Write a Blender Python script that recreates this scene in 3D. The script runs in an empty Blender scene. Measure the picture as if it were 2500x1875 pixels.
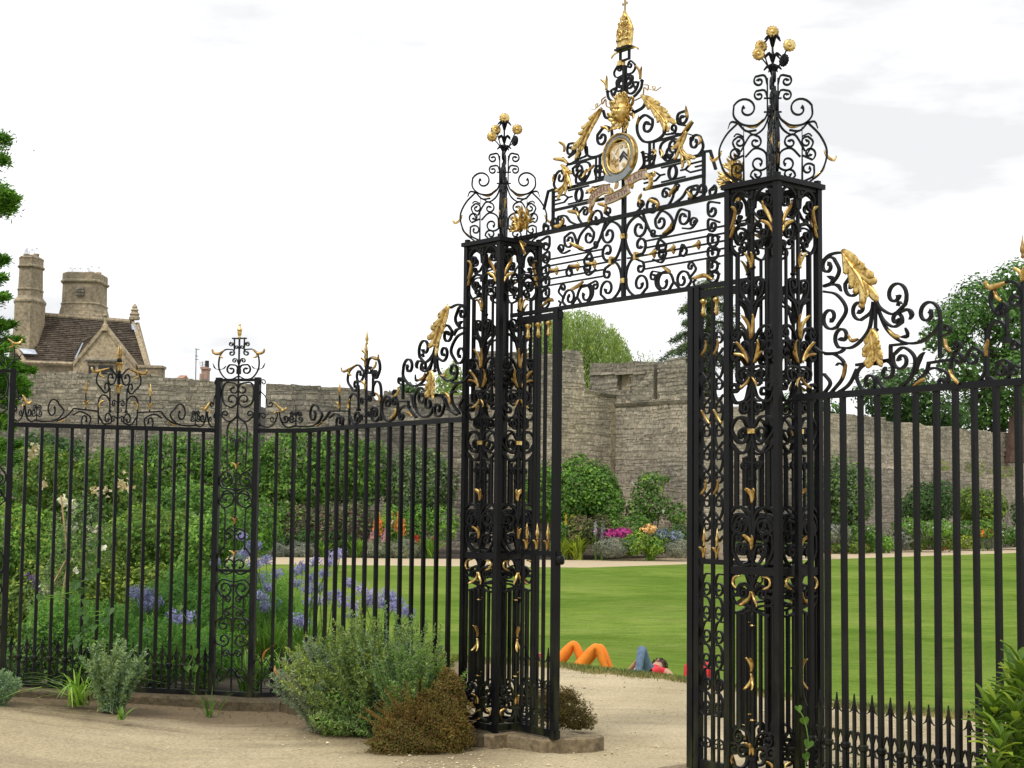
import bpy, math, random
import numpy as np
from mathutils import Vector, Matrix

random.seed(7)
rng = np.random.default_rng(7)
R = math.radians
scene = bpy.context.scene
COL = scene.collection

# ------------------------------------------------------------------ camera
FPX, CX, CY = 3800.0, 1250.0, 937.5          # focal length and centre in photo pixels (2500 x 1875)
PITCH, ROLL, EYE = R(4.4), R(0.6), 1.6
_f = np.array([0, math.cos(PITCH), math.sin(PITCH)])
_u0 = np.array([0, -math.sin(PITCH), math.cos(PITCH)])
_r0 = np.array([1.0, 0, 0])
_r = _r0 * math.cos(ROLL) + _u0 * math.sin(ROLL)
_u = _u0 * math.cos(ROLL) - _r0 * math.sin(ROLL)
CAM = np.array([0, 0, EYE])
cd = bpy.data.cameras.new('camera')
cam = bpy.data.objects.new('camera', cd)
COL.objects.link(cam)
cd.sensor_width = 36.0
cd.lens = FPX / 2500 * 36
cd.clip_start, cd.clip_end = 0.1, 3000
cam.matrix_world = Matrix(((_r[0], _u[0], -_f[0], 0), (_r[1], _u[1], -_f[1], 0), (_r[2], _u[2], -_f[2], EYE), (0, 0, 0, 1)))
scene.camera = cam

# ------------------------------------------------------------------ world, sun, exposure
SUN_EL, SUN_AZ = R(52), R(215)                # behind the camera and to its left
w = bpy.data.worlds.new('World'); scene.world = w; w.use_nodes = True
nt = w.node_tree; nt.nodes.clear()
wo = nt.nodes.new('ShaderNodeOutputWorld'); bg = nt.nodes.new('ShaderNodeBackground')
sk = nt.nodes.new('ShaderNodeTexSky'); sk.sky_type = 'NISHITA'; sk.sun_disc = False
sk.sun_elevation = SUN_EL; sk.sun_rotation = SUN_AZ
tc = nt.nodes.new('ShaderNodeTexCoord'); mp = nt.nodes.new('ShaderNodeMapping')
mp.inputs['Scale'].default_value = (2.2, 2.2, 7.5)
nz = nt.nodes.new('ShaderNodeTexNoise'); nz.inputs['Scale'].default_value = 1.6; nz.inputs['Detail'].default_value = 6; nz.inputs['Roughness'].default_value = .55
cr = nt.nodes.new('ShaderNodeValToRGB')
cr.color_ramp.elements[0].position = .40; cr.color_ramp.elements[0].color = (7.15, 7.22, 7.38, 1)
cr.color_ramp.elements[1].position = .58; cr.color_ramp.elements[1].color = (11.2, 11.2, 11.25, 1)
mx = nt.nodes.new('ShaderNodeMix'); mx.data_type = 'RGBA'; mx.inputs['Factor'].default_value = .985
L = nt.links.new
L(tc.outputs['Generated'], mp.inputs['Vector']); L(mp.outputs['Vector'], nz.inputs['Vector'])
L(nz.outputs['Fac'], cr.inputs['Fac']); L(sk.outputs['Color'], mx.inputs['A']); L(cr.outputs['Color'], mx.inputs['B'])
L(mx.outputs['Result'], bg.inputs['Color']); bg.inputs['Strength'].default_value = .1
L(bg.outputs['Background'], wo.inputs['Surface'])
sd = bpy.data.lights.new('sun', 'SUN'); sd.energy = 1.5; sd.angle = R(13); sd.color = (1, .955, .88)
sun = bpy.data.objects.new('sun', sd); COL.objects.link(sun)
sun.rotation_euler = Vector((-math.sin(SUN_AZ) * math.cos(SUN_EL), -math.cos(SUN_AZ) * math.cos(SUN_EL), -math.sin(SUN_EL))).to_track_quat('-Z', 'Y').to_euler()
scene.view_settings.view_transform = 'Standard'; scene.view_settings.look = 'None'
scene.view_settings.exposure = 0.32; scene.view_settings.gamma = 1.0; scene.view_settings.use_curve_mapping = False
scene.cycles.max_bounces = 5; scene.cycles.diffuse_bounces = 3; scene.cycles.glossy_bounces = 2; scene.cycles.transparent_max_bounces = 4

# ------------------------------------------------------------------ pixel rays
def ray(x, y): return _f + _r * ((x - CX) / FPX) - _u * ((y - CY) / FPX)
def at(x, y, D):                               # the point seen at photo pixel (x, y) at depth y = D
    r = ray(x, y); return CAM + r * (D / r[1])
def atz(x, y, z):
    r = ray(x, y); return CAM + r * ((z - EYE) / r[2])
def crop(x0, y0, s): return lambda x, y: (x0 + x / s, y0 + y / s)
KD = 2500 / 2212.0

# ------------------------------------------------------------------ objects
def tag(o, label=None, cat=None, group=None, kind=None):
    if label: o['label'] = label
    if cat: o['category'] = cat
    if group: o['group'] = group
    if kind: o['kind'] = kind
    return o
def thing(name, label, cat, loc=(0, 0, 0), rotz=0, group=None):
    o = bpy.data.objects.new(name, None); COL.objects.link(o)
    o.empty_display_size = .1
    o.location = loc; o.rotation_euler = (0, 0, rotz)
    return tag(o, label, cat, group)
def link(name, me, parent=None, loc=(0, 0, 0), rot=(0, 0, 0), sc=(1, 1, 1)):
    o = bpy.data.objects.new(name, me); COL.objects.link(o)
    o.parent = parent; o.location = loc; o.rotation_euler = rot; o.scale = sc
    return o
def kids(o): return [c for c in o.children]
def dup(o, parent=None):
    c = o.copy(); COL.objects.link(c); c.parent = parent
    for k in list(o.children): dup(k, c)
    return c
class MB:
    def __init__(s): s.v = []; s.f = []; s.n = 0; s.m = []
    def add(s, v, f, mi=0):
        v = np.asarray(v, float).reshape(-1, 3)
        s.v.append(v); s.f += [tuple(i + s.n for i in q) for q in f]; s.m += [mi] * len(f); s.n += len(v)
        return s
    def mesh(s, name, mats, off=None, smooth=False):
        v = np.concatenate(s.v) if s.v else np.zeros((0, 3))
        if off is not None: v = v - np.asarray(off)
        me = bpy.data.meshes.new(name); me.from_pydata(v.tolist(), [], s.f)
        for m in (mats if isinstance(mats, (list, tuple)) else [mats]): me.materials.append(m)
        if any(s.m): me.polygons.foreach_set('material_index', s.m)
        if smooth: me.polygons.foreach_set('use_smooth', [True] * len(s.f))
        me.update(); return me
    def obj(s, name, mats, parent=None, off=None, smooth=False, **k):
        return link(name, s.mesh(name, mats, off, smooth), parent, **k)
BOXF = [(0, 3, 2, 1), (4, 5, 6, 7), (0, 1, 5, 4), (1, 2, 6, 5), (2, 3, 7, 6), (3, 0, 4, 7)]
def box(mb, x0, x1, y0, y1, z0, z1, mi=0):
    mb.add([(x0, y0, z0), (x1, y0, z0), (x1, y1, z0), (x0, y1, z0), (x0, y0, z1), (x1, y0, z1), (x1, y1, z1), (x0, y1, z1)], BOXF, mi); return mb
def lathe(mb, prof, c=(0, 0, 0), n=10, mi=0, axis=None):
    """prof: list of (r, z)"""
    a = np.arange(n) * 2 * math.pi / n
    v = np.array([(r * math.cos(t), r * math.sin(t), z) for r, z in prof for t in a])
    if axis is not None:
        q = Vector((0, 0, 1)).rotation_difference(Vector(axis)).to_matrix(); v = v @ np.array(q).T
    v = v + np.asarray(c)
    f = [(i * n + j, i * n + (j + 1) % n, (i + 1) * n + (j + 1) % n, (i + 1) * n + j) for i in range(len(prof) - 1) for j in range(n)]
    f += [tuple(range(n - 1, -1, -1)), tuple((len(prof) - 1) * n + j for j in range(n))]
    mb.add(v, f, mi); return mb
def tube(mb, pts, r, n=5, mi=0):
    pts = np.asarray(pts, float); m = len(pts)
    rr = np.broadcast_to(np.asarray(r, float), (m,))
    t = np.gradient(pts, axis=0); t /= np.linalg.norm(t, axis=1)[:, None] + 1e-9
    ref = np.array([0, 0, 1.0]) if abs(t[:, 2]).mean() < .8 else np.array([1.0, .2, 0])
    a = np.cross(t, ref); a /= np.linalg.norm(a, axis=1)[:, None] + 1e-9; b = np.cross(t, a)
    ang = np.arange(n) * 2 * math.pi / n
    v = pts[:, None] + rr[:, None, None] * (a[:, None] * np.cos(ang)[None, :, None] + b[:, None] * np.sin(ang)[None, :, None])
    f = [(i * n + j, i * n + (j + 1) % n, (i + 1) * n + (j + 1) % n, (i + 1) * n + j) for i in range(m - 1) for j in range(n)]
    f += [tuple(range(n - 1, -1, -1)), tuple((m - 1) * n + j for j in range(n))]
    mb.add(v.reshape(-1, 3), f, mi); return mb
def npmesh(name, v, quads, mats, smooth=False):
    """big quad soup from numpy arrays"""
    me = bpy.data.meshes.new(name)
    v = np.ascontiguousarray(v, dtype=np.float32); q = np.ascontiguousarray(quads, dtype=np.int32)
    k = q.shape[1]
    me.vertices.add(len(v)); me.vertices.foreach_set('co', v.ravel())
    me.loops.add(q.size); me.loops.foreach_set('vertex_index', q.ravel())
    me.polygons.add(len(q)); me.polygons.foreach_set('loop_start', np.arange(0, q.size, k, dtype=np.int32))
    try: me.polygons.foreach_set('loop_total', np.full(len(q), k, dtype=np.int32))
    except Exception: pass
    me.polygons.foreach_set('use_smooth', [smooth] * len(q))
    for m in (mats if isinstance(mats, (list, tuple)) else [mats]): me.materials.append(m)
    me.update(calc_edges=True); me.validate(); return me

# ------------------------------------------------------------------ materials
class NT:
    def __init__(s, name):
        s.m = bpy.data.materials.new(name); s.m.use_nodes = True; s.t = s.m.node_tree; s.t.nodes.clear()
        s.out = s.n('ShaderNodeOutputMaterial')
    def n(s, k, **a):
        x = s.t.nodes.new(k)
        for i, v in a.items(): setattr(x, i, v)
        return x
    def l(s, a, b): s.t.links.new(a, b)
    def tex(s, scale, detail=4, rough=.55, coord='Object', vec=None, kind='ShaderNodeTexNoise', stretch=None):
        x = s.n(kind); x.inputs['Scale'].default_value = scale
        if kind == 'ShaderNodeTexNoise': x.inputs['Detail'].default_value = detail; x.inputs['Roughness'].default_value = rough
        src = s.geo_pos() if coord == 'World' else s.n('ShaderNodeTexCoord').outputs[coord]
        if stretch:
            mpn = s.n('ShaderNodeMapping'); mpn.inputs['Scale'].default_value = stretch; s.l(src, mpn.inputs['Vector']); src = mpn.outputs['Vector']
        s.l(src, x.inputs['Vector']); return x
    def geo_pos(s): return s.n('ShaderNodeNewGeometry').outputs['Position']
    def ramp(s, fac, stops):
        x = s.n('ShaderNodeValToRGB'); e = x.color_ramp.elements
        while len(e) < len(stops): e.new(.5)
        for i, (p, c) in enumerate(stops): e[i].position = p; e[i].color = (*c, 1) if len(c) == 3 else c
        s.l(fac, x.inputs['Fac']); return x.outputs['Color']
    def mix(s, fac, a, b, mode='MIX'):
        x = s.n('ShaderNodeMix'); x.data_type = 'RGBA'; x.blend_type = mode
        for inp, v in (('Factor', fac), ('A', a), ('B', b)):
            if isinstance(v, (int, float)): x.inputs[inp].default_value = v
            elif isinstance(v, tuple): x.inputs[inp].default_value = (*v, 1)
            else: s.l(v, x.inputs[inp])
        return x.outputs['Result']
    def math(s, op, a, b=None):
        x = s.n('ShaderNodeMath'); x.operation = op
        for i, v in enumerate((a, b)):
            if v is None: continue
            if isinstance(v, (int, float)): x.inputs[i].default_value = v
            else: s.l(v, x.inputs[i])
        return x.outputs[0]
    def rnd(s):
        """one random number per piece, joined or not"""
        g = s.n('ShaderNodeNewGeometry').outputs['Random Per Island']; o = s.n('ShaderNodeObjectInfo').outputs['Random']
        return s.math('FRACT', s.math('ADD', g, o))
    def bump(s, h, strength=.3, dist=.01):
        b = s.n('ShaderNodeBump'); b.inputs['Strength'].default_value = strength; b.inputs['Distance'].default_value = dist
        s.l(h, b.inputs['Height']); return b.outputs['Normal']
    def bsdf(s, color, rough=.7, metal=0, spec=.5, normal=None):
        p = s.n('ShaderNodeBsdfPrincipled')
        if isinstance(color, tuple): p.inputs['Base Color'].default_value = (*color, 1)
        else: s.l(color, p.inputs['Base Color'])
        if isinstance(rough, (int, float)): p.inputs['Roughness'].default_value = rough
        else: s.l(rough, p.inputs['Roughness'])
        p.inputs['Metallic'].default_value = metal; p.inputs['Specular IOR Level'].default_value = spec
        if normal is not None: s.l(normal, p.inputs['Normal'])
        s.l(p.outputs[0], s.out.inputs['Surface']); return p
def m_iron():
    t = NT('black_iron_paint')
    a = t.tex(9, 5, .6, 'World'); b = t.tex(60, 3, .6, 'World')
    c = t.ramp(a.outputs['Fac'], [(.3, (.0035, .004, .005)), (.6, (.006, .0066, .008)), (.75, (.012, .0115, .010))])
    rust = t.ramp(t.tex(22, 6, .7, 'World').outputs['Fac'], [(.66, (0, 0, 0)), (.76, (1, 1, 1))])
    c = t.mix(t.math('MULTIPLY', rust, .55), c, (.06, .032, .018))
    chip = t.ramp(t.tex(130, 2, .5, 'World').outputs['Fac'], [(.77, (0, 0, 0)), (.8, (1, 1, 1))])
    c = t.mix(t.math('MULTIPLY', chip, .5), c, (.16, .16, .155))
    z = t.n('ShaderNodeSeparateXYZ'); t.l(t.geo_pos(), z.inputs[0])
    mr = t.n('ShaderNodeMapRange'); mr.inputs['From Min'].default_value = 1.1; mr.inputs['From Max'].default_value = .1
    t.l(z.outputs['Z'], mr.inputs['Value'])
    alg = t.math('MULTIPLY', mr.outputs[0], t.ramp(t.tex(14, 4, .6, 'World', stretch=(1, 1, .25)).outputs['Fac'], [(.45, (0, 0, 0)), (.7, (1, 1, 1))]))
    c = t.mix(t.math('MULTIPLY', alg, .8), c, (.04, .045, .016))
    r = t.ramp(a.outputs['Fac'], [(.3, (.33, .33, .33)), (.7, (.55, .55, .55))])
    t.bsdf(c, r, 0, .19, t.bump(b.outputs['Fac'], .25, .002)); return t.m
def m_gold(name='gilding', tarn=.8):
    t = NT(name)
    a = t.tex(30, 5, .65, 'World'); rr = t.rnd()
    c = t.ramp(a.outputs['Fac'], [(.35, (.27, .15, .045)), (.5, (.61, .43, .14)), (.68, (.86, .69, .31))])
    c = t.mix(t.math('MULTIPLY', rr, tarn), c, (.26, .14, .05))
    t.bsdf(c, t.ramp(a.outputs['Fac'], [(.3, (.5, .5, .5)), (.7, (.27, .27, .27))]), .9, .5, t.bump(t.tex(90, 3, .6, 'World').outputs['Fac'], .35, .003)); return t.m
def m_stone(name, cols, speck=(.55, .53, .47), scale=1.0, rough=.92):
    """cols: ramp colours over the random value of each stone"""
    t = NT(name); n = len(cols)
    c = t.ramp(t.rnd(), [(i / max(1, n - 1), q) for i, q in enumerate(cols)])
    big = t.tex(.22 * scale, 5, .6, 'World'); fine = t.tex(7 * scale, 6, .7, 'World')
    c = t.mix(1.0, c, t.ramp(big.outputs['Fac'], [(.32, (.55, .55, .56)), (.5, (.95, .93, .9)), (.7, (1.15, 1.1, 1.0))]), 'MULTIPLY')
    c = t.mix(1.0, c, t.ramp(fine.outputs['Fac'], [(.3, (.42, .41, .39)), (.52, (1, 1, 1)), (.7, (1.4, 1.38, 1.3))]), 'MULTIPLY')
    lich = t.ramp(t.tex(3.2 * scale, 5, .75, 'World').outputs['Fac'], [(.62, (0, 0, 0)), (.7, (1, 1, 1))])
    c = t.mix(t.math('MULTIPLY', lich, .45), c, speck)
    st = t.ramp(t.tex(.9 * scale, 4, .6, 'World', stretch=(1, 1, .18)).outputs['Fac'], [(.5, (0, 0, 0)), (.72, (1, 1, 1))])
    c = t.mix(t.math('MULTIPLY', st, .35), c, (.085, .08, .07))
    t.bsdf(c, rough, 0, .2, t.bump(fine.outputs['Fac'], .6, .02)); return t.m
LEAFK = 1.0
def m_leaf(name, c0, c1, c2=None, trans=.28, rough=.55):
    t = NT(name)
    st = [(0, c0), (.75, c1)] + ([(1, c2)] if c2 else [])
    st = [(p, tuple(min(.9, x * LEAFK) for x in q)) for p, q in st]
    c = t.ramp(t.rnd(), st)
    c = t.mix(1.0, c, t.ramp(t.tex(1.1, 4, .65, 'World').outputs['Fac'], [(.32, (.52, .60, .55)), (.52, (.95, .98, .9)), (.68, (1.5, 1.36, 1.1))]), 'MULTIPLY')
    p = t.bsdf(c, rough, 0, .3)
    tr = t.n('ShaderNodeBsdfTranslucent'); t.l(t.mix(1.0, c, (1.25, 1.3, .7), 'MULTIPLY'), tr.inputs['Color'])
    ms = t.n('ShaderNodeMixShader'); ms.inputs['Fac'].default_value = trans
    t.l(p.outputs[0], ms.inputs[1]); t.l(tr.outputs[0], ms.inputs[2]); t.l(ms.outputs[0], t.out.inputs['Surface']); return t.m
def m_plain(name, c, rough=.7, metal=0, var=.25, scale=8, spec=.4):
    t = NT(name); a = t.tex(scale, 5, .6, 'World')
    lo = tuple(x * (1 - var) for x in c); hi = tuple(min(1, x * (1 + var)) for x in c)
    t.bsdf(t.ramp(a.outputs['Fac'], [(.3, lo), (.7, hi)]), rough, metal, spec, t.bump(a.outputs['Fac'], .2, .004)); return t.m

IRON = m_iron(); GOLD = m_gold()
GOLDB = m_gold('bright_gilding', .15)
BARK = m_plain('bark', (.07, .055, .04), .9, var=.4, scale=5)

# ------------------------------------------------------------------ ground shape
def ssm(t): t = np.clip(t, 0, 1); return t * t * (3 - 2 * t)
LIPX = [-30, -2, .5, 2.0, 2.85, 4, 30]; LIPY = [21, 19, 17.6, 16.0, 14.4, 13.6, 13.4]
def lip(x): return np.interp(x, LIPX, LIPY)
def far_edge(x): return np.where(np.asarray(x) < 3, 62.0, 62.0 + (np.asarray(x) - 3) * 1.05)
def gz(x, y):
    l = lip(x); s = np.asarray(y, float) - l
    a = -.2 * np.clip((np.asarray(y) - 10) / (l - 10), 0, 1)
    return a - .48 * ssm(s / 3) - .22 * ssm((s - 3) / 9)
def ground_hit(px, py):
    r = ray(px, py)
    for D in np.arange(6, 140, .05):
        p = CAM + r * (D / r[1])
        if p[2] <= gz(p[0], p[1]): return p
    return p

# ------------------------------------------------------------------ ironwork in vertical sheets
class Sheet:
    """vertical sheet over a plan polyline; (u, z) coordinates"""
    def __init__(s, plan):
        s.p = np.asarray(plan, float); d = np.diff(s.p, axis=0); s.l = np.linalg.norm(d, axis=1)
        s.u = np.concatenate([[0], np.cumsum(s.l)]); s.t = d / s.l[:, None]; s.len = s.u[-1]
    def xy(s, u):
        u = np.asarray(u, float); i = np.clip(np.searchsorted(s.u, u, 'right') - 1, 0, len(s.l) - 1)
        return s.p[i] + s.t[i] * (u - s.u[i])[..., None], s.t[i]
    def px(s, x, y):
        """photo pixel -> (u, z) on this sheet"""
        r = ray(x, y); best = None
        for i in range(len(s.l)):
            a, t = s.p[i], s.t[i]
            M = np.array([[r[0], -t[0]], [r[1], -t[1]]])
            k, q = np.linalg.solve(M, a - CAM[:2])
            lo = -9 if i == 0 else 0; hi = 9 if i == len(s.l) - 1 else s.l[i]
            if k > 0 and lo <= q <= hi: best = (s.u[i] + q, EYE + r[2] * k)
            if best is not None and 0 <= q <= s.l[i]: break
        return best
def catmull(P, step):
    P = [np.asarray(p, float) for p in P]
    if len(P) == 2:
        return np.array([P[0], P[1]])
    Q = [2 * P[0] - P[1]] + P + [2 * P[-1] - P[-2]]; out = []
    for i in range(1, len(Q) - 2):
        n = max(3, int(np.linalg.norm(Q[i + 1] - Q[i]) / step))
        t = (np.arange(n) / n)[:, None]
        a, b, c, d = Q[i - 1], Q[i], Q[i + 1], Q[i + 2]
        out.append(.5 * (2 * b + (c - a) * t + (2 * a - 5 * b + 4 * c - d) * t ** 2 + (3 * b - a - 3 * c + d) * t ** 3))
    return np.concatenate(out + [P[-1][None]])
def spiral(p, t, e, turns=1.1):
    p, e = np.asarray(p), np.asarray(e); d = p - e; r0 = np.linalg.norm(d)
    sg = 1 if d[0] * t[1] - d[1] * t[0] > 0 else -1
    a0 = math.atan2(d[1], d[0]); n = int(turns * 20)
    a = np.arange(1, n + 1) / n * turns * 2 * math.pi
    r = r0 * (1 - .76 * (a / a[-1]) ** .75)
    return e + np.stack([r * np.cos(a0 + sg * a), r * np.sin(a0 + sg * a)], 1)
def scroll2(P, e1=None, e2=None, step=.012, turns=1.1):
    c = catmull(P, step); parts = [c]
    if e2 is not None: parts.append(spiral(c[-1], c[-1] - c[-2], e2, turns))
    if e1 is not None: parts.insert(0, spiral(c[0], c[0] - c[1], e1, turns)[::-1])
    return np.concatenate(parts)
def ribbon(mb, c2, sheet, w=.011, d=.02, n0=0.0, mi=0, ends=(False, False), taper=None):
    """flat bar swept along a (u, z) path on a sheet; sheet None = plane y = n0 facing -y with u = x"""
    c2 = np.asarray(c2, float); keep = [0]
    for i in range(1, len(c2)):
        if np.linalg.norm(c2[i] - c2[keep[-1]]) > 1e-4: keep.append(i)
    c2 = c2[keep]; m = len(c2)
    t = np.gradient(c2, axis=0); t /= np.linalg.norm(t, axis=1)[:, None] + 1e-12
    ww = np.full(m, w)
    if ends[0]: ww[:3] *= (2.0, 1.9, 1.4)
    if ends[1]: ww[-3:] *= (1.4, 1.9, 2.0)
    if taper is not None: ww = w * np.interp(np.linspace(0, 1, m), np.linspace(0, 1, len(taper)), taper)
    side = np.stack([-t[:, 1], t[:, 0]], 1) * ww[:, None] / 2
    def to3(q, off):
        if sheet is None: return np.stack([q[:, 0], np.full(m, n0 + off), q[:, 1]], 1)
        xy, tt = sheet.xy(q[:, 0]); nn = np.stack([tt[:, 1], -tt[:, 0]], 1)
        return np.concatenate([xy + nn * (n0 - off), q[:, 1:2]], 1)
    A, B, C, D = to3(c2 + side, -d / 2), to3(c2 - side, -d / 2), to3(c2 - side, d / 2), to3(c2 + side, d / 2)
    v = np.stack([A, B, C, D], 1).reshape(-1, 3)
    f = [(4 * i + j, 4 * i + (j + 1) % 4, 4 * i + 4 + (j + 1) % 4, 4 * i + 4 + j) for i in range(m - 1) for j in range(4)]
    f += [(3, 2, 1, 0), tuple(4 * (m - 1) + j for j in range(4))]
    mb.add(v, f, mi); return mb
def sheet_pt(sheet, q, n):
    """(u,z) array and normal offset array -> 3D"""
    q = np.asarray(q, float); n = np.asarray(n, float)
    if sheet is None: return np.stack([q[..., 0], -n, q[..., 1]], -1)
    xy, tt = sheet.xy(q[..., 0]); nn = np.stack([tt[..., 1], -tt[..., 0]], -1)
    return np.concatenate([xy + nn * n[..., None], q[..., 1:2]], -1)
def grid_faces(a, b, off=0, flip=False):
    f = [(off + i * b + j, off + i * b + j + 1, off + (i + 1) * b + j + 1, off + (i + 1) * b + j) for i in range(a - 1) for j in range(b - 1)]
    return [q[::-1] for q in f] if flip else f
def leaf_plate(mb, P, W, sheet, curl=.03, bulge=.012, n0=.012, lobes=0, sweep=.0, na=None, mi=0, thick=.004):
    """gilded leaf: P = spine in (u, z) from root to tip"""
    W = W * .84
    na = na or (34 if lobes else 9); nb = 9 if lobes else 5
    sp = catmull(P, .004) if len(P) > 2 else np.array(P, float)
    ll = np.concatenate([[0], np.cumsum(np.linalg.norm(np.diff(sp, axis=0), axis=1))]); ll /= ll[-1]
    T = np.linspace(0, 1, na)
    s = np.linspace(-1, 1, nb)
    TT, SS = np.meshgrid(T, s, indexing='ij')
    Te = np.clip(TT + sweep * SS ** 2 * np.sin(math.pi * np.clip(TT, 0, 1)), 0, 1.12)
    def sp_at(x): return np.stack([np.interp(x, ll, sp[:, 0]), np.interp(x, ll, sp[:, 1])], -1)
    c = sp_at(np.minimum(Te, 1)); dd = sp_at(np.minimum(TT + .02, 1)) - sp_at(np.maximum(TT - .02, 0)); dd /= np.linalg.norm(dd, axis=-1)[..., None] + 1e-9
    c = c + dd * np.maximum(Te - 1, 0)[..., None] * np.sum(np.linalg.norm(np.diff(sp, axis=0), axis=1))
    sd = np.stack([-dd[..., 1], dd[..., 0]], -1)
    if lobes:
        env = np.sin(math.pi * np.clip(TT * .93 + .05, 0, 1)) ** .55
        saw = (TT * lobes) % 1.0
        wv = W * env * (1 - .42 * (1 - np.abs(saw * 2 - 1)) ** 2)
        nn = n0 + bulge * (1 - SS ** 2) + .010 * np.cos(TT * lobes * 2 * math.pi) * np.abs(SS) + curl * TT ** 3 + .006 * np.cos(SS * 9.4)
    else:
        wv = W * (.30 + .70 * np.sin(math.pi * np.clip(TT * .78 + .08, 0, 1)))
        wv = np.where(TT > .9, wv * .8, wv)
        nn = n0 + bulge * (1 - SS ** 2) * (1 - TT * .6) + curl * TT ** 2.5 + .25 * W * np.abs(SS) * TT
    q = c + sd * (SS * wv)[..., None]
    if curl and not lobes:                           # the tip rolls over
        q = q - dd * (np.clip(TT - .8, 0, 1) ** 1 * .25 * np.linalg.norm(sp[-1] - sp[0]))[..., None]
    v1 = sheet_pt(sheet, q, nn).reshape(-1, 3); v2 = sheet_pt(sheet, q, nn - thick).reshape(-1, 3)
    o = len(v1); f = grid_faces(na, nb) + grid_faces(na, nb, o, True)
    rim = [i * nb for i in range(na)] + [(na - 1) * nb + j for j in range(1, nb)] + [i * nb + nb - 1 for i in range(na - 2, -1, -1)] + [j for j in range(nb - 2, 0, -1)]
    f += [(rim[i], rim[(i + 1) % len(rim)], o + rim[(i + 1) % len(rim)], o + rim[i]) for i in range(len(rim))]
    mb.add(v1, f[:0]); mb.n -= o; mb.v.pop()
    mb.add(np.concatenate([v1, v2]), f, mi); return mb
def acanthus(mb, P, W, sheet, curl=.02, n0=.015, nl=5):
    """feathered gilded leaf: leaflets that fan off a spine towards its far end"""
    sp = catmull([np.asarray(p, float) for p in P], .004) if len(P) > 2 else np.array([P[0] + (P[1] - P[0]) * k / 20 for k in range(21)])
    ll = np.concatenate([[0], np.cumsum(np.linalg.norm(np.diff(sp, axis=0), axis=1))]); T = ll / ll[-1]
    g = lambda t: np.array((np.interp(t, T, sp[:, 0]), np.interp(t, T, sp[:, 1])))
    for i in range(nl):
        t = .0 + .66 * i / (nl - 1); d = g(min(1, t + .06)) - g(max(0, t - .02)); d /= np.linalg.norm(d); sd = np.array((-d[1], d[0])); b = g(t); l = ll[-1] * (.34 + .06 * math.sin(t * 3.0)); k = W * (.32 + .62 * math.sin(math.pi * min(1, .2 + t * .8)))
        for s in (-1, 1):
            q = 1 + .18 * ((i + (s > 0)) % 2)
            leaf_plate(mb, [b - d * l * .1, b + d * l * .45 + sd * s * k * .30, b + d * l * .88 * q + sd * s * k * .72, b + d * l * .98 * q + sd * s * k * 1.12], W * .36, sheet, curl * .9, .014, n0 + .012 - .010 * t, na=9)
    leaf_plate(mb, [g(.55), g(.8), g(1.0)], W * .34, sheet, curl, .014, n0 + .006, na=8); leaf_plate(mb, [g(0), g(.3), g(.62), g(.92)], W * .15, sheet, 0, .014, n0 + .020, na=12)
    return mb
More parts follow.
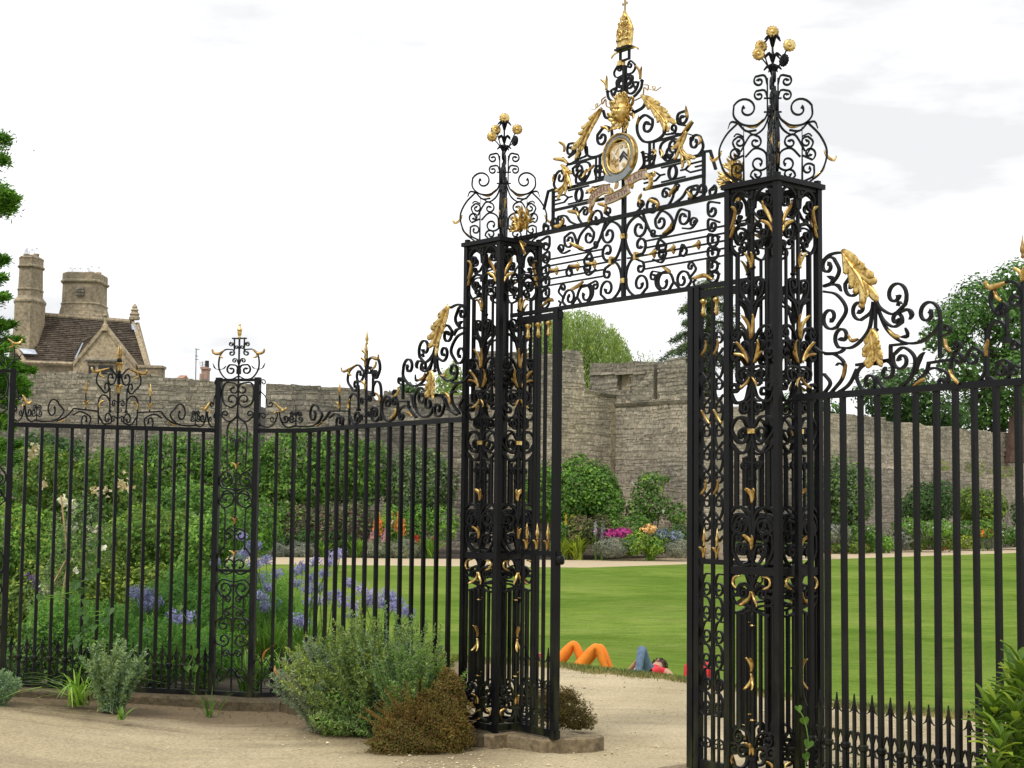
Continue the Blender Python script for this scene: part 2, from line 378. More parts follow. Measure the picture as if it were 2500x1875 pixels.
class Iron:
    """collects ironwork parts of one thing on one sheet, given in some coordinate map"""
    def __init__(s, root, sheet, conv, off=None, w=.0105, d=.02, rotz=(0,), step=.012):
        s.root, s.sheet, s.conv, s.off, s.w, s.d, s.rotz, s.step = root, sheet, conv, off, w, d, rotz, step
        s.mirror = None; s.store = []; s.wk = 1.0
    def _emit(s, name, mb, mat, smooth=False, kind=None):
        me = mb.mesh(name, mat, s.off, smooth); out = []
        for a in s.rotz: out.append(link(name, me, s.root, rot=(0, 0, a)))
        return out
    def c(s, p): return np.array(s.conv(*p), float)
    def _m(s, q, k):
        q = np.array(q, float)
        return q if k == 0 or s.mirror is None else np.stack([2 * s.mirror - q[..., 0], q[..., 1]], -1)
    def sides(s): return (0, 1) if s.mirror is not None else (0,)
    def S(s, P, e1=None, e2=None, w=None, d=None, turns=1.1, name='scroll', mat=None):
        P = [s.c(p) for p in P]; a = s.c(e1) if e1 else None; b = s.c(e2) if e2 else None
        rr = min([np.linalg.norm(q - e) for q, e in ((P[0], a), (P[-1], b)) if e is not None] or [1])
        w = min(w or s.w, max(.0055, .30 * rr))
        c2 = scroll2(P, a, b, s.step, turns); s.store.append(('S', c2, bool(e1), bool(e2), w or s.w, d or s.d, name, mat))
        for k in s.sides():
            mb = MB(); ribbon(mb, s._m(c2, k), s.sheet, w or s.w, d or s.d, ends=(bool(e1), bool(e2))); s._emit(name, mb, mat or IRON)
    def T(s, P, w=None, d=None, name='bar', mat=None, taper=None, both=True):
        c2 = catmull([s.c(p) for p in P], s.step); s.store.append(('T', c2, w or s.w, d or s.d, name, mat, taper))
        for k in (s.sides() if both else (0,)):
            mb = MB(); ribbon(mb, s._m(c2, k), s.sheet, w or s.w, d or s.d, taper=taper); s._emit(name, mb, mat or IRON)
    def Lf(s, P, W=.016, curl=.03, lobes=0, sweep=0, both=True, name='gold_leaf', mat=None, n0=.012, bulge=.012):
        W *= s.wk if not lobes else 1
        c2 = [s.c(p) for p in P]; s.store.append(('L', c2, W, curl, lobes, sweep, name, mat, n0, bulge))
        for k in (s.sides() if both else (0,)):
            mb = MB(); (acanthus(mb, [s._m(p, k) for p in c2], W, s.sheet, curl, n0) if lobes else leaf_plate(mb, [s._m(p, k) for p in c2], W, s.sheet, curl, bulge, n0)); s._emit(name, mb, mat or GOLD, True)
    def col(s, p, w=.03, h=.02, d=.032, mat=None, both=False, name='collar'):
        q = s.c(p); s.store.append(('K', q, w, h, d, mat, name))
        for k in (s.sides() if both else (0,)):
            u, z = s._m(q, k); mb = MB(); ribbon(mb, [(u, z - h / 2), (u, z + h / 2)], s.sheet, w, d); s._emit(name, mb, mat or IRON)
    def turned(s, p, prof, mat=None, name='baluster', both=False, n=8):
        q = s.c(p); s.store.append(('B', q, prof, mat, name))
        for k in (s.sides() if both else (0,)):
            u, z = s._m(q, k); c = sheet_pt(s.sheet, np.array([(u, z)]), np.array([0.0]))[0]
            mb = MB(); lathe(mb, prof, c, n); s._emit(name, mb, mat or IRON, True)
    def replay(s, root, sheet, fu, off):
        """same pieces on another sheet, u -> fu(u)"""
        o = Iron(root, sheet, None, off, s.w, s.d)
        M = lambda q: np.stack([fu(np.asarray(q, float)[..., 0]), np.asarray(q, float)[..., 1]], -1)
        for it in s.store:
            mb = MB()
            if it[0] == 'S': ribbon(mb, M(it[1]), sheet, it[4], it[5], ends=(it[2], it[3])); o._emit(it[6], mb, it[7] or IRON)
            elif it[0] == 'T': ribbon(mb, M(it[1]), sheet, it[2], it[3], taper=it[6]); o._emit(it[4], mb, it[5] or IRON)
            elif it[0] == 'L': (acanthus(mb, [M(p) for p in it[1]], it[2], sheet, it[3], it[8]) if it[4] else leaf_plate(mb, [M(p) for p in it[1]], it[2], sheet, it[3], it[9], it[8])); o._emit(it[6], mb, it[7] or GOLD, True)
            elif it[0] == 'K':
                u, z = M(it[1]); ribbon(mb, [(u, z - it[3] / 2), (u, z + it[3] / 2)], sheet, it[2], it[4]); o._emit(it[6], mb, it[5] or IRON)
            elif it[0] == 'B':
                u, z = M(it[1]); lathe(mb, it[2], sheet_pt(sheet, np.array([(u, z)]), np.array([0.0]))[0], 8); o._emit(it[4], mb, it[3] or IRON, True)

FLAME = [(.004, 0), (.010, .008), (.006, .02), (.013, .035), (.012, .05), (.006, .075), (.0015, .11)]
def tulip(I, p, h=.09, W=.016, both=False):
    """three gilded petals opening from a bud round a rod"""
    x, y = p; q = I.c(p)
    for dx in (-1, 1):
        P = [q, q + np.array((dx * .006, h * .6)), q + np.array((dx * .035, h * .95))]
        I.store.append(('L', P, W, .02, 0, 0, 'gold_leaf', None, .004, .012))
        for k in (I.sides() if both else (0,)):
            mb = MB(); leaf_plate(mb, [I._m(a, k) for a in P], W, I.sheet, .02, .012, .004); I._emit('gold_leaf', mb, GOLD, True)

# =================================================================== GATE: piers, overthrow, side panels
TH = R(-49.0)
EX = np.array([math.cos(TH), math.sin(TH)]); EY = np.array([-math.sin(TH), math.cos(TH)])   # along the gate, to the back
HC = 3.40; ZP = .09; PS = .385
LN = atz(1221, 576, HC)[:2]; RN = atz(1899, 426, HC)[:2]
LC = LN + (EY - EX) * PS / 2 ; RC = RN + (EY - EX) * PS / 2
def build_pier(label):
    h = PS / 2; pw = .036
    root = thing('gate_pier', label, 'gate pier', (LC[0], LC[1], ZP), TH, 'openwork iron piers of the gateway')
    H = HC - ZP
    post = box(MB(), -pw / 2, pw / 2, -pw / 2, pw / 2, 0, H - .03).mesh('corner_post', IRON)
    for sx in (-1, 1):
        for sy in (-1, 1):
            link('corner_post', post, root, (sx * (h - pw / 2), sy * (h - pw / 2), 0))
    rail = box(MB(), -h + pw, h - pw, -.011, .011, 0, .042).mesh('rail', IRON)
    capm = MB(); box(capm, -h - .014, h + .014, -h - .014, -h + .03, 0, .028); box(capm, -h - .014, h + .014, h - .03, h + .014, 0, .028)
    box(capm, -h - .014, -h + .03, -h + .0301, h - .0301, 0, .028); box(capm, h - .03, h + .014, -h + .0301, h - .0301, 0, .028)
    for sx in (-1, 1):
        for sy in (-1, 1): box(capm, sx * (h - .018) - .014, sx * (h - .018) + .014, sy * (h - .018) - .014, sy * (h - .018) + .014, .0281, .05)
    link('cap_rail', capm.mesh('cap_rail', IRON), root, (0, 0, H - .03))
    c7 = lambda x, y: ((x - 510) / 332 * .157, 1.6 + (1238 - (400 + y / 5.53)) * .00225 - ZP)
    c3 = lambda x, y: ((x - 450) / 147 * .157, 1.6 + (1238 - (650 + y / 2.551)) * .00225 - ZP)
    c4 = lambda x, y: ((x - 460) / 157 * .157, 1.6 + (1238 - (1250 + y / 2.654)) * .00225 - ZP)
    rz = [k * math.pi / 2 for k in range(4)]
    pos = -h + .018
    class Face(Iron):
        def _emit(s, name, mb, mat, smooth=False, kind=None):
            for v in mb.v: v[:, 1] += pos
            return Iron._emit(s, name, mb, mat, smooth)
    I = Face(root, None, c7, None, .0125, .020, rz, .014); I.wk = .8; I.mirror = 0.0
    # central rod, rails
    mb = MB(); box(mb, -.008, .008, -.008, .008, .05, H - .06); I._emit('rod', mb, IRON)
    for z in (.012, c4(0, 405)[1]):
        for a in rz: link('rail', rail, root, (pos * -math.sin(a) * -1 * -1 if False else -pos * -math.sin(a) * 1, 0, 0) if False else (math.sin(-a) * pos, math.cos(a) * pos, z), (0, 0, a))
    topr = box(MB(), -h + pw, h - pw, -.009, .009, 0, .02).mesh('rail', IRON)
    for a in rz: link('rail', topr, root, (math.sin(-a) * pos, math.cos(a) * pos, H - .051), (0, 0, a))
    I.S([(480, 600), (450, 420), (330, 330), (215, 420), (215, 560)], None, (288, 520))
    I.S([(500, 640), (420, 740), (340, 745)], None, (325, 695))
    I.S([(500, 880), (440, 800), (340, 790), (250, 860), (275, 985)], None, (345, 950))
    I.S([(182, 940), (190, 1080), (270, 1180), (380, 1165)], None, (370, 1090))
    I.Lf([(190, 965), (240, 860), (320, 800)], .017); I.Lf([(825, 850), (770, 720), (720, 600), (760, 540)], .019, .035)
    I.Lf([(500, 1420), (535, 1300), (560, 1200)], .015, .03)
    I.col((505, 445)); I.col((505, 900)); I.turned((510, 1430), [(.012, 0), (.017, .006), (.017, .014), (.010, .022)])
    I.turned((510, 690), [(.009, 0), (.016, .01), (.009, .02), (.015, .035), (.009, .05)])
    I.T([(290, 1190), (290, 2930)], .014, .014)
    I.conv = c3
    I.S([(450, 250), (385, 180), (372, 110)], None, (408, 122))
    I.S([(445, 330), (415, 240), (360, 200)], w=.011)
    I.Lf([(453, 460), (462, 380), (490, 305)], .017, .035)
    I.S([(440, 480), (400, 400), (345, 382), (312, 425)], None, (345, 425))
    I.S([(440, 610), (385, 520), (330, 480), (306, 550)], None, (345, 550))
    I.S([(440, 560), (430, 500), (400, 470)], None, (395, 500), turns=1.0)
    I.Lf([(432, 610), (400, 530), (375, 470)], .018, .04); I.Lf([(430, 600), (395, 560), (352, 548)], .014, .03)
    I.col((450, 690), .06, .022)
    I.S([(445, 640), (400, 632), (352, 660), (360, 710)], None, (396, 682))
    I.Lf([(442, 700), (420, 735), (392, 768)], .014, .03)
    I.S([(447, 740), (415, 830), (340, 850), (304, 790)], None, (335, 765))
    I.S([(447, 830), (420, 850), (385, 850), (378, 895)], None, (408, 885))
    I.S([(440, 1010), (400, 950), (340, 955), (308, 1020), (350, 1092)], None, (390, 1048))
    I.col((450, 1035), .05, .026, .034, GOLDB)
    I.S([(447, 1080), (425, 1150), (365, 1165), (310, 1110)])
    I.S([(440, 1235), (405, 1222)], None, (408, 1250))
    I.T([(345, 1150), (345, 1520)], .02, .014); I.T([(405, 1190), (405, 1500)], .011, .014)
    I.T([(355, 120), (355, 700)], .011, .014)
    I.col((447, 1330), .034, .014); tulip(I, (447, 1480), .085, .018)
    I.S([(444, 1640), (425, 1540), (350, 1500), (306, 1540)]); I.S([(444, 1660), (400, 1560), (335, 1555), (308, 1620)], None, (352, 1620))
    I.conv = c4
    I.S([(452, 200), (432, 60), (370, 35), (325, 95)], None, (385, 90))
    I.S([(322, 160), (322, 260), (380, 345), (450, 335)], (362, 170), None)
    I.S([(455, 310), (430, 222), (375, 212)], None, (392, 252))
    I.Lf([(459, 245), (466, 190), (495, 148)], .017, .035)
    I.S([(456, 470), (430, 412), (370, 400), (320, 430), (318, 480)], None, (345, 515))
    I.Lf([(385, 415), (340, 425), (330, 470), (370, 495)], .012, .02)
    I.S([(452, 505), (415, 470), (370, 490), (372, 545)], None, (398, 522))
    I.S([(455, 620), (400, 600), (330, 590), (308, 530)])
    I.Lf([(456, 510), (440, 560), (392, 608)], .015, .035)
    I.T([(455, 625), (400, 650), (345, 662)])
    I.T([(365, 655), (365, 1390)], .02, .014); I.T([(410, 640), (410, 1385)], .012, .014); I.T([(320, 600), (320, 1390)], .011, .014)
    I.turned((455, 735), [(.011, 0), (.016, .006), (.011, .012)], GOLDB, 'gold_ring'); I.turned((455, 1332), [(.011, 0), (.017, .006), (.011, .012)], GOLDB, 'gold_ring')
    I.turned((455, 700), [(.008, -.06), (.014, -.03), (.009, 0), (.015, .03), (.008, .05)])
    I.Lf([(458, 1020), (465, 970), (478, 925)], .016, .03); I.Lf([(458, 1030), (465, 1080), (490, 1135)], .016, .035)
    I.col((458, 1022), .03, .012)
    I.S([(450, 1500), (420, 1410), (355, 1390), (325, 1440)], None, (360, 1440), turns=1.0)
    I.S([(300, 1570), (296, 1500), (335, 1480)], None, (332, 1525)); I.S([(442, 1575), (432, 1500), (385, 1488)], None, (388, 1535))
    I.S([(455, 1565), (425, 1650), (345, 1655), (300, 1560)], w=.015)
    I.Lf([(448, 1545), (455, 1500), (482, 1460)], .017, .035); I.Lf([(325, 1620), (318, 1590), (345, 1560)], .014, .02)
    I.col((450, 1565), .07, .022)
    # ---- crown: four arms along the diagonals, rod, five gilded rosettes
    zc = H; sc = 8.3e-4
    ca = lambda x, y: (x * sc, zc + y * sc)
    K = Iron(root, None, ca, None, .010, .018, [math.pi / 4 + k * math.pi / 2 for k in range(4)], .012)
    K.S([(240, 15), (325, 90), (362, 220), (318, 335), (235, 425)], None, None)
    K.S([(235, 425), (180, 370), (110, 375)], None, None)
    K.Lf([(345, 235), (362, 195), (405, 165), (425, 195)], .010, .0, n0=.0, bulge=.004)
    K.S([(28, 520), (55, 450), (120, 408), (205, 415), (262, 470), (262, 545)], None, (178, 520))
    K.Lf([(60, 450), (120, 400), (180, 405)], .012, .0, n0=.0, bulge=.006, name='gold_leaf')
    K.Lf([(262, 40), (330, 95), (350, 150)], .008, .0, n0=.0, bulge=.004)
    K.T([(220, 420), (280, 432), (302, 385)], taper=(1, 1, .4))
    K.T([(36, 500), (36, 735)], .008, .012)
    K.S([(36, 600), (55, 650), (110, 645)], None, (92, 612)); K.S([(36, 690), (55, 752), (115, 745)], None, (92, 712))
    K.T([(24, 480), (60, 390), (120, 345), (170, 365)], taper=(1, 1, .5))
    K.S([(215, 230), (150, 340), (95, 330)], None, (118, 290)); K.S([(230, 210), (270, 290), (235, 330)], None, (225, 290))
    K.S([(185, 190), (120, 250), (50, 220), (40, 120)], None, (95, 150)); K.S([(40, 40), (90, 10), (150, 60)], None, (105, 70))
    K.S([(200, 20), (270, 60), (275, 130)], None, (235, 105)); K.S([(200, 200), (265, 170)], None, (245, 215), turns=1.1)
    K.T([(196, 12), (196, 400)], .012, .012, taper=(1, 1, .9, .2)); K.T([(196, 330), (240, 350), (262, 330)], .008, .01)
    K.T([(0, 595), (60, 595)], .008, .012); K.T([(0, 500), (60, 500)], .008, .012)
    rod = MB(); lathe(rod, [(.026, -.02), (.024, .03), (.014, .10), (.016, .28), (.013, .36), (.015, .42), (.012, .5), (.008, .66), (.005, .86)], (0, 0, H), 8)
    rod.obj('crown_rod', IRON, root, smooth=True)
    gl = MB(); leaf_plate(gl, [(0, H + .22), (.0, H + .26), (.012, H + .31)], .018, None, .02, .01, .016); gl.obj('gold_leaf', GOLDB, root, smooth=True, rot=(0, 0, math.pi / 4))
    for k in range(6):
        a = k * math.pi / 3 + .3
        for z0, dz in ((.79, .06), (.62, .06), (.70, .05)):
            lf = MB(); leaf_plate(lf, [(.004, H + z0), (.02, H + z0 + dz), (.05, H + z0 + dz * .6)], .009, None, 0, .004, 0); lf.obj('stem_leaf', IRON, root, smooth=True, rot=(0, 0, a + z0 * 9))
    ros = MB(); n = 26; rr = .036
    prof = [(0, .012), (.006, .014), (.009, .008), (.014, .005), (.020, .010), (.026, .006), (1, .0)]
    V = []
    for j, (r0, hgt) in enumerate(prof):
        for i in range(n):
            a = i * 2 * math.pi / n; r1 = r0 if r0 < 1 else rr * (1 + .07 * math.cos(a * 13))
            V.append((r1 * math.cos(a), -hgt - .003, r1 * math.sin(a)))
    o = len(V); V += [(x, -y * .3 + .004, z) for x, y, z in V]
    Fq = [(j * n + i, j * n + (i + 1) % n, (j + 1) * n + (i + 1) % n, (j + 1) * n + i) for j in range(len(prof) - 1) for i in range(n)]
    Fq += [tuple(o + k for k in q[::-1]) for q in Fq]; e = (len(prof) - 1) * n
    Fq += [(e + i, e + (i + 1) % n, o + e + (i + 1) % n, o + e + i) for i in range(n)]
    ros.add(V, Fq); rme = ros.mesh('rosette', GOLDB, None, True)
    rb = ros.mesh('rosette', IRON, None, True)
    for dx, dy, z, yaw, m in ((0, 0, .875, .0, rme), (-.06, .03, .80, .15, rme), (-.085, -.04, .735, .1, rme), (.09, -.03, .79, .1, rme), (.075, .06, .73, 2.2, rb)):
        P = Matrix.Rotation(-TH, 3, 'Z') @ Vector((dx, dy, 0))
        link('rosette', m, root, (P.x, P.y, H + z), (0, 0, -TH + yaw))
        if z < .85:
            st = MB(); tube(st, [(0, 0, H + .62), (P.x * .4, P.y * .4, H + .68), (P.x * .9, P.y * .9, H + z - .01), (P.x, P.y, H + z)], .0045, 5); st.obj('stem', IRON, root, smooth=True)
    return root
pierL = build_pier('farther left iron gate pier with gilded leaves, joined to the long left railings')
pierR = dup(pierL)
pierR.location = (RC[0], RC[1], ZP)
pierR['label'] = 'nearer and taller looking right iron gate pier, beside the right railings'

# gate plane through both pier centres
GD = (RC - LC) / np.linalg.norm(RC - LC); GLEN = np.linalg.norm(RC - LC)
GATE = Sheet([LC, RC])
U0, U1 = PS / 2 + .012, GLEN - PS / 2 - .012; UM = (U0 + U1) / 2
goff = np.array([LC[0] + GD[0] * UM, LC[1] + GD[1] * UM, 0])
cB = crop(1050, 250, 2.765); cA = crop(1300, 0, 2.9493)
uB = lambda x, y: GATE.px(*cB(x, y)); uA = lambda x, y: GATE.px(*cA(x, y))
AX = uB(1305, 900)[0]                             # the centre line as photographed
def symA(f):
    """photograph half (right) -> coordinates relative to the centre line, moved so the centre is UM"""
    def g(x, y):
        u, z = f(x, y); return (UM + (u - AX), z)
    return g
oroot = thing('gate_overthrow', 'wrought iron overthrow with gilded mitre, coat of arms and motto above the gate opening', 'gate arch', goff)
O = Iron(oroot, GATE, symA(uB), goff, .0125, .014); O.mirror = UM
zb = (uB(600, 1437)[1] + uB(1900, 1230)[1]) / 2; zt = (uB(700, 897)[1] + uB(1900, 642)[1]) / 2
def hbar(z, ua, ub, w=.03, d=.034, name='rail'):
    mb = MB(); ribbon(mb, [(ua, z), (ub, z)], GATE, w, d); mb.obj(name, IRON, oroot, goff)
hbar(zb, U0 - .1, U1 + .1, .026, .026); hbar(zt, U0 - .1, U1 + .1, .026, .026)
mb = MB(); ribbon(mb, [(UM, zb), (UM, uA(640, 480)[1])], GATE, .024, .024); mb.obj('centre_rod', IRON, oroot, goff)
# lower field
O.S([(1455, 812), (1398, 768), (1332, 830), (1316, 930), (1360, 1035), (1432, 1020)], (1408, 852), (1416, 962), w=.0135)
O.S([(1430, 1075), (1362, 1060), (1322, 1150), (1332, 1260), (1400, 1312), (1462, 1250)], (1416, 1118), (1415, 1225), w=.0135)
O.conv = lambda x, y: (symA(uB)(x, 1100)[0], symA(uB)(1305, y)[1])     # straight bars: level in the sheet
ZL = {}
for i, y in enumerate((965, 1010, 1058, 1105, 1150)):
    z = (uB(1305, y)[1]); ua = symA(uB)(1445 if i != 2 else 1330, 1050)[0]; ub = U1 - (.09 if i != 2 else .0)
    for a, b in ((ua, ub), (2 * UM - ub, 2 * UM - ua)):
        mb = MB(); ribbon(mb, [(a, z), (b, z)], GATE, .010, .014); mb.obj('bar', IRON, oroot, goff)
O.conv = symA(uB)
for x, y in ((1510, 1020), (1640, 992), (1810, 962)):
    O.turned((x, y), [(.004, -.03), (.014, -.012), (.006, 0), (.016, .012), (.004, .03)], GOLD, 'gold_bead', True)
    O.Lf([(x - 30, y + 10), (x, y - 2), (x + 40, y - 20)], .013, .015)
for x, y in ((1570, 1005), (1700, 978)):
    O.turned((x, y), [(.004, -.016), (.014, -.004), (.014, .004), (.004, .016)], None, 'bead', True)
O.S([(1430, 745), (1490, 880), (1570, 900), (1640, 850), (1620, 770), (1560, 735), (1518, 790)], None, (1556, 808))
O.S([(1635, 860), (1680, 730), (1745, 735)], None, (1706, 778)); O.S([(1700, 850), (1760, 850), (1800, 800)], None, (1772, 812))
O.Lf([(1580, 888), (1630, 850), (1668, 812)], .016); O.S([(1570, 895), (1500, 910)], None, (1505, 880)); O.S([(1500, 1060), (1560, 1080), (1590, 1020)], None, (1560, 1030), turns=1.0)
O.S([(1520, 1000), (1545, 930), (1590, 960)], None, (1558, 980), turns=1.0); O.S([(1680, 1040), (1700, 960), (1730, 1000)], None, (1700, 1010), turns=.8)
O.S([(1610, 1150), (1532, 1165), (1525, 1240), (1590, 1285), (1640, 1215)], None, (1575, 1215)); O.S([(1640, 1210), (1700, 1265), (1757, 1210), (1735, 1150)], None, (1698, 1200))
O.S([(1560, 1150), (1500, 1140)], None, (1505, 1175)); O.S([(1745, 1190), (1790, 1130), (1780, 1100)], None, (1755, 1110))
O.Lf([(1580, 1115), (1620, 1140), (1660, 1160)], .016); O.Lf([(1920, 1200), (1860, 1170), (1790, 1195)], .016, .02); O.T([(1790, 1195), (1775, 1215), (1782, 1235)], taper=(1, .5))
for ya, yb, e in ((640, 760, (1905, 735)), (770, 860, (1905, 835)), (870, 960, (1915, 925)), (965, 1050, (1915, 1010)), (1050, 1140, (1912, 1100)), (1120, 1210, (1915, 1165))):
    O.S([(1952, ya + 40), (1880, (ya + yb) / 2 - 25), (1872, (ya + yb) / 2 + 25)], None, e, turns=1.1)
for y in (905, 1205):
    O.col((1305, y), .036, .03, .036, GOLDB)
q = O.c((1388, 1038)); O.col((1388, 1038), .02, .05, .034, GOLDB, True)
# middle band of small scrolls
O.S([(1330, 760), (1390, 740), (1440, 690)], None, (1415, 690)); O.S([(1440, 720), (1500, 745), (1540, 690)], None, (1490, 705))
O.S([(1540, 720), (1600, 700), (1640, 620), (1600, 580)], None, (1585, 618)); O.S([(1640, 690), (1700, 640), (1740, 580), (1800, 560)], None, (1775, 600))
O.S([(1640, 620), (1680, 560)], None, (1660, 580)); O.S([(1740, 650), (1820, 640), (1860, 600)], None, (1830, 590)); O.S([(1880, 600), (1920, 560)], None, (1900, 600))
for P in ([(1540, 720), (1545, 690), (1500, 660)], [(1620, 640), (1640, 600), (1690, 572)], [(1745, 600), (1770, 640), (1800, 640)], [(1430, 690), (1420, 650), (1460, 620)]): O.Lf(P, .016, .025)
# fret rail
O.conv = symA(uA)
zf0 = uA(640, 1402)[1]; zf1 = uA(640, 1258)[1]
xa = symA(uA)(800, 1250)[0]; xb = symA(uA)(1230, 1200)[0]
for a, b in ((xa, xb), (2 * UM - xb, 2 * UM - xa)):
    for z in (zf0, zf1): 
        mb = MB(); ribbon(mb, [(a, z), (b, z)], GATE, .017, .018); mb.obj('rail', IRON, oroot, goff)
    s = 1 if b == xb else -1; g = (xb - xa)
    X = lambda t: (xa + g * t) if s > 0 else 2 * UM - (xa + g * t)
    zz = lambda t: zf0 + (zf1 - zf0) * t
    for path in ([(.0, .3), (.2, .3), (.28, .5), (.36, .5)], [(.0, .7), (.2, .7), (.28, .5)], [(.62, .5), (.70, .5), (.78, .3), (1, .3)], [(.70, .5), (.78, .7), (1, .7)], [(.0, .5), (.12, .5)], [(.86, .5), (1, .5)], [(.3, .15), (.7, .15)], [(.3, .85), (.7, .85)]):
        mb = MB()
        for i in range(len(path) - 1): ribbon(mb, [(X(path[i][0]), zz(path[i][1])), (X(path[i + 1][0]), zz(path[i + 1][1]))], GATE, .010, .011)
        mb.obj('fret', IRON, oroot, goff)
    a2 = np.linspace(0, 2 * math.pi, 21); cx = X(.49); rr = (zf1 - zf0) * .33
    mb = MB(); ribbon(mb, np.stack([cx + rr * .8 * np.cos(a2), zz(.5) + rr * np.sin(a2)], 1), GATE, .012, .02); mb.obj('ring', IRON, oroot, goff)
    mb = MB(); ribbon(mb, [(X(1), zf0 - .01), (X(1), zf1 + .02)], GATE, .018, .018); mb.obj('end_post', IRON, oroot, goff)
    mb = MB(); ribbon(mb, [(X(1.0), zf1 + .015), (X(1.10), zf1 + .01)], GATE, .014, .016); ribbon(mb, [(X(1.10), zf1 + .015), (X(1.19), zf0 + .02)], GATE, .014, .016); mb.obj('bar', IRON, oroot, goff)
    mb = MB(); ribbon(mb, [(X(1.0), zf0), (X(1.0), zt)], GATE, .016, .018); mb.obj('end_post', IRON, oroot, goff)
# upper field
O.T([(728, 812), (795, 770), (818, 702)], .016); O.S([(960, 860), (945, 960), (880, 1015), (800, 1020), (755, 960), (755, 880), (805, 830), (860, 860)], None, (822, 905), w=.015)
O.S([(945, 900), (945, 965), (995, 965)], None, (1010, 925)); O.S([(1000, 960), (1090, 960), (1150, 880)], w=.012)
O.S([(1100, 905), (1045, 890), (1045, 825), (1095, 800)], None, (1078, 855)); O.S([(1060, 1010), (990, 1000), (925, 1040), (920, 1110), (970, 1160), (1030, 1140)], (1010, 1045), (988, 1110))
O.S([(1110, 1120), (1180, 1125), (1225, 1060), (1205, 985)], None, (1165, 1030)); O.S([(1100, 960), (1150, 975)], None, (1140, 1000), turns=.9)
O.Lf([(812, 700), (880, 760), (940, 830), (985, 880), (985, 930)], .058, .01, 6, .10, mat=GOLDB, bulge=.02); 
O.Lf([(1125, 960), (1085, 1040), (1100, 1110), (1165, 1150)], .045, .01, 5, .06, mat=GOLDB, bulge=.016)
O.Lf([(1205, 985), (1220, 1020), (1205, 1050)], .010, .01)
O.Lf([(1125, 850), (1120, 800), (1140, 765)], .014, .03); O.Lf([(1090, 960), (1130, 910), (1190, 875)], .016, .03); O.Lf([(870, 1080), (900, 1100), (905, 1130)], .014); O.Lf([(930, 1080), (945, 1110), (950, 1150)], .012); O.Lf([(760, 900), (775, 860), (800, 840)], .012)
O.T([(870, 1022), (1095, 962)], .014, .014, both=True)
O.T([(840, 1030), (840, 1200)], .014, .014); O.T([(870, 1030), (870, 1190)], .010, .012)
O.S([(800, 1200), (860, 1180), (880, 1120)], None, (850, 1130)); O.S([(780, 1100), (830, 1110)], None, (815, 1140), turns=1.0); O.S([(900, 1190), (980, 1170)], None, (960, 1140), turns=.9)
for P in ([(860, 1280), (880, 1260), (915, 1262)], [(880, 1235), (885, 1260), (900, 1280)]): O.Lf(P, .016, .02)
O.S([(760, 1240), (800, 1180), (790, 1090)], w=.016)
# top stem
O.S([(648, 535), (715, 525), (738, 475), (708, 438)], None, (700, 470)); O.S([(650, 580), (705, 560), (722, 610)], None, (690, 592)); O.T([(655, 545), (716, 548), (712, 600)], .012)
O.S([(655, 700), (720, 700), (775, 640), (787, 585)], w=.013); O.T([(730, 810), (700, 770), (655, 700)], .013); O.S([(740, 640), (720, 600), (760, 590)], None, (700, 620), turns=.7)
O.Lf([(782, 575), (780, 520), (765, 475)], .011, .02); O.Lf([(784, 575), (790, 520), (812, 480)], .011, .02); O.turned((785, 583), [(.006, -.008), (.016, 0), (.006, .01)], None, 'candle_cup', True)
O.T([(735, 725), (790, 690), (800, 630), (825, 650), (830, 615), (800, 612)], .006, .008, 'tendril', GOLD); O.T([(828, 640), (870, 650), (880, 625), (860, 625), (880, 655), (922, 628)], .004, .006, 'tendril', GOLD)
O.T([(690, 345), (740, 340), (760, 355)], .010, .008, 'ribbon_tail', GOLDB); O.T([(566, 345), (545, 395), (510, 435)], .010, .008, 'ribbon_tail', GOLDB, both=False) if False else None
O.col((636, 458), .04, .03, .036, GOLDB)
for dx in (-1, 1):
    mb = MB(); zz0, zz1 = uA(640, 440)[1], uA(640, 372)[1]
    ribbon(mb, [(UM + dx * .042, zz0), (UM + dx * .042, zz1)], GATE, .010, .018); ribbon(mb, [(UM, zz0), (UM + dx * .047, zz0)], GATE, .010, .018); mb.obj('frame', IRON, oroot, goff)
mb = MB(); ribbon(mb, [(UM, zz1 + .006), (UM, zz1 + .018)], GATE, .14, .06); mb.obj('base_plate', IRON, oroot, goff)
# mitre
zm0 = zz1 + .018; zm1 = uA(630, 92)[1]; hm = zm1 - zm0
na, nb = 26, 15; V = []
for sgn in (1, -1):
    for i in range(na):
        t = i / (na - 1)
        half = .068 * (1 + .22 * math.sin(min(1, t * 1.6) * math.pi / 2)) * (1 if t < .45 else max(.02, (1 - ((t - .45) / .55) ** 1.35) * .97))
        for j in range(nb):
            s = -1 + 2 * j / (nb - 1)
            rel = .006 * (math.sin(s * 9 + math.sin(t * 17) * 2.2) * math.cos(t * 26)) if t > .2 else .004 * (abs(t - .1) > .07)
            n = sgn * (.022 * (1 - s * s) * (1 - t * .6) + .004) + (rel if sgn > 0 else 0)
            V.append(sheet_pt(GATE, np.array([(UM + s * half, zm0 + t * hm)]), np.array([n]))[0])
mb = MB(); mb.add(V, grid_faces(na, nb) + grid_faces(na, nb, na * nb, True) + [(i * nb, (i + 1) * nb, na * nb + (i + 1) * nb, na * nb + i * nb)[::1] for i in range(na - 1)] + [(i * nb + nb - 1, na * nb + i * nb + nb - 1, na * nb + (i + 1) * nb + nb - 1, (i + 1) * nb + nb - 1) for i in range(na - 1)])
mb.obj('mitre', GOLDB, oroot, goff, True)
MI = Iron(oroot, GATE, lambda u, z: (UM + u, zm0 + z * hm), goff, .006, .008); MI.mirror = UM
class Off(Iron): pass
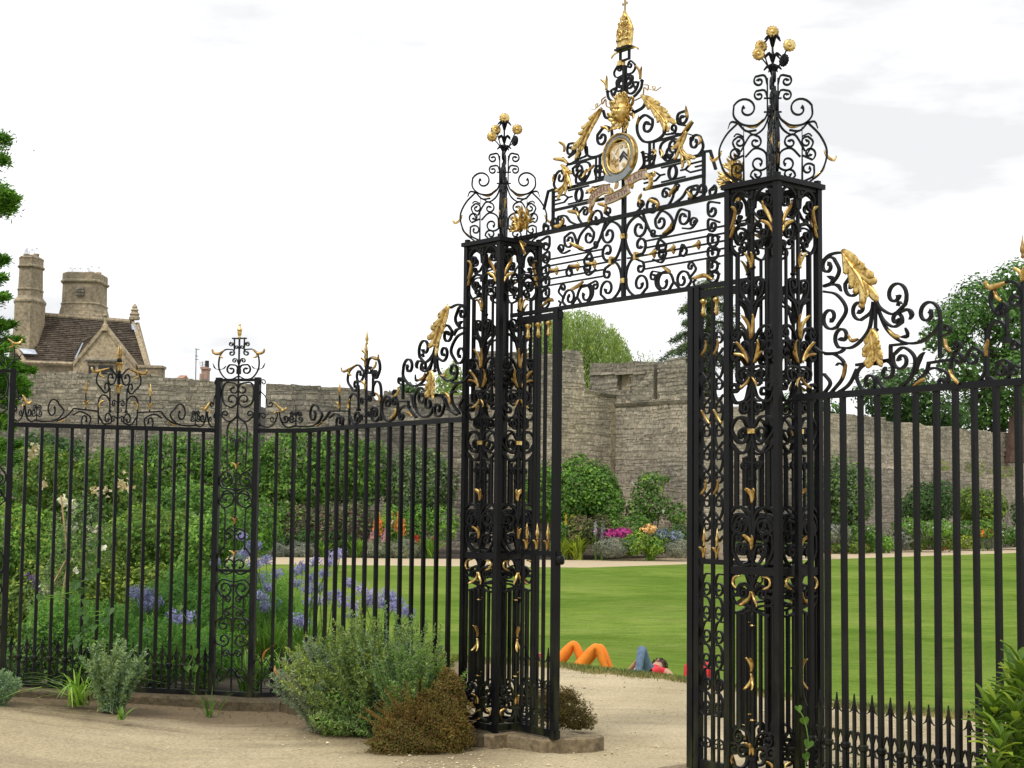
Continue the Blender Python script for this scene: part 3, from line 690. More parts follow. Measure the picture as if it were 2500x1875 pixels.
def relief(P, e=None, w=.007, n=.03):
    c2 = scroll2([np.array((UM + a, zm0 + b * hm)) for a, b in P], None, np.array((UM + e[0], zm0 + e[1] * hm)) if e else None, .006, 1.2)
    for k in (0, 1):
        q = c2 if k == 0 else np.stack([2 * UM - c2[:, 0], c2[:, 1]], 1)
        mb = MB(); ribbon(mb, q, GATE, w, .012, n0=n); mb.obj('relief_scroll', GOLDB, oroot, goff, True)
relief([(0, .22), (.03, .25), (.05, .36)], (.033, .34), n=.022); relief([(0, .30), (.012, .45), (.04, .52)], (.035, .45), n=.02); relief([(0, .5), (.02, .58), (.045, .66)], (.03, .62), n=.017); relief([(0, .66), (.015, .74), (.03, .8)], (.018, .77), n=.013); relief([(-.052, .2), (0, .2)], None, .008, .026); relief([(-.05, .02), (0, .02)], None, .008, .026)
cz = zm1 + .002
mb = MB(); ribbon(mb, [(UM, cz - .01), (UM, cz + .075)], GATE, .010, .010, taper=(.6, .7, 1.0, 1.6)); ribbon(mb, [(UM - .024, cz + .045), (UM - .0051, cz + .045)], GATE, .010, .010, taper=(1.6, .9)); ribbon(mb, [(UM + .0051, cz + .045), (UM + .024, cz + .045)], GATE, .010, .010, taper=(.9, 1.6)); mb.obj('cross', m_plain('dull_gilt', (.42, .33, .2), .5, .6), oroot, goff)
# mask
zk = uA(640, 820)[1]
def mask():
    V = []; na, nb = 24, 24; ax, az = .066, .070
    for i in range(na):
        for j in range(nb):
            a = -1 + 2 * i / (na - 1); b = -1 + 2 * j / (nb - 1)
            x = a * math.sqrt(1 - b * b / 2); z = b * math.sqrt(1 - a * a / 2); r = min(1, math.hypot(x, z))
            n = .055 * math.sqrt(max(0, 1 - r * r)) + .006
            g = lambda cx, cz, s: math.exp(-((x - cx) ** 2 + (z - cz) ** 2) / s)
            n += .022 * math.exp(-(x / .10) ** 2 - ((z - .02) / .24) ** 2) + .014 * math.exp(-((z - .32) / .07) ** 2 - (x / .5) ** 2)
            n -= .016 * (g(.3, .16, .012) + g(-.3, .16, .012)) + .011 * math.exp(-((z + .36) / .05) ** 2 - (x / .24) ** 2)
            n += .010 * (g(.3, .15, .004) + g(-.3, .15, .004)) + .010 * math.exp(-((z + .46) / .06) ** 2 - (x / .2) ** 2) + .008 * (g(.42, -.1, .03) + g(-.42, -.1, .03))
            V.append(sheet_pt(GATE, np.array([(UM + x * ax, zk + z * az)]), np.array([n + .02]))[0])
    mb = MB(); mb.add(V, grid_faces(na, nb, 0, True)); mb.obj('mask_face', GOLDB, oroot, goff, True)
    for k in range(34):
        a = k / 34 * 2 * math.pi + .05; up = math.sin(a) > .55; ring = k % 2
        l = (.085 if up else .062 + .018 * (k % 3)) * (1 if not ring else .7); c = np.array((UM + .056 * math.cos(a), zk + .058 * math.sin(a)))
        d = np.array((math.cos(a), math.sin(a))); s = np.array((-d[1], d[0])) * (1 if math.cos(a) * (1 if k % 4 else -1) > 0 else -1)
        mb = MB(); leaf_plate(mb, [c, c + d * l * .5, c + d * l * .85 + s * l * .28], .016 if not up else .014, GATE, .02, .012, .012 + .014 * ring); mb.obj('hair_lock', GOLDB, oroot, goff, True)
    for k in range(-2, 3):
        mb = MB(); leaf_plate(mb, [np.array((UM + k * .013, zk + .05)), np.array((UM + k * .02, zk + .085)), np.array((UM + k * .03, zk + .13 - abs(k) * .008))], .012, GATE, .012, .012, .03); mb.obj('hair_lock', GOLDB, oroot, goff, True)
mask()
# coat of arms
zs = uA(650, 1135)[1]; sru = .145; srz = .139; kf = 1.45
def oval(ru, rz, n, u0=0, u1=2 * math.pi, k=44):
    a = np.linspace(u0, u1, k); return np.stack([UM + ru * np.cos(a), zs + rz * np.sin(a)], 1), a
SLATE = m_plain('slate_blue_enamel', (.21, .24, .26), .5); WHITE = m_plain('white_enamel', (.74, .72, .66), .5, var=.08); CREAM = m_plain('faded_gold_field', (.58, .44, .24), .55, var=.12); CHEV = m_plain('dark_chevron', (.02, .022, .04), .5); DULL = m_plain('dull_gold_paint', (.40, .27, .10), .45, .5)
def ovring(name, r0, r1, n0, n1, mat):
    k = 48; a = np.arange(k) * 2 * math.pi / k; V = []
    for (r, n) in ((r0, n0), (r0, n1), (r1, n1), (r1, n0)):
        q = np.stack([UM + sru * r * np.cos(a), zs + srz * r * np.sin(a)], 1); V.append(sheet_pt(GATE, q, np.full(k, n)))
    mb = MB(); mb.add(np.concatenate(V), [(c * k + i, c * k + (i + 1) % k, ((c + 1) % 4) * k + (i + 1) % k, ((c + 1) % 4) * k + i) for c in range(4) for i in range(k)]); mb.obj(name, mat, oroot, goff, True)
ovring('garter', .79, 1.0, .02, .048, SLATE); ovring('garter_edge', 1.0, 1.06, .018, .056, GOLDB); ovring('garter_edge', .73, .79, .018, .056, GOLDB)
def poly_plate(name, pts, n0, n1, mat, par=None):
    q = np.array(pts, float); k = len(q); mb = MB()
    v = np.concatenate([sheet_pt(GATE, q, np.full(k, n1)), sheet_pt(GATE, q, np.full(k, n0))])
    ar = sum(q[i][0] * q[(i + 1) % k][1] - q[(i + 1) % k][0] * q[i][1] for i in range(k))
    f = [tuple(range(k)), tuple(range(2 * k - 1, k - 1, -1))] + [(i, k + i, k + (i + 1) % k, (i + 1) % k) for i in range(k)]
    if ar < 0: f = [x[::-1] for x in f]
    mb.add(v, f); return mb.obj(name, mat, par or oroot, goff)
def sh_half(s):
    P = [(0, .60), (.22, .62), (.34, .70), (.40, .62)]
    P += [(.46, .50), (.62, .46)]; P += [(.58, .30), (.50, .18), (.49, .0), (.55, -.18), (.62, -.30), (.60, -.46), (.46, -.52), (.30, -.60), (.20, -.74), (.0, -.70)]
    return [(UM + s * x * sru * 1.12, zs + z * srz) for x, z in P]
poly_plate('backing_plate', [(UM + sru * .76 * math.cos(a), zs + srz * .76 * math.sin(a)) for a in np.linspace(0, 2 * math.pi, 40, endpoint=False)], .012, .018, DULL)
poly_plate('shield_half', sh_half(-1), .030, .040, CREAM); poly_plate('shield_half', sh_half(1), .030, .040, WHITE)
for s in (1, -1):
    P = np.array(sh_half(s)); mb = MB(); ribbon(mb, P, GATE, .006, .016, n0=.036); mb.obj('shield_edge', GOLDB, oroot, goff)
for dz in (.02, -.14):
    poly_plate('chevron', [(UM + x * kf, zs + (z + dz) * srz) for x, z in ((.004, -.14), (.029, .09), (.054, -.14), (.054, -.05), (.029, .18), (.004, -.05))], .0402, .046, CHEV)
for x, z in ((.014, .44), (.044, .40), (.028, -.42)):
    for k in range(5):
        a = k * 1.2566 + 1.57; c = (UM + x * kf + .009 * math.cos(a), zs + z * srz + .007 * math.sin(a)); mb = MB(); lathe(mb, [(.007, 0), (.007, .005), (.002, .007)], sheet_pt(GATE, np.array([c]), np.array([.040]))[0], 7, axis=(GD[1], -GD[0], 0)); mb.obj('rose_petal', CREAM, oroot, goff, True)
for P, w_ in (([(-.045, .30), (-.010, -.12)], .006), ([(-.008, .40), (-.048, -.10)], .006), ([(-.030, -.1), (-.024, -.45)], .009), ([(-.050, -.06), (-.010, -.16)], .008), ([(-.034, -.30), (-.006, -.38)], .006), ([(-.05, -.2), (-.034, -.26)], .006), ([(-.052, -.2), (-.048, -.12)], .006)):
    mb = MB(); ribbon(mb, [(UM + a * kf, zs + b * srz) for a, b in P], GATE, w_ * 1.2, .006, n0=.0435); mb.obj('charge', WHITE if P[0][1] > .2 else DULL, oroot, goff)
# banderole
PINKISH = m_plain('banderole_paint', (.36, .30, .24), .5); LETT = m_plain('red_brown_lettering', (.24, .12, .075), .5)
uAs = symA(uA)
def band(pts, hgt, n0, name='motto_scroll'):
    c2 = catmull([np.array(p) for p in pts], .01); mb = MB(); ribbon(mb, c2, GATE, hgt, .006, n0=n0); o = mb.obj(name, PINKISH, oroot, goff)
    for s in (-1, 1):
        t = np.gradient(c2, axis=0); t /= np.linalg.norm(t, axis=1)[:, None]; e = c2 + np.stack([-t[:, 1], t[:, 0]], 1) * s * (hgt / 2)
        mb = MB(); ribbon(mb, e, GATE, .007, .012, n0=n0); mb.obj('scroll_edge', GOLD, oroot, goff, True)
    return c2
def zA(x, y): return uA(x, y)[1]
zq = lambda y: uA(650, y)[1]
u_ = lambda x: (x - 650) * 3.33e-4 / .755 * 1.0
kk = (uA(780, 1400)[0] - uA(530, 1400)[0]) / 250.0
q = lambda x, y: (UM + (x - 650) * kk, zq(y))
bL = band([q(448, 1442), q(470, 1388), q(530, 1352), q(590, 1352)], .054, .050)
bM = band([q(560, 1432), q(610, 1428), q(690, 1408), q(735, 1385)], .056, .056)
bR = band([q(702, 1348), q(750, 1325), q(800, 1310), q(850, 1312)], .054, .050)
for P in ([q(845, 1312), q(872, 1340), q(872, 1400), q(845, 1415)], [q(452, 1440), q(440, 1480), q(470, 1500)], [q(585, 1352), q(600, 1385), q(570, 1410), q(560, 1432)], [q(735, 1385), q(742, 1360), q(715, 1345)]):
    mb = MB(); ribbon(mb, catmull([np.array(p) for p in P], .01), GATE, .022, .02, n0=.044, taper=(1, 1, .6)); mb.obj('scroll_fold', GOLD, oroot, goff)
def letters(txt, c2, size, n, par, mat, a=.08, b=.92, up=-.5):
    ll = np.concatenate([[0], np.cumsum(np.linalg.norm(np.diff(c2, axis=0), axis=1))]); Lt = ll[-1]
    for i, ch in enumerate(txt):
        if ch == ' ': continue
        s = Lt * (a + (b - a) * ((i + .5) / len(txt)))
        p = np.array((np.interp(s, ll, c2[:, 0]), np.interp(s, ll, c2[:, 1]))); p2 = np.array((np.interp(s + .004, ll, c2[:, 0]), np.interp(s + .004, ll, c2[:, 1])))
        t = (p2 - p); 
        if np.linalg.norm(t) < 1e-6: p2 = p; p1 = np.array((np.interp(s - .004, ll, c2[:, 0]), np.interp(s - .004, ll, c2[:, 1]))); t = p - p1
        t /= np.linalg.norm(t)
        fc = bpy.data.curves.new('letter', 'FONT'); fc.body = ch; fc.size = size; fc.extrude = .0015; fc.align_x = 'CENTER'; fc.align_y = 'CENTER'; fc.resolution_u = 1
        tmp = bpy.data.objects.new('letter', fc); me = bpy.data.meshes.new_from_object(tmp); bpy.data.objects.remove(tmp)
        vv = np.zeros(len(me.vertices) * 3); me.vertices.foreach_get('co', vv); vv = vv.reshape(-1, 3)
        q2 = p + vv[:, :1] * t + vv[:, 1:2] * np.array((-t[1], t[0]))
        w3 = sheet_pt(GATE, q2, n + vv[:, 2]) - goff
        me.vertices.foreach_set('co', w3.ravel()); me.materials.clear(); me.materials.append(mat); me.update(); link('letter', me, par)
letters('MANNERS', bL, .046, .0545, oroot, LETT, .06, .96); letters('MAKYTH', bM, .046, .0605, oroot, LETT); letters('MAN', bR, .050, .0545, oroot, LETT, .1, .85)
a = np.linspace(R(245), R(-62), 70); ga = np.stack([UM + sru * .895 * np.cos(a), zs + srz * .895 * np.sin(a)], 1)
letters('HONI SOIT QUI MAL Y PENSE', ga, .026, .0485, oroot, m_plain('gilt_lettering', (.42, .33, .18), .5), .02, .98)
mb = MB(); ribbon(mb, catmull([np.array(q(x, y)) for x, y in ((560, 1265), (610, 1295), (690, 1285), (740, 1240))], .01), GATE, .04, .012, n0=.056); mb.obj('garter_buckle', SLATE, oroot, goff)
mb = MB(); leaf_plate(mb, [np.array(q(640, 1310)), np.array(q(642, 1340)), np.array(q(640, 1375))], .022, GATE, .01, .01, .05); mb.obj('garter_tail', DULL, oroot, goff, True)
# side palmettes by the piers
for us, lean in ((U1 - .045, 1), (U0 + .045, -1)):
    z0 = zt + .02
    for k, (dx, dz, l) in enumerate(((-.5, .85, .15), (-.95, .45, .14), (-.1, 1.0, .155), (.45, .8, .12), (-.9, .05, .11), (.9, .25, .07))):
        d = np.array((dx * lean, dz)); d = d / np.linalg.norm(d) * l; b0 = np.array((us, z0 + .02))
        mb = MB(); acanthus(mb, [b0, b0 + d * .5 + np.array((0, .01)), b0 + d], .030, GATE, .025, .02 + .006 * k, 4); mb.obj('palmette_leaf', GOLDB, oroot, goff, True)
    for dz in (-.05, -.10):
        mb = MB(); leaf_plate(mb, [np.array((us + .03 * lean, zt - .02)), np.array((us - .02 * lean, zt + dz)), np.array((us - .07 * lean, zt + dz * 1.3))], .014, GATE, .02, .012, .02); mb.obj('gold_leaf', GOLD, oroot, goff, True)

# fixed side panels that stand under the overthrow
DROP = [(.004, -.085), (.012, -.076), (.016, -.066), (.010, -.056), (.014, -.048), (.008, -.038), (.009, -.012), (.019, -.004), (.021, .006), (.015, .016), (.004, .021)]
def spear(mb, sheet, u, z0, z1, w=.013, n0=0):
    ribbon(mb, [(u, z0), (u, z1 - .075)], sheet, w, w, n0=n0)
    ribbon(mb, [(u, z1 - .08), (u, z1)], sheet, .026, .008, n0=n0, taper=(1, .75, .45, .05))
    for s in (-1, 1): ribbon(mb, catmull([np.array((u + s * .006, z1 - .055)), np.array((u + s * .016, z1 - .082)), np.array((u + s * .036, z1 - .098))], .008), sheet, .010, .008, n0=n0, taper=(1, .7, .15))
def side_panel(label, ua, ub, bars, stile, drops, scr):
    c = (ua + ub) / 2; xy = GATE.xy(np.array([c]))[0][0]; off = np.array([xy[0], xy[1], ZP])
    r = thing('gate_side_panel', label, 'gate panel', off)
    zt2 = zb - .02; zm = 1.28
    for z, h in ((zt2 - .025, .045), (zm, .030), (ZP + .035, .05)):
        mb = MB(); ribbon(mb, [(ua, z), (ub, z)], GATE, h, .03); mb.obj('rail', IRON, r, off)
    for u in bars:
        mb = MB(); ribbon(mb, [(u, ZP + .06), (u, zt2 - .0476)], GATE, .019, .019, n0=.0); mb.obj('bar', IRON, r, off)
    for u, w_ in stile:
        mb = MB(); ribbon(mb, [(u, ZP + .0), (u, zt2 + .02)], GATE, w_, .042); mb.obj('stile', IRON, r, off)
    for u in drops:
        p = sheet_pt(GATE, np.array([(u, zt2 - .075)]), np.array([.02]))[0]
        mb = MB(); lathe(mb, DROP, p, 10); mb.obj('gold_drop', GOLDB, r, off, True)
        p = sheet_pt(GATE, np.array([(u, zm + .085)]), np.array([.012]))[0]
        mb = MB(); lathe(mb, FLAME, p, 8); mb.obj('gold_flame', GOLDB, r, off, True)
        mb = MB(); ribbon(mb, [(u, zm + .012), (u, zm + .09)], GATE, .010, .010, n0=.012); mb.obj('spike', IRON, r, off)
        for s in (-1, 0, 1):
            mb = MB(); leaf_plate(mb, [np.array((u, zm + .02)), np.array((u + s * .006, zm + .06)), np.array((u + s * .03, zm + .085))], .012, GATE, .025 if s == 0 else .01, .01, .016); mb.obj('gold_leaf', GOLD, r, off, True)
        mb = MB(); spear(mb, GATE, u, ZP + .06, ZP + .58); mb.obj('spear_bar', IRON, r, off)
        for s in (-1, 1):
            for zc in (.32, .14):
                mb = MB(); ribbon(mb, scroll2([np.array((u, ZP + zc + .05)), np.array((u + s * .028, ZP + zc + .04))], None, np.array((u + s * .018, ZP + zc + .012)), .01, 1.0), GATE, .007, .014); mb.obj('scroll', IRON, r, off)
    for (u0_, u1_) in scr:
        z = zm + .2; k = 0; um = (u0_ + u1_) / 2; hw = (u1_ - u0_) / 2
        while z < zt2 - .2:
            s = 1 if k % 2 else -1
            mb = MB(); ribbon(mb, scroll2([np.array((um - s * hw, z - .05)), np.array((um + s * hw * .2, z - .085)), np.array((um + s * hw * .95, z - .02)), np.array((um + s * hw * .5, z + .045))], None, np.array((um + s * hw * .1, z + .005)), .01, 1.2), GATE, .009, .016); mb.obj('scroll', IRON, r, off)
            if k % 3 == 1: mb = MB(); leaf_plate(mb, [np.array((um - s * hw, z + .05)), np.array((um, z + .09)), np.array((um + s * hw * .5, z + .14))], .012, GATE, .02, .01, .01); mb.obj('gold_leaf', GOLD, r, off, True)
            z += .135; k += 1
        z = zm - .15; k = 0
        while z > ZP + .35:
            s = 1 if k % 2 else -1
            mb = MB(); ribbon(mb, scroll2([np.array((um - s * hw, z + .08)), np.array((um + s * hw * .3, z + .075)), np.array((um + s * hw * .95, z + .01)), np.array((um + s * hw * .4, z - .045))], None, np.array((um + s * hw * .1, z)), .01, 1.2), GATE, .009, .016); mb.obj('scroll', IRON, r, off)
            z -= .135; k += 1
    return r, off
ug = lambda x, y=1200: GATE.px(x, y)[0]
spL, offL = side_panel('narrow barred side panel with gold drops against the left gate pier', U0 - .02, ug(1368), [ug(1278), ug(1303), ug(1329)], [(ug(1358), .052)], [ug(1291), ug(1316), ug(1342)], [])
mb = MB(); p = sheet_pt(GATE, np.array([(ug(1368) + .005, 1.24)]), np.array([0.0]))[0]; lathe(mb, [(.018, -.03), (.028, -.02), (.028, .02), (.018, .03)], p, 10); mb.obj('latch', IRON, spL, offL, True)
spR, offR = side_panel('narrow side panel of scrolls with double stile against the right gate pier', ug(1684), U1 + .05, [ug(1741), ug(1772)], [(ug(1690), .045), (ug(1706), .040)], [ug(1723), ug(1755)], [(ug(1714), ug(1738)), (ug(1745), ug(1766))])

# plinths
PLS = m_stone('plinth_stone', [(.22, .175, .11), (.26, .21, .135)], (.36, .32, .25), 3)
def prism(mb, pts, z0, z1, bev=.012):
    pts = np.array(pts, float); c = pts.mean(0); k = len(pts); inn = c + (pts - c) * (1 - bev / .3)
    v = [(*p, z0) for p in pts] + [(*p, z1 - bev) for p in pts] + [(*p, z1) for p in inn]
    f = [(i, (i + 1) % k, k + (i + 1) % k, k + i) for i in range(k)] + [(k + i, k + (i + 1) % k, 2 * k + (i + 1) % k, 2 * k + i) for i in range(k)] + [tuple(2 * k + i for i in range(k))]
    ar = sum(pts[i][0] * pts[(i + 1) % k][1] - pts[(i + 1) % k][0] * pts[i][1] for i in range(k))
    if ar < 0: f = [x[::-1] for x in f]
    mb.add(v, f); return mb
def loc2(c, a, b): return tuple(c + EX * a + EY * b)
hh = PS / 2
PL = [loc2(LC, -hh - .05, -hh - .07), loc2(LC, hh + .07, -hh - .07), loc2(LC, hh + .07, -hh + .05)]
pe = atz(1448, 1800, ZP)[:2]; pe0 = atz(1325, 1806, ZP)[:2]
PL += [tuple(pe0), tuple(pe), tuple(pe + EY * .13 - EX * .03), tuple(pe0 + EY * .38), loc2(LC, hh + .07, hh + .1), loc2(LC, -hh - .05, hh + .1)]
mb = prism(MB(), PL, -.1, ZP); o = mb.obj('plinth', PLS); tag(o, 'low stepped stone plinth under the left gate pier', 'plinth')
pf = GATE.xy(np.array([ug(1684) - .12]))[0][0]
PR = [loc2(RC, -hh - .12, -hh - .12), loc2(RC, hh + .15, -hh - .12), loc2(RC, hh + .15, hh + .2), loc2(RC, -hh - .1, hh + .2), tuple(pf + EY * .2), tuple(pf - EY * .17), loc2(RC, -hh - .12, -.19)]
mb = prism(MB(), PR, -.1, ZP); o = mb.obj('plinth', PLS); tag(o, 'stone plinth under the right gate pier at the bottom edge of the picture', 'plinth')

# =================================================================== railings
ZR = 2.19; ZRL = 2.16
F1 = [atz(x, y, ZRL)[:2] for x, y in ((27, 1036), (532, 1051))]
F2 = [atz(x, y, ZRL)[:2] for x, y in ((627, 1051), (690, 1052), (753, 1051), (820, 1046), (880, 1041), (975, 1035), (1060, 1029), (1131, 1024))]
S1 = Sheet(F1); SP = Sheet([F1[1], F2[0]]); S2 = Sheet(F2)
f3a = RC + EX * (hh + .0) + EY * (-.06); f3b = atz(2500, 931, ZR)[:2]; d3 = (f3b - f3a) / np.linalg.norm(f3b - f3a)
S3 = Sheet([f3a, f3a + d3 * 3.675])
ZB = .085
def curve_rail(sheet, z, w, d, name, root, off, mat=None, ua=0, ub=None):
    ub = ub or sheet.len; us = np.linspace(ua, ub, 24 if len(sheet.l) > 1 else 2); mb = MB(); ribbon(mb, np.stack([us, np.full(len(us), z)], 1), sheet, w, d); mb.obj(name, mat or IRON, root, off)
barM = {}
def railing(sheet, label, n, zbase, bar_w=.025, sh=.52, ck=.22):
    off = np.array([*sheet.p[0], 0]); r = thing('iron_railing', label, 'railing', off, 0, 'black iron railings beside the gate')
    zr = ZR if sheet is S3 else ZRL; zf = zbase if callable(zbase) else (lambda u: zbase + 0 * u)
    curve_rail(sheet, zr, .034, .03, 'top_rail', r, off)
    uu = np.linspace(0, sheet.len, 24); mb = MB(); ribbon(mb, np.stack([uu, zf(uu)], 1), sheet, .036, .032); mb.obj('bottom_rail', IRON, r, off)
    me = box(MB(), -bar_w / 2, bar_w / 2, -bar_w / 2, bar_w / 2, 0, 1).mesh('bar', IRON)
    cm = MB(); lathe(cm, [(.019, -.018), (.026, -.010), (.026, .010), (.019, .018)], (0, 0, 0), 8); cm = cm.mesh('collar', IRON, None, False)
    us = np.linspace(0, sheet.len, n + 1)
    for i, u in enumerate(us):
        xy, t = sheet.xy(np.array([u])); a = math.atan2(t[0][1], t[0][0])
        zbase = float(zf(u)); zk = zbase + ck
        if 0 < i < n:
            b = link('bar', me, r, (xy[0][0] - off[0], xy[0][1] - off[1], zbase + .018), (0, 0, a)); b.scale = (random.uniform(.93, 1.07), random.uniform(.93, 1.07), zr - .017 - zbase - .018); b.rotation_euler = (random.gauss(0, .0016), random.gauss(0, .0016), a)
            link('collar', cm, r, (xy[0][0] - off[0], xy[0][1] - off[1], zk), (0, 0, a))
        if i < n:
            um = (u + us[i + 1]) / 2; h = random.uniform(-.006, .006)
            mb = MB(); spear(mb, sheet, um, zbase + .02, zbase + sh + h, .015); mb.obj('spear_bar', IRON, r, off)
            w2 = (us[i + 1] - u) / 2
            for s in (-1, 1):
                mb = MB(); ribbon(mb, scroll2([np.array((um + s * .006, zk + .03)), np.array((um + s * w2 * .4, zk + .075)), np.array((um + s * w2 * .78, zk + .03))], None, np.array((um + s * w2 * .5, zk - .012)), .012, .9), sheet, .007, .012)
                ribbon(mb, scroll2([np.array((um + s * .006, zbase + .05)), np.array((um + s * w2 * .6, zbase + .045))], None, np.array((um + s * w2 * .5, zbase + .085)), .012, 1.0), sheet, .007, .012); mb.obj('scroll', IRON, r, off)
    return r, off
r1, o1 = railing(S1, 'leftmost full panel of black iron railing, in front of the flower bed', 14, lambda u: np.interp(u, [0, S1.len], [.225, .085]), .025, .36, .20)
r2, o2 = railing(S2, 'curved panel of black iron railing between slim panelled post and left gate pier', 17, lambda u: np.interp(u, [0, S2.len], [.085, .12]), .025, .36, .20)
r3, o3 = railing(S3, 'right hand black iron railing with spear tips in front of the lawn', 30, .16, .025, .49)
def end_post(sheet, u, root, off, z1, w=.034):
    xy, t = sheet.xy(np.array([u])); a = math.atan2(t[0][1], t[0][0]); box(MB(), -w / 2, w / 2, -w / 2, w / 2, .14, z1).obj('end_post', IRON, root, loc=(xy[0][0] - off[0], xy[0][1] - off[1], 0), rot=(0, 0, a))
end_post(S3, S3.len - .02, r3, o3, ZR - .02); end_post(S3, .03, r3, o3, ZR - .02, .03)

# cresting between slim post and centre rod (measured on the curved panel)
cE = crop(500, 700, 3.16)
def crest_half(I):
    I.T([(1243, 1065), (1243, 560)], .014, .014, 'rod'); I.turned((1243, 520), FLAME, GOLD, 'gold_flame'); I.turned((1243, 545), [(.005, -.012), (.014, -.004), (.012, .02), (.006, .03)])
    I.S([(1228, 655), (1182, 604), (1118, 650), (1104, 730), (1140, 790)], (1192, 680), (1163, 757))
    I.Lf([(1180, 606), (1120, 640), (1080, 655), (1070, 615)], .017, .01); I.Lf([(1130, 640), (1120, 670), (1155, 690)], .012, .01)
    I.T([(1186, 760), (1186, 945)]); I.col((1186, 950), .022, .02); I.T([(1186, 870), (1167, 832), (1136, 832), (1116, 885), (1116, 1065)])
    I.Lf([(1120, 945), (1122, 895), (1150, 868)], .012, .02)
    I.S([(1240, 870), (1225, 862)], None, (1212, 885)); I.S([(1240, 1000), (1222, 992)], None, (1208, 1012)); I.S([(1118, 995), (1150, 1055), (1196, 1040)], None, (1172, 1012))
    tulip(I, (1243, 800), .075, .013); tulip(I, (1243, 620), .075, .013); I.col((1243, 655), .03, .03); I.turned((1243, 950), [(.007, -.01), (.014, 0), (.007, .01)])
    I.T([(1114, 960), (967, 960)]); I.T([(967, 960), (925, 1022), (865, 1072)]); I.S([(960, 1012), (1010, 980), (1066, 1010), (1066, 1052)], None, (1035, 1040))
    I.T([(1040, 956), (1040, 840)], .010, .012, 'rod'); tulip(I, (1040, 945), .06, .010); I.turned((1040, 840), FLAME, GOLD, 'gold_flame')
    I.S([(712, 1076), (785, 1080), (862, 1060), (906, 990), (880, 945)], None, (840, 985)); I.Lf([(920, 1040), (900, 1062), (865, 1078)], .009, .01)
    I.T([(703, 1082), (703, 912)], .010, .012, 'rod', taper=(1, 1, .8, .1)); I.S([(703, 1030), (672, 1048)], None, (672, 1018)); I.S([(703, 1030), (735, 1048)], None, (738, 1022)); I.S([(703, 1000), (690, 968)], None, (675, 985)); I.S([(703, 1000), (718, 968)], None, (732, 985))
    I.S([(575, 965), (592, 1045), (640, 1085), (700, 1072)]); I.S([(566, 965), (545, 1040), (492, 1085), (425, 1062), (418, 1005)], None, (450, 1000))
    I.S([(560, 1000), (540, 1040)], None, (522, 1022)); I.S([(580, 1010), (600, 1040)], None, (624, 1018)); I.Lf([(535, 893), (572, 930), (612, 958), (648, 932)], .017, .01); I.Lf([(572, 970), (550, 965), (535, 980)], .012, .01)
    I.S([(425, 735), (418, 790), (468, 848), (478, 895)], (452, 738), (507, 905))
I2 = Iron(r2, S2, lambda x, y: S2.px(*cE(x, y)), o2, .0115, .018); I2.wk = .8; crest_half(I2)
urod = S2.px(*cE(1243, 1000))[0]
# the same half twice on the first panel, from each end towards its middle
m1 = S1.len / 2
I2.replay(r1, S1, lambda u: S1.len - u * m1 / urod, o1); I2.replay(r1, S1, lambda u: u * m1 / urod, o1)

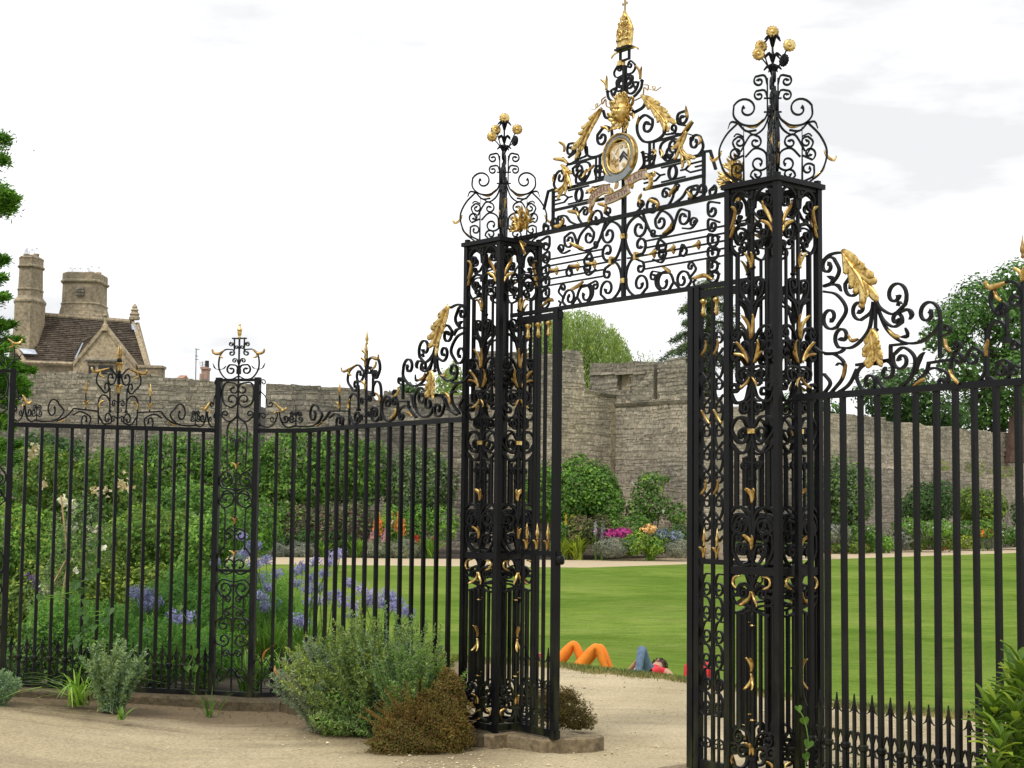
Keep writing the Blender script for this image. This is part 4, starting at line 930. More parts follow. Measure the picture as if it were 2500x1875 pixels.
# cresting between a gate pier and a centre rod (measured on the right railing)
cC = crop(1700, 400, 2.765)
def crest_pier(I):
    I.S([(862, 825), (925, 795), (965, 720), (930, 640)], None, (888, 692)); I.T([(862, 650), (900, 615), (960, 600), (1022, 605)])
    I.Lf([(1018, 598), (1075, 690), (1125, 760), (1160, 850), (1185, 915)], .085, .01, 5, .12, mat=GOLDB, bulge=.022)
    I.S([(1140, 765), (1062, 745), (1005, 810)], None, (1060, 833)); I.T([(862, 828), (905, 812), (920, 775), (885, 758)], taper=(1, 1, .8, 2, .2)); I.T([(900, 815), (955, 820), (978, 862)], taper=(1, .9, 1.6, .2))
    I.S([(862, 862), (950, 885), (1012, 985), (950, 1100)], None, (905, 1035)); I.S([(1195, 930), (1180, 1000), (1110, 1055)], None, (1100, 980)); I.S([(1190, 990), (1160, 1130), (1060, 1235), (960, 1240)], None, (985, 1165))
    I.S([(1205, 900), (1240, 970), (1330, 1015), (1410, 950)], None, (1345, 885)); I.S([(1215, 950), (1260, 1050), (1330, 1100), (1390, 1070)], None, (1352, 1050))
    I.S([(1222, 970), (1290, 1120), (1400, 1205), (1530, 1195), (1640, 1090), (1640, 990)], None, (1562, 1012)); I.T([(1375, 1000), (1430, 983), (1455, 1018), (1440, 1052)], taper=(1, 1, 1.8, .2)); I.T([(1360, 960), (1370, 930), (1385, 945)], taper=(1, .4))
    I.Lf([(1310, 1120), (1345, 1160), (1400, 1172)], .014, .01); I.Lf([(1395, 1170), (1440, 1160), (1430, 1105)], .014, .01, mat=IRON); I.Lf([(1110, 1180), (1060, 1195), (1042, 1150)], .012, .01)
    I.T([(1210, 890), (1210, 1110)], .014, .014, 'rod'); I.turned((1212, 1120), [(.008, -.01), (.018, 0), (.008, .012)])
    I.Lf([(1213, 1125), (1215, 1220), (1228, 1345)], .070, .01, 4, .10, mat=GOLDB, bulge=.018)
    I.S([(870, 1285), (940, 1290), (1000, 1350), (985, 1450), (905, 1550)]); I.S([(862, 1418), (905, 1480), (866, 1545)]); I.S([(800, 1240), (860, 1275), (960, 1275), (1000, 1250)])
    I.Lf([(1005, 1450), (1010, 1400), (1045, 1342)], .015, .02); I.T([(1000, 1360), (965, 1345), (945, 1362)], taper=(1, .3)); I.T([(940, 1555), (1030, 1490), (1085, 1385)]); I.T([(1080, 1358), (1310, 1322)], .014); I.T([(1312, 1322), (1312, 1226), (1400, 1218)]) if False else None
    I.T([(1312, 1325), (1312, 1228)]); I.T([(1308, 1226), (1420, 1214)])
    I.S([(1235, 1352), (1130, 1360), (1082, 1430), (1112, 1520)], (1285, 1405), (1165, 1470)); I.S([(1330, 1290), (1400, 1240), (1475, 1310), (1450, 1440), (1350, 1520), (1262, 1510), (1220, 1440)], (1385, 1325), None)
    I.T([(1480, 1420), (1510, 1310), (1540, 1270)], taper=(.6, .8, 1.8, .1)); I.T([(1450, 1512), (1552, 1410)]); I.T([(1556, 1410), (1568, 1350)]); I.T([(1562, 1345), (1720, 1322)], .013); I.Lf([(1480, 1500), (1520, 1470), (1570, 1450)], .013, .01)
    I.S([(1540, 1400), (1610, 1378), (1692, 1410), (1700, 1470)], None, (1660, 1472)); I.T([(1645, 1075), (1645, 1312)], .014); I.S([(1660, 1165), (1702, 1145)], None, (1690, 1112)); I.Lf([(1690, 1180), (1700, 1240), (1745, 1272)], .013, .01); I.S([(1740, 1275), (1785, 1240)], None, (1758, 1225))
    I.S([(1722, 1335), (1720, 1410), (1782, 1490), (1880, 1492), (1950, 1400), (1942, 1290), (1882, 1240)], (1768, 1322), (1870, 1310)); I.Lf([(1722, 1390), (1740, 1440), (1795, 1490)], .013, .01)
    I.T([(1966, 1485), (1966, 1200), (1990, 1092), (2048, 1062), (2094, 1110), (2096, 1190)], .012); I.Lf([(1968, 1300), (1970, 1240), (2005, 1185)], .013, .02); I.col((2096, 1190), .024, .03)
    I.S([(2096, 1180), (2096, 1010), (2066, 962)], None, (2048, 995)); I.S([(2190, 870), (2165, 808), (2090, 798), (2012, 845), (1988, 940), (2030, 1022)], (2150, 915), (2065, 975)); I.Lf([(2100, 802), (2040, 825), (1985, 835), (1970, 785)], .017, .012); I.Lf([(2025, 860), (2040, 905), (2082, 930)], .013, .01)
    I.S([(1985, 1440), (2050, 1482), (2112, 1430), (2120, 1345)], None, (2068, 1390)); I.S([(2200, 1380), (2160, 1360)], None, (2150, 1400)); I.S([(2200, 1230), (2150, 1190)], None, (2155, 1230)); I.T([(2203, 1480), (2203, 700)], .014, .014, 'rod'); tulip(I, (2203, 800), .075, .013); I.turned((2203, 640), FLAME, GOLD, 'gold_flame')
I3 = Iron(r3, S3, lambda x, y: S3.px(*cC(x, y)), o3, .0125, .020); crest_pier(I3)
u3r = S3.px(*cC(2203, 1000))[0]; u3p = S3.px(*cC(862, 1000))[0]
kx = (S2.len - urod) / (u3r - u3p)
I3.replay(r2, S2, lambda u: S2.len - (u - u3p) * kx + .0, o2)
cr2 = [i for i in I2.store]
I2.replay(r3, S3, lambda u: u3r + (urod - u) if True else u, o3) if False else None

# slim panelled posts of the railing
def pilaster(sheet, label, conv, name='railing_post'):
    off = np.array([*sheet.p[0], 0]); r = thing('railing_post', label, 'railing post', off, 0, 'slim scrolled posts of the left railings')
    Wd = sheet.len; zt_ = conv(262, 720)[1]
    for u in (0.0, Wd):
        xy, t = sheet.xy(np.array([u])); a = math.atan2(t[0][1], t[0][0]); box(MB(), -.022, .022, -.022, .022, .05, zt_ + .02).obj('side_post', IRON, r, loc=(xy[0][0] - off[0], xy[0][1] - off[1], 0), rot=(0, 0, a))
    for z in (zt_, 1.05, ZB): curve_rail(sheet, z, .022 if z != ZB else .036, .028, 'rail', r, off, None, .0225, Wd - .0225)
    I = Iron(r, sheet, conv, off, .0115, .017); I.mirror = Wd / 2
    mb = MB(); ribbon(mb, [(Wd / 2, ZB + .02), (Wd / 2, conv(262, 400)[1])], sheet, .012, .012); mb.obj('rod', IRON, r, off)
    I.S([(215, 742), (160, 745), (136, 810), (150, 900), (200, 932)], (222, 792), (208, 872)); I.S([(255, 950), (240, 1010), (185, 1040), (138, 1005)], None, (160, 982)); I.S([(252, 1000), (190, 1055), (173, 1100)]); I.T([(173, 1095), (173, 1395)], .009, .012)
    I.S([(258, 690), (205, 714), (150, 700), (110, 630), (116, 540), (155, 488), (215, 485)], None, (207, 512)); I.Lf([(158, 488), (115, 518), (75, 512), (64, 478)], .013, .008); I.Lf([(130, 520), (122, 540), (150, 552)], .009, .008)
    I.S([(260, 660), (245, 610), (195, 602)], None, (205, 643)); I.S([(265, 612), (248, 560)], None, (230, 572)); I.S([(229, 490), (222, 440), (200, 428)], None, (205, 446)); I.S([(262, 480), (250, 455)], None, (245, 470), turns=.9)
    I.T([(229, 482), (229, 402)], .009, .012); I.T([(213, 399), (262, 399)], .010, .02); I.col((262, 655), .03, .04); I.T([(110, 640), (80, 630), (62, 590)], .006, .008, taper=(1, .7, 1.8, .2)); I.T([(110, 640), (145, 632), (165, 608)], .006, .008, taper=(1, .7, 1.8, .2))
    u, z = conv(262, 396); c = sheet_pt(sheet, np.array([(Wd / 2, z)]), np.array([0.0]))[0]
    mb = MB(); lathe(mb, [(.012, 0), (.014, .006), (.007, .012), (.014, .022), (.018, .05), (.016, .058), (.022, .064), (.020, .07), (.010, .088), (.005, .094), (.010, .102), (.009, .112), (.002, .118)], c, 12); mb.obj('urn', GOLD, r, off, True)
    # below the rail: pattern in metres from a table
    def Z(y): return conv(262, (1000 + y / 2.211 - 700) * 3.16)[1]
    J = Iron(r, sheet, lambda u, y: (Wd / 2 + u * Wd, Z(y)), off, .0115, .017); J.mirror = Wd / 2
    J.S([(-.02, 215), (-.05, 160)], None, (-.12, 168)); J.S([(-.02, 440), (-.1, 430), (-.36, 420), (-.42, 375), (-.30, 335)], None, (-.26, 385)); J.S([(-.02, 450), (-.3, 460), (-.42, 500), (-.3, 530)], None, (-.24, 472)); J.T([(-.3, 530), (-.26, 560), (-.26, 760)], .009, .012)
    J.S([(-.02, 660), (-.08, 645)], None, (-.15, 678)); J.S([(-.26, 740), (-.42, 790), (-.42, 860), (-.2, 890)], None, (-.15, 840)); J.S([(-.02, 930), (-.3, 920), (-.42, 960), (-.3, 1010)], None, (-.22, 965)); J.S([(-.26, 1000), (-.15, 1040)], None, (-.14, 1018)); J.T([(-.26, 1000), (-.26, 1120)], .009, .012)
    J.S([(-.02, 1060), (-.1, 1075)], None, (-.14, 1098)); J.S([(-.26, 1120), (-.42, 1150), (-.45, 1210), (-.40, 1262), (-.22, 1280)], None, (-.22, 1242)); J.S([(-.02, 1200), (-.05, 1130), (-.25, 1130)], None, (-.22, 1165)); J.T([(-.26, 1280), (-.26, 1400)], .009, .012); J.S([(-.02, 1330), (-.1, 1300)], None, (-.15, 1320)); J.S([(-.02, 1400), (-.3, 1470)], None, (-.2, 1430))
    for y in (430, 840, 950): J.col((0, y), .034, .022)
    for y in (325, 620, 800): tulip(J, (0, y), .06, .012)
    for y in (220, 540, 640, 1050): J.turned((0, y), [(.006, -.008), (.013, 0), (.006, .008)])
    return r
pil = pilaster(SP, 'slim scrolled railing post with gilded urn, in the middle of the left railings', lambda x, y: SP.px(*cE(x, y)))
d1 = S1.t[0]; q0 = F1[0]
pl2 = dup(pil); mv = q0 - d1 * SP.len; ang = math.atan2(d1[1], d1[0]) - math.atan2(SP.t[0][1], SP.t[0][0])
pl2.location = (mv[0], mv[1], 0); pl2.rotation_euler = (0, 0, ang); pl2['label'] = 'slim scrolled railing post cut by the left edge of the picture'

# kerb under the left railings
KST = m_stone('kerb_stone', [(.105, .085, .052), (.14, .112, .07), (.12, .098, .06)], (.24, .22, .16), 4)
kp = [F1[0] - d1 * 1.2, *F1, *F2, LC + EX * -.1 + EY * .1]
KS = Sheet(kp); kr = bpy.data.objects.new('kerb', None); COL.objects.link(kr); kr['kind'] = 'structure'; kr.location = (*kp[0], 0)
u = 0.0
while u < KS.len - .05:
    l = min(random.uniform(1.5, 2.2), KS.len - u); us = np.linspace(u + .004, u + l - .004, 5); mb = MB(); V = []; dz = random.uniform(-.003, .003)
    for uu in us:
        kz = float(np.interp(uu, [1.2, 1.2 + S1.len, 1.6 + S1.len + SP.len, KS.len], [.205, .065, .065, .10])) + dz
        for n, z in ((.17, -.25), (.165, kz - .02), (.150, kz), (-.12, kz + .002), (-.13, -.25)):
            V.append(sheet_pt(KS, np.array([(uu, z)]), np.array([n]))[0])
    mb.add(V, [(i * 5 + j, i * 5 + (j + 1) % 5, (i + 1) * 5 + (j + 1) % 5, (i + 1) * 5 + j) for i in range(4) for j in range(5)] + [(4, 3, 2, 1, 0), (20, 21, 22, 23, 24)]); mb.obj('kerb_block', KST, kr, np.array([*kp[0], 0])); u += l
# kerb under the right railings
mb = MB(); V = []
K3 = Sheet([S3.p[0] + d3 * .02, S3.p[1] + d3 * .5]); 
for uu in np.linspace(.2, K3.len, 6):
    for n, z in ((.10, -.08), (.10, .10), (-.10, .10), (-.10, -.08)): V.append(sheet_pt(K3, np.array([(uu, z)]), np.array([n]))[0])
mb.add(V, [(i * 4 + j, i * 4 + (j + 1) % 4, (i + 1) * 4 + (j + 1) % 4, (i + 1) * 4 + j) for i in range(5) for j in range(4)] + [(3, 2, 1, 0), (20, 21, 22, 23)]); tag(mb.obj('kerb', KST), kind='structure')
#PART2
# =================================================================== ground
def strip(name, ya, yb, xs, n, mat, dz=0.0, kind='structure', fz=None):
    """ground sheet between two curves of depth, following the land"""
    xs = np.asarray(xs, float); T = np.linspace(0, 1, n) ** 1.0
    X = np.repeat(xs[:, None], n, 1); Y = ya(xs)[:, None] * (1 - T) + yb(xs)[:, None] * T
    Z = (fz or gz)(X, Y) + dz
    v = np.stack([X, Y, Z], -1).reshape(-1, 3); m = len(xs)
    i, j = np.meshgrid(np.arange(m - 1), np.arange(n - 1), indexing='ij'); a = (i * n + j).ravel()
    me = npmesh(name, v, np.stack([a, a + n, a + n + 1, a + 1], 1), mat, True); o = link(name, me); o['kind'] = kind; return o
def m_gravel():
    t = NT('gravel'); a = t.tex(.45, 6, .65, 'World'); b = t.tex(28, 4, .75, 'World'); v = t.tex(75, 0, 0, 'World', kind='ShaderNodeTexVoronoi')
    c = t.ramp(a.outputs['Fac'], [(.34, (.40, .31, .19)), (.5, (.50, .40, .25)), (.68, (.58, .48, .33))])
    c = t.mix(1.0, c, t.ramp(b.outputs['Fac'], [(.3, (.55, .52, .48)), (.5, (1, 1, 1)), (.72, (1.25, 1.22, 1.15))]), 'MULTIPLY')
    c = t.mix(1.0, c, t.ramp(v.outputs['Color'], [(0, (.72, .68, .62)), (.5, (1, 1, 1)), (1, (1.22, 1.2, 1.16))]), 'MULTIPLY')
    t.bsdf(c, .95, 0, .15, t.bump(b.outputs['Fac'], .5, .012)); return t.m
def m_court():
    t = NT('court_gravel'); a = t.tex(.5, 6, .65, 'World'); b = t.tex(40, 4, .75, 'World'); v = t.tex(120, 0, 0, 'World', kind='ShaderNodeTexVoronoi'); g = t.tex(1.3, 5, .7, 'World', stretch=(.6, 2, 1))
    c = t.ramp(a.outputs['Fac'], [(.34, (.365, .30, .185)), (.5, (.45, .378, .24)), (.68, (.55, .465, .31))])
    c = t.mix(t.math('MULTIPLY', t.ramp(g.outputs['Fac'], [(.5, (0, 0, 0)), (.68, (1, 1, 1))]), .45), c, (.27, .22, .16))
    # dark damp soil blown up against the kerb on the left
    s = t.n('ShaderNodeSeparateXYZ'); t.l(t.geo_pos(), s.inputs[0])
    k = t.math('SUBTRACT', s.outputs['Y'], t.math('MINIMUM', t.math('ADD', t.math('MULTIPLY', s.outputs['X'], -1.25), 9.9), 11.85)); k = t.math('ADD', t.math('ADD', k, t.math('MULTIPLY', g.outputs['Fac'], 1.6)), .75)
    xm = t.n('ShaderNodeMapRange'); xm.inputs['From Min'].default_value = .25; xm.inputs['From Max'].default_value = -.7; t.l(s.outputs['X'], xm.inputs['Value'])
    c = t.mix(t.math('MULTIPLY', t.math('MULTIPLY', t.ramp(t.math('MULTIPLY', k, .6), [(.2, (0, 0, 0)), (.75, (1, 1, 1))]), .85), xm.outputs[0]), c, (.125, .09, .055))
    c = t.mix(1.0, c, t.ramp(b.outputs['Fac'], [(.3, (.6, .57, .53)), (.5, (1, 1, 1)), (.72, (1.2, 1.18, 1.12))]), 'MULTIPLY')
    c = t.mix(1.0, c, t.ramp(v.outputs['Color'], [(0, (.78, .75, .7)), (.5, (1, 1, 1)), (1, (1.16, 1.15, 1.12))]), 'MULTIPLY')
    t.bsdf(c, .95, 0, .15, t.bump(b.outputs['Fac'], .4, .008)); return t.m
def m_lawn():
    t = NT('mown_lawn'); a = t.tex(.30, 7, .68, 'World'); f = t.tex(22, 5, .8, 'World'); p = t.tex(1.1, 5, .65, 'World', stretch=(.35, 1, 1))
    c = t.ramp(a.outputs['Fac'], [(.3, (.092, .165, .024)), (.5, (.145, .220, .040)), (.72, (.20, .255, .062))])
    s = t.n('ShaderNodeSeparateXYZ'); t.l(t.geo_pos(), s.inputs[0])
    st = t.math('SINE', t.math('MULTIPLY', t.math('ADD', s.outputs['Y'], t.math('MULTIPLY', a.outputs['Fac'], 14)), .5))
    c = t.mix(1.0, c, t.ramp(t.math('ADD', t.math('MULTIPLY', st, .5), .5), [(.2, (.90, .92, .90)), (.8, (1.09, 1.07, 1.09))]), 'MULTIPLY')
    c = t.mix(t.math('MULTIPLY', t.ramp(p.outputs['Fac'], [(.55, (0, 0, 0)), (.75, (1, 1, 1))]), .35), c, (.20, .205, .035))
    c = t.mix(1.0, c, t.ramp(f.outputs['Fac'], [(.3, (.62, .66, .6)), (.52, (1, 1, 1)), (.72, (1.3, 1.25, 1.2))]), 'MULTIPLY')
    m2 = t.tex(2.6, 7, .8, 'World', stretch=(.5, 1, 1)); c = t.mix(1.0, c, t.ramp(m2.outputs['Fac'], [(.3, (.68, .72, .66)), (.5, (1, 1, 1)), (.7, (1.32, 1.24, 1.2))]), 'MULTIPLY')
    t.bsdf(c, .95, 0, .0, t.bump(f.outputs['Fac'], .5, .03)); return t.m
GRAV, COURT, LAWN = m_gravel(), m_court(), m_lawn()
SOIL = m_plain('soil', (.055, .042, .03), .95, var=.5, scale=6); PATH = m_plain('path_gravel', (.50, .40, .26), .95, var=.12, scale=4)
FIELD = m_plain('rough_grass', (.06, .085, .02), .95, var=.3, scale=.5)
XS = np.concatenate([np.linspace(-60, -8, 14), np.linspace(-7, 8, 80), np.linspace(9, 60, 14)])
def gatey(x): return 9.0 + 0 * x
CL = [(-14, F1[0][1] - 1.5)] + [tuple(p) for p in F1 + F2] + [tuple(LC), tuple(RC), tuple(S3.p[1]), (14, 4.0)]
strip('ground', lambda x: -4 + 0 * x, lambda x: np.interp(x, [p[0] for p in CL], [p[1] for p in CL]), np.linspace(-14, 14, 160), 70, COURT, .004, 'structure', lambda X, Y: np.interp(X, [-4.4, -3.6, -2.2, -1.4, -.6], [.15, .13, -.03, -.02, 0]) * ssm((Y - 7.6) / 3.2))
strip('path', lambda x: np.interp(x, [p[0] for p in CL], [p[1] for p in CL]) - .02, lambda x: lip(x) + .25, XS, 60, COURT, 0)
strip('lawn', lambda x: lip(x) + .12 * np.sin(x * 5) + .06 * np.sin(x * 13), far_edge, XS, 120, LAWN, .012)
strip('path', lambda x: far_edge(x) - .3, lambda x: far_edge(x) + 8.7, XS, 6, PATH, .006)
strip('flower_bed', lambda x: far_edge(x) + 8.4, lambda x: far_edge(x) + 26, XS, 6, SOIL, .03)
me = npmesh('ground', np.array([(-1500, -60, -1.1), (1500, -60, -1.1), (1500, 2500, -1.1), (-1500, 2500, -1.1)]), np.array([[0, 1, 2, 3]]), FIELD); link('ground', me)['kind'] = 'structure'
# soil bed behind the left railings
BEDX = np.linspace(-9, -.75, 30)
strip('flower_bed', lambda x: np.interp(x, [-9, F1[0][0], F2[0][0], F2[4][0], F2[-1][0], -.3], [F1[0][1] - .8, F1[0][1] + .1, F2[0][1] + .1, F2[4][1] + .1, F2[-1][1] + .1, F2[-1][1]]), lambda x: np.interp(x, [-9, -4, -2, -.7], [19, 18.5, 16.5, 12.2]), BEDX, 12, SOIL, .03)

# ---- loose stones
def pebbles(name, n, area, size, mat):
    P = []; 
    while len(P) < n:
        x, y = area(); P.append((x, y))
    P = np.array(P); r = size * rng.lognormal(0, .45, n)
    oc = np.array([(1, 0, 0), (0, 1, 0), (-1, 0, 0), (0, -1, 0), (0, 0, .6), (0, 0, -.6)], float); tri = np.array([(0, 1, 4), (1, 2, 4), (2, 3, 4), (3, 0, 4), (1, 0, 5), (2, 1, 5), (3, 2, 5), (0, 3, 5)])
    a = rng.uniform(0, 6.28, n); c, s = np.cos(a), np.sin(a)
    v = oc[None] * rng.uniform(.6, 1.3, (n, 6, 1)) * r[:, None, None]
    v = np.stack([v[..., 0] * c[:, None] - v[..., 1] * s[:, None], v[..., 0] * s[:, None] + v[..., 1] * c[:, None], v[..., 2]], -1)
    v[..., 0] += P[:, :1]; v[..., 1] += P[:, 1:]; v[..., 2] += (gz(P[:, 0], P[:, 1]) + r * .25 + .006)[:, None]
    q = (tri[None] + (np.arange(n) * 6)[:, None, None]).reshape(-1, 3)
    o = link(name, npmesh(name, v.reshape(-1, 3), q, mat)); o['kind'] = 'stuff'; return o
PEB = m_leaf('pebble', (.50, .40, .27), (.66, .56, .41), (.8, .74, .62), 0, .9)
def near_gate():
    if random.random() < .55:
        x = random.uniform(-.7, 1.2); return x, 9.1 - .45 * x + random.gauss(0, .28)
    return random.uniform(-4.5, 2.5), random.uniform(6.3, 11)
def beyond(): return random.uniform(-.5, 4.5), random.uniform(9, 17)
pebbles('gravel', 2600, near_gate, .0055, PEB); pebbles('gravel', 1500, beyond, .006, PEB)

# =================================================================== masonry
def stones(name, label, cat, segs, mats, hr=(.13, .22), lr=(.24, .6), proud=(.004, .03), group=None, skip=None, nbig=300, kindname='wall_stone', coping=True, mortar=None):
    """segs: list of (p0, p1, top function of u in metres, bottom z). Rubble wall of single stones over a mortar core."""
    root = thing(name, label, cat, (segs[0][0][0], segs[0][0][1], segs[0][3]), 0, group); off = np.array([segs[0][0][0], segs[0][0][1], segs[0][3]])
    big = []
    core = MB()
    for (p0, p1, top, zb_) in segs:
        p0 = np.array(p0[:2], float); p1 = np.array(p1[:2], float); Ls = np.linalg.norm(p1 - p0); t = (p1 - p0) / Ls; n = np.array((t[1], -t[0]))
        us = np.arange(0, Ls + .01, .25); us[-1] = Ls; tz = np.array([top(a) for a in us])
        V = []
        for a, z in zip(us, tz):
            b = p0 + t * a; V += [(*(b), zb_), (*(b), z - .03), (*(b - n * .7), z - .03), (*(b - n * .7), zb_)]
        core.add(V, [(i * 4 + j, i * 4 + (j + 1) % 4, (i + 1) * 4 + (j + 1) % 4, (i + 1) * 4 + j) for i in range(len(us) - 1) for j in range(4)] + [(3, 2, 1, 0), tuple((len(us) - 1) * 4 + j for j in range(4))])
        z = zb_; zmax = tz.max()
        while z < zmax:
            h = random.uniform(*hr) * random.choice((.6, .8, 1, 1.35)); u = random.uniform(-.3, 0); wa, wb = random.uniform(0, 6), random.uniform(.5, 1.6); wav = lambda q: .045 * math.sin(q * wb + wa) + .02 * math.sin(q * 4.1 + wa * 2)
            while u < Ls:
                l = random.uniform(*lr) * random.choice((.6, .8, 1, 1.3)) * (.75 + .5 * (h - hr[0]) / (hr[1] - hr[0] + 1e-6)); a, b = max(0, u + .005), min(Ls, u + l - .005); u += l
                if b - a < .06: continue
                th = top((a + b) / 2); z1 = z + h - .010
                if z > th - .03: continue
                last = z + h > th - .02
                if last: z1 = th + random.uniform(-.05, .07)
                zl = z + random.uniform(-.018, .018); sk = random.uniform(-.02, .02)
                if skip and skip(p0 + t * (a + b) / 2, (z + z1) / 2): continue
                d = random.uniform(*proud); j = lambda: random.uniform(-.014, .014)
                e = min(.02, (b - a) * .15)
                f0 = [(a, zl + wav(a)), (b, zl + wav(b)), (b, z1 + wav(b) + sk), (a, z1 + wav(a) - sk)]; f1 = [(a + e + j(), zl + wav(a) + e * .6 + j()), (b - e + j(), zl + wav(b) + e * .6 + j()), (b - e + j(), z1 + wav(b) + sk - e * .6 + j()), (a + e + j(), z1 + wav(a) - sk - e * .6 + j())]
                v = [(*(p0 + t * q[0] - n * (.02 if not last else .7)), q[1]) for q in f0] + [(*(p0 + t * q[0] + n * d), q[1]) for q in f1]
                big.append(((b - a) * (z1 - z), v))
            z += h
    core.obj('core', mortar or mats, root, off)
    FS = [(4, 5, 6, 7), (0, 1, 5, 4), (1, 2, 6, 5), (2, 3, 7, 6), (3, 0, 4, 7)]
    big.sort(key=lambda q: -q[0])
    for A, v in big[:nbig]:
        mb = MB(); mb.add(v, FS); mb.obj(kindname, mats, root, off)
    if big[nbig:]:
        v = np.array([q[1] for q in big[nbig:]]).reshape(-1, 3) - off; k = len(big) - nbig
        f = (np.array(FS)[None] + (np.arange(k) * 8)[:, None, None]).reshape(-1, 4)
        o = link('stonework', npmesh('stonework', v, f, mats), root); o['kind'] = 'stuff'
    return root, off
GREYST = m_stone('grey_rubble', [(.15, .14, .115), (.29, .268, .22), (.21, .192, .158), (.43, .395, .325), (.26, .242, .196), (.32, .295, .24)], (.5, .48, .42))
TANST = m_stone('tan_rubble', [(.36, .315, .245), (.53, .475, .385), (.44, .39, .31), (.60, .545, .45), (.48, .43, .345), (.31, .28, .235)], (.5, .47, .39))
MORT = m_stone('mortar', [(.18, .168, .138), (.215, .20, .165)], (.26, .25, .21)); MORTT = m_stone('tan_mortar', [(.32, .285, .225), (.37, .33, .265)], (.36, .33, .27))
LIME = m_stone('dressed_limestone', [(.34, .29, .205), (.40, .345, .25), (.37, .32, .225)], (.25, .23, .18), .7)
def pxprof(D0, pts):
    """top profile from photo pixels; returns wall end points on the plane y = D(x) and a top function"""
    return None
# -- left wall, three lengths with gaps
def wall_px(name, label, pts, Dl, Dr, zb_, mats, mortar, **k):
    """pts: top outline in photo px from left to right; the wall stands between depths Dl and Dr"""
    A = at(pts[0][0], pts[0][1], Dl); B = at(pts[-1][0], pts[-1][1], Dr); A2, B2 = A[:2], B[:2]; Ls = np.linalg.norm(B2 - A2); t = (B2 - A2) / Ls
    us, zs_ = [], []
    for x, y in pts:
        r = ray(x, y); M = np.array([[r[0], -t[0]], [r[1], -t[1]]]); kx_, q = np.linalg.solve(M, A2 - CAM[:2]); us.append(q); zs_.append(EYE + r[2] * kx_)
    return (A2, B2, lambda u: float(np.interp(u, us, zs_)), zb_), t
s1, _ = wall_px('', '', [(-420, 868), (-60, 895), (40, 902), (85, 905), (250, 912), (400, 920), (525, 931), (610, 938), (634, 941)], 79, 81, -1, None, None)
city1, _o = stones('city_wall', 'long mossy grey rubble wall on the left, below the stone house', 'stone wall', [s1], GREYST, mortar=MORT, hr=(.11, .22), lr=(.22, .62))
s2, _ = wall_px('', '', [(650, 936), (720, 938), (800, 944), (905, 953), (912, 975), (934, 976), (938, 957), (1000, 960), (1060, 966), (1105, 966), (1160, 960)], 81, 83, -1, None, None)
city2, _o = stones('city_wall', 'grey rubble wall seen behind the curved railing panel, right of the gap', 'stone wall', [s2], GREYST, mortar=MORT, hr=(.11, .22), lr=(.22, .62))
# -- bastion
c0 = at(1501, 1100, 78)[:2]
dL = np.array((.745, .667)); dR = np.array((.64, -.767)); dR /= np.linalg.norm(dR)
def on_line(x, y, p, d):
    r = ray(x, y); M = np.array([[r[0], -d[0]], [r[1], -d[1]]]); k, q = np.linalg.solve(M, p - CAM[:2]); return q, EYE + r[2] * k
pl0 = c0 - dL * 7.6
topL = [on_line(x, y, pl0, dL) for x, y in ((1290, 880), (1340, 866), (1364, 862), (1378, 858), (1400, 852), (1415, 856), (1424, 870), (1425, 950), (1440, 952), (1502, 966))]
tL = lambda u: float(np.interp(u, [a for a, b in topL], [b for a, b in topL]))
LR = on_line(1740, 1000, c0, dR)[0]
topR = [on_line(x, y, c0, dR) for x, y in ((1501, 984), (1600, 976), (1740, 970))]
tR = lambda u: float(np.interp(u, [a for a, b in topR], [b for a, b in topR]))
bast, boff = stones('bastion', 'tall stone bastion with battlements seen through the open gateway', 'tower', [(pl0, c0, tL, -1), (c0, c0 + dR * LR, tR, -1)], TANST, mortar=MORTT, hr=(.10, .20), lr=(.18, .5), nbig=300)
def strip_course(pts, d, h, pr, name='string_course', mat=None):
    for (a, b) in zip(pts[:-1], pts[1:]):
        P0, z0 = a; P1, z1 = b; t = (P1 - P0) / np.linalg.norm(P1 - P0); n = np.array((t[1], -t[0])); L_ = np.linalg.norm(P1 - P0); k = max(1, int(L_ / .8))
        for i in range(k):
            A = P0 + (P1 - P0) * (i / k) + t * .01; B = P0 + (P1 - P0) * ((i + 1) / k) - t * .01; za = z0 + (z1 - z0) * i / k; zb2 = z0 + (z1 - z0) * (i + 1) / k; p = pr + random.uniform(-.015, .015)
            v = [(*(A - n * .1), za - h), (*(B - n * .1), zb2 - h), (*(B + n * p * .5), zb2 - h), (*(A + n * p * .5), za - h), (*(A - n * .1), za), (*(B - n * .1), zb2), (*(B + n * p), zb2 - h * .3), (*(A + n * p), za - h * .3)]
            mb = MB(); mb.add(v, [(3, 2, 1, 0), (4, 5, 6, 7), (2, 3, 7, 6), (0, 1, 5, 4), (1, 2, 6, 5), (3, 0, 4, 7)]); mb.obj(name, mat or GREYST, bast, boff)
strip_course([(c0 + dR * .0, tR(0) + .02), (c0 + dR * LR, tR(LR) + .02)], dR, .22, .16)
ql = [on_line(x, y, pl0, dL) for x, y in ((1424, 954), (1500, 968))]; strip_course([(pl0 + dL * ql[0][0], ql[0][1] + .12), (pl0 + dL * ql[1][0], ql[1][1] + .12)], dL, .2, .14)
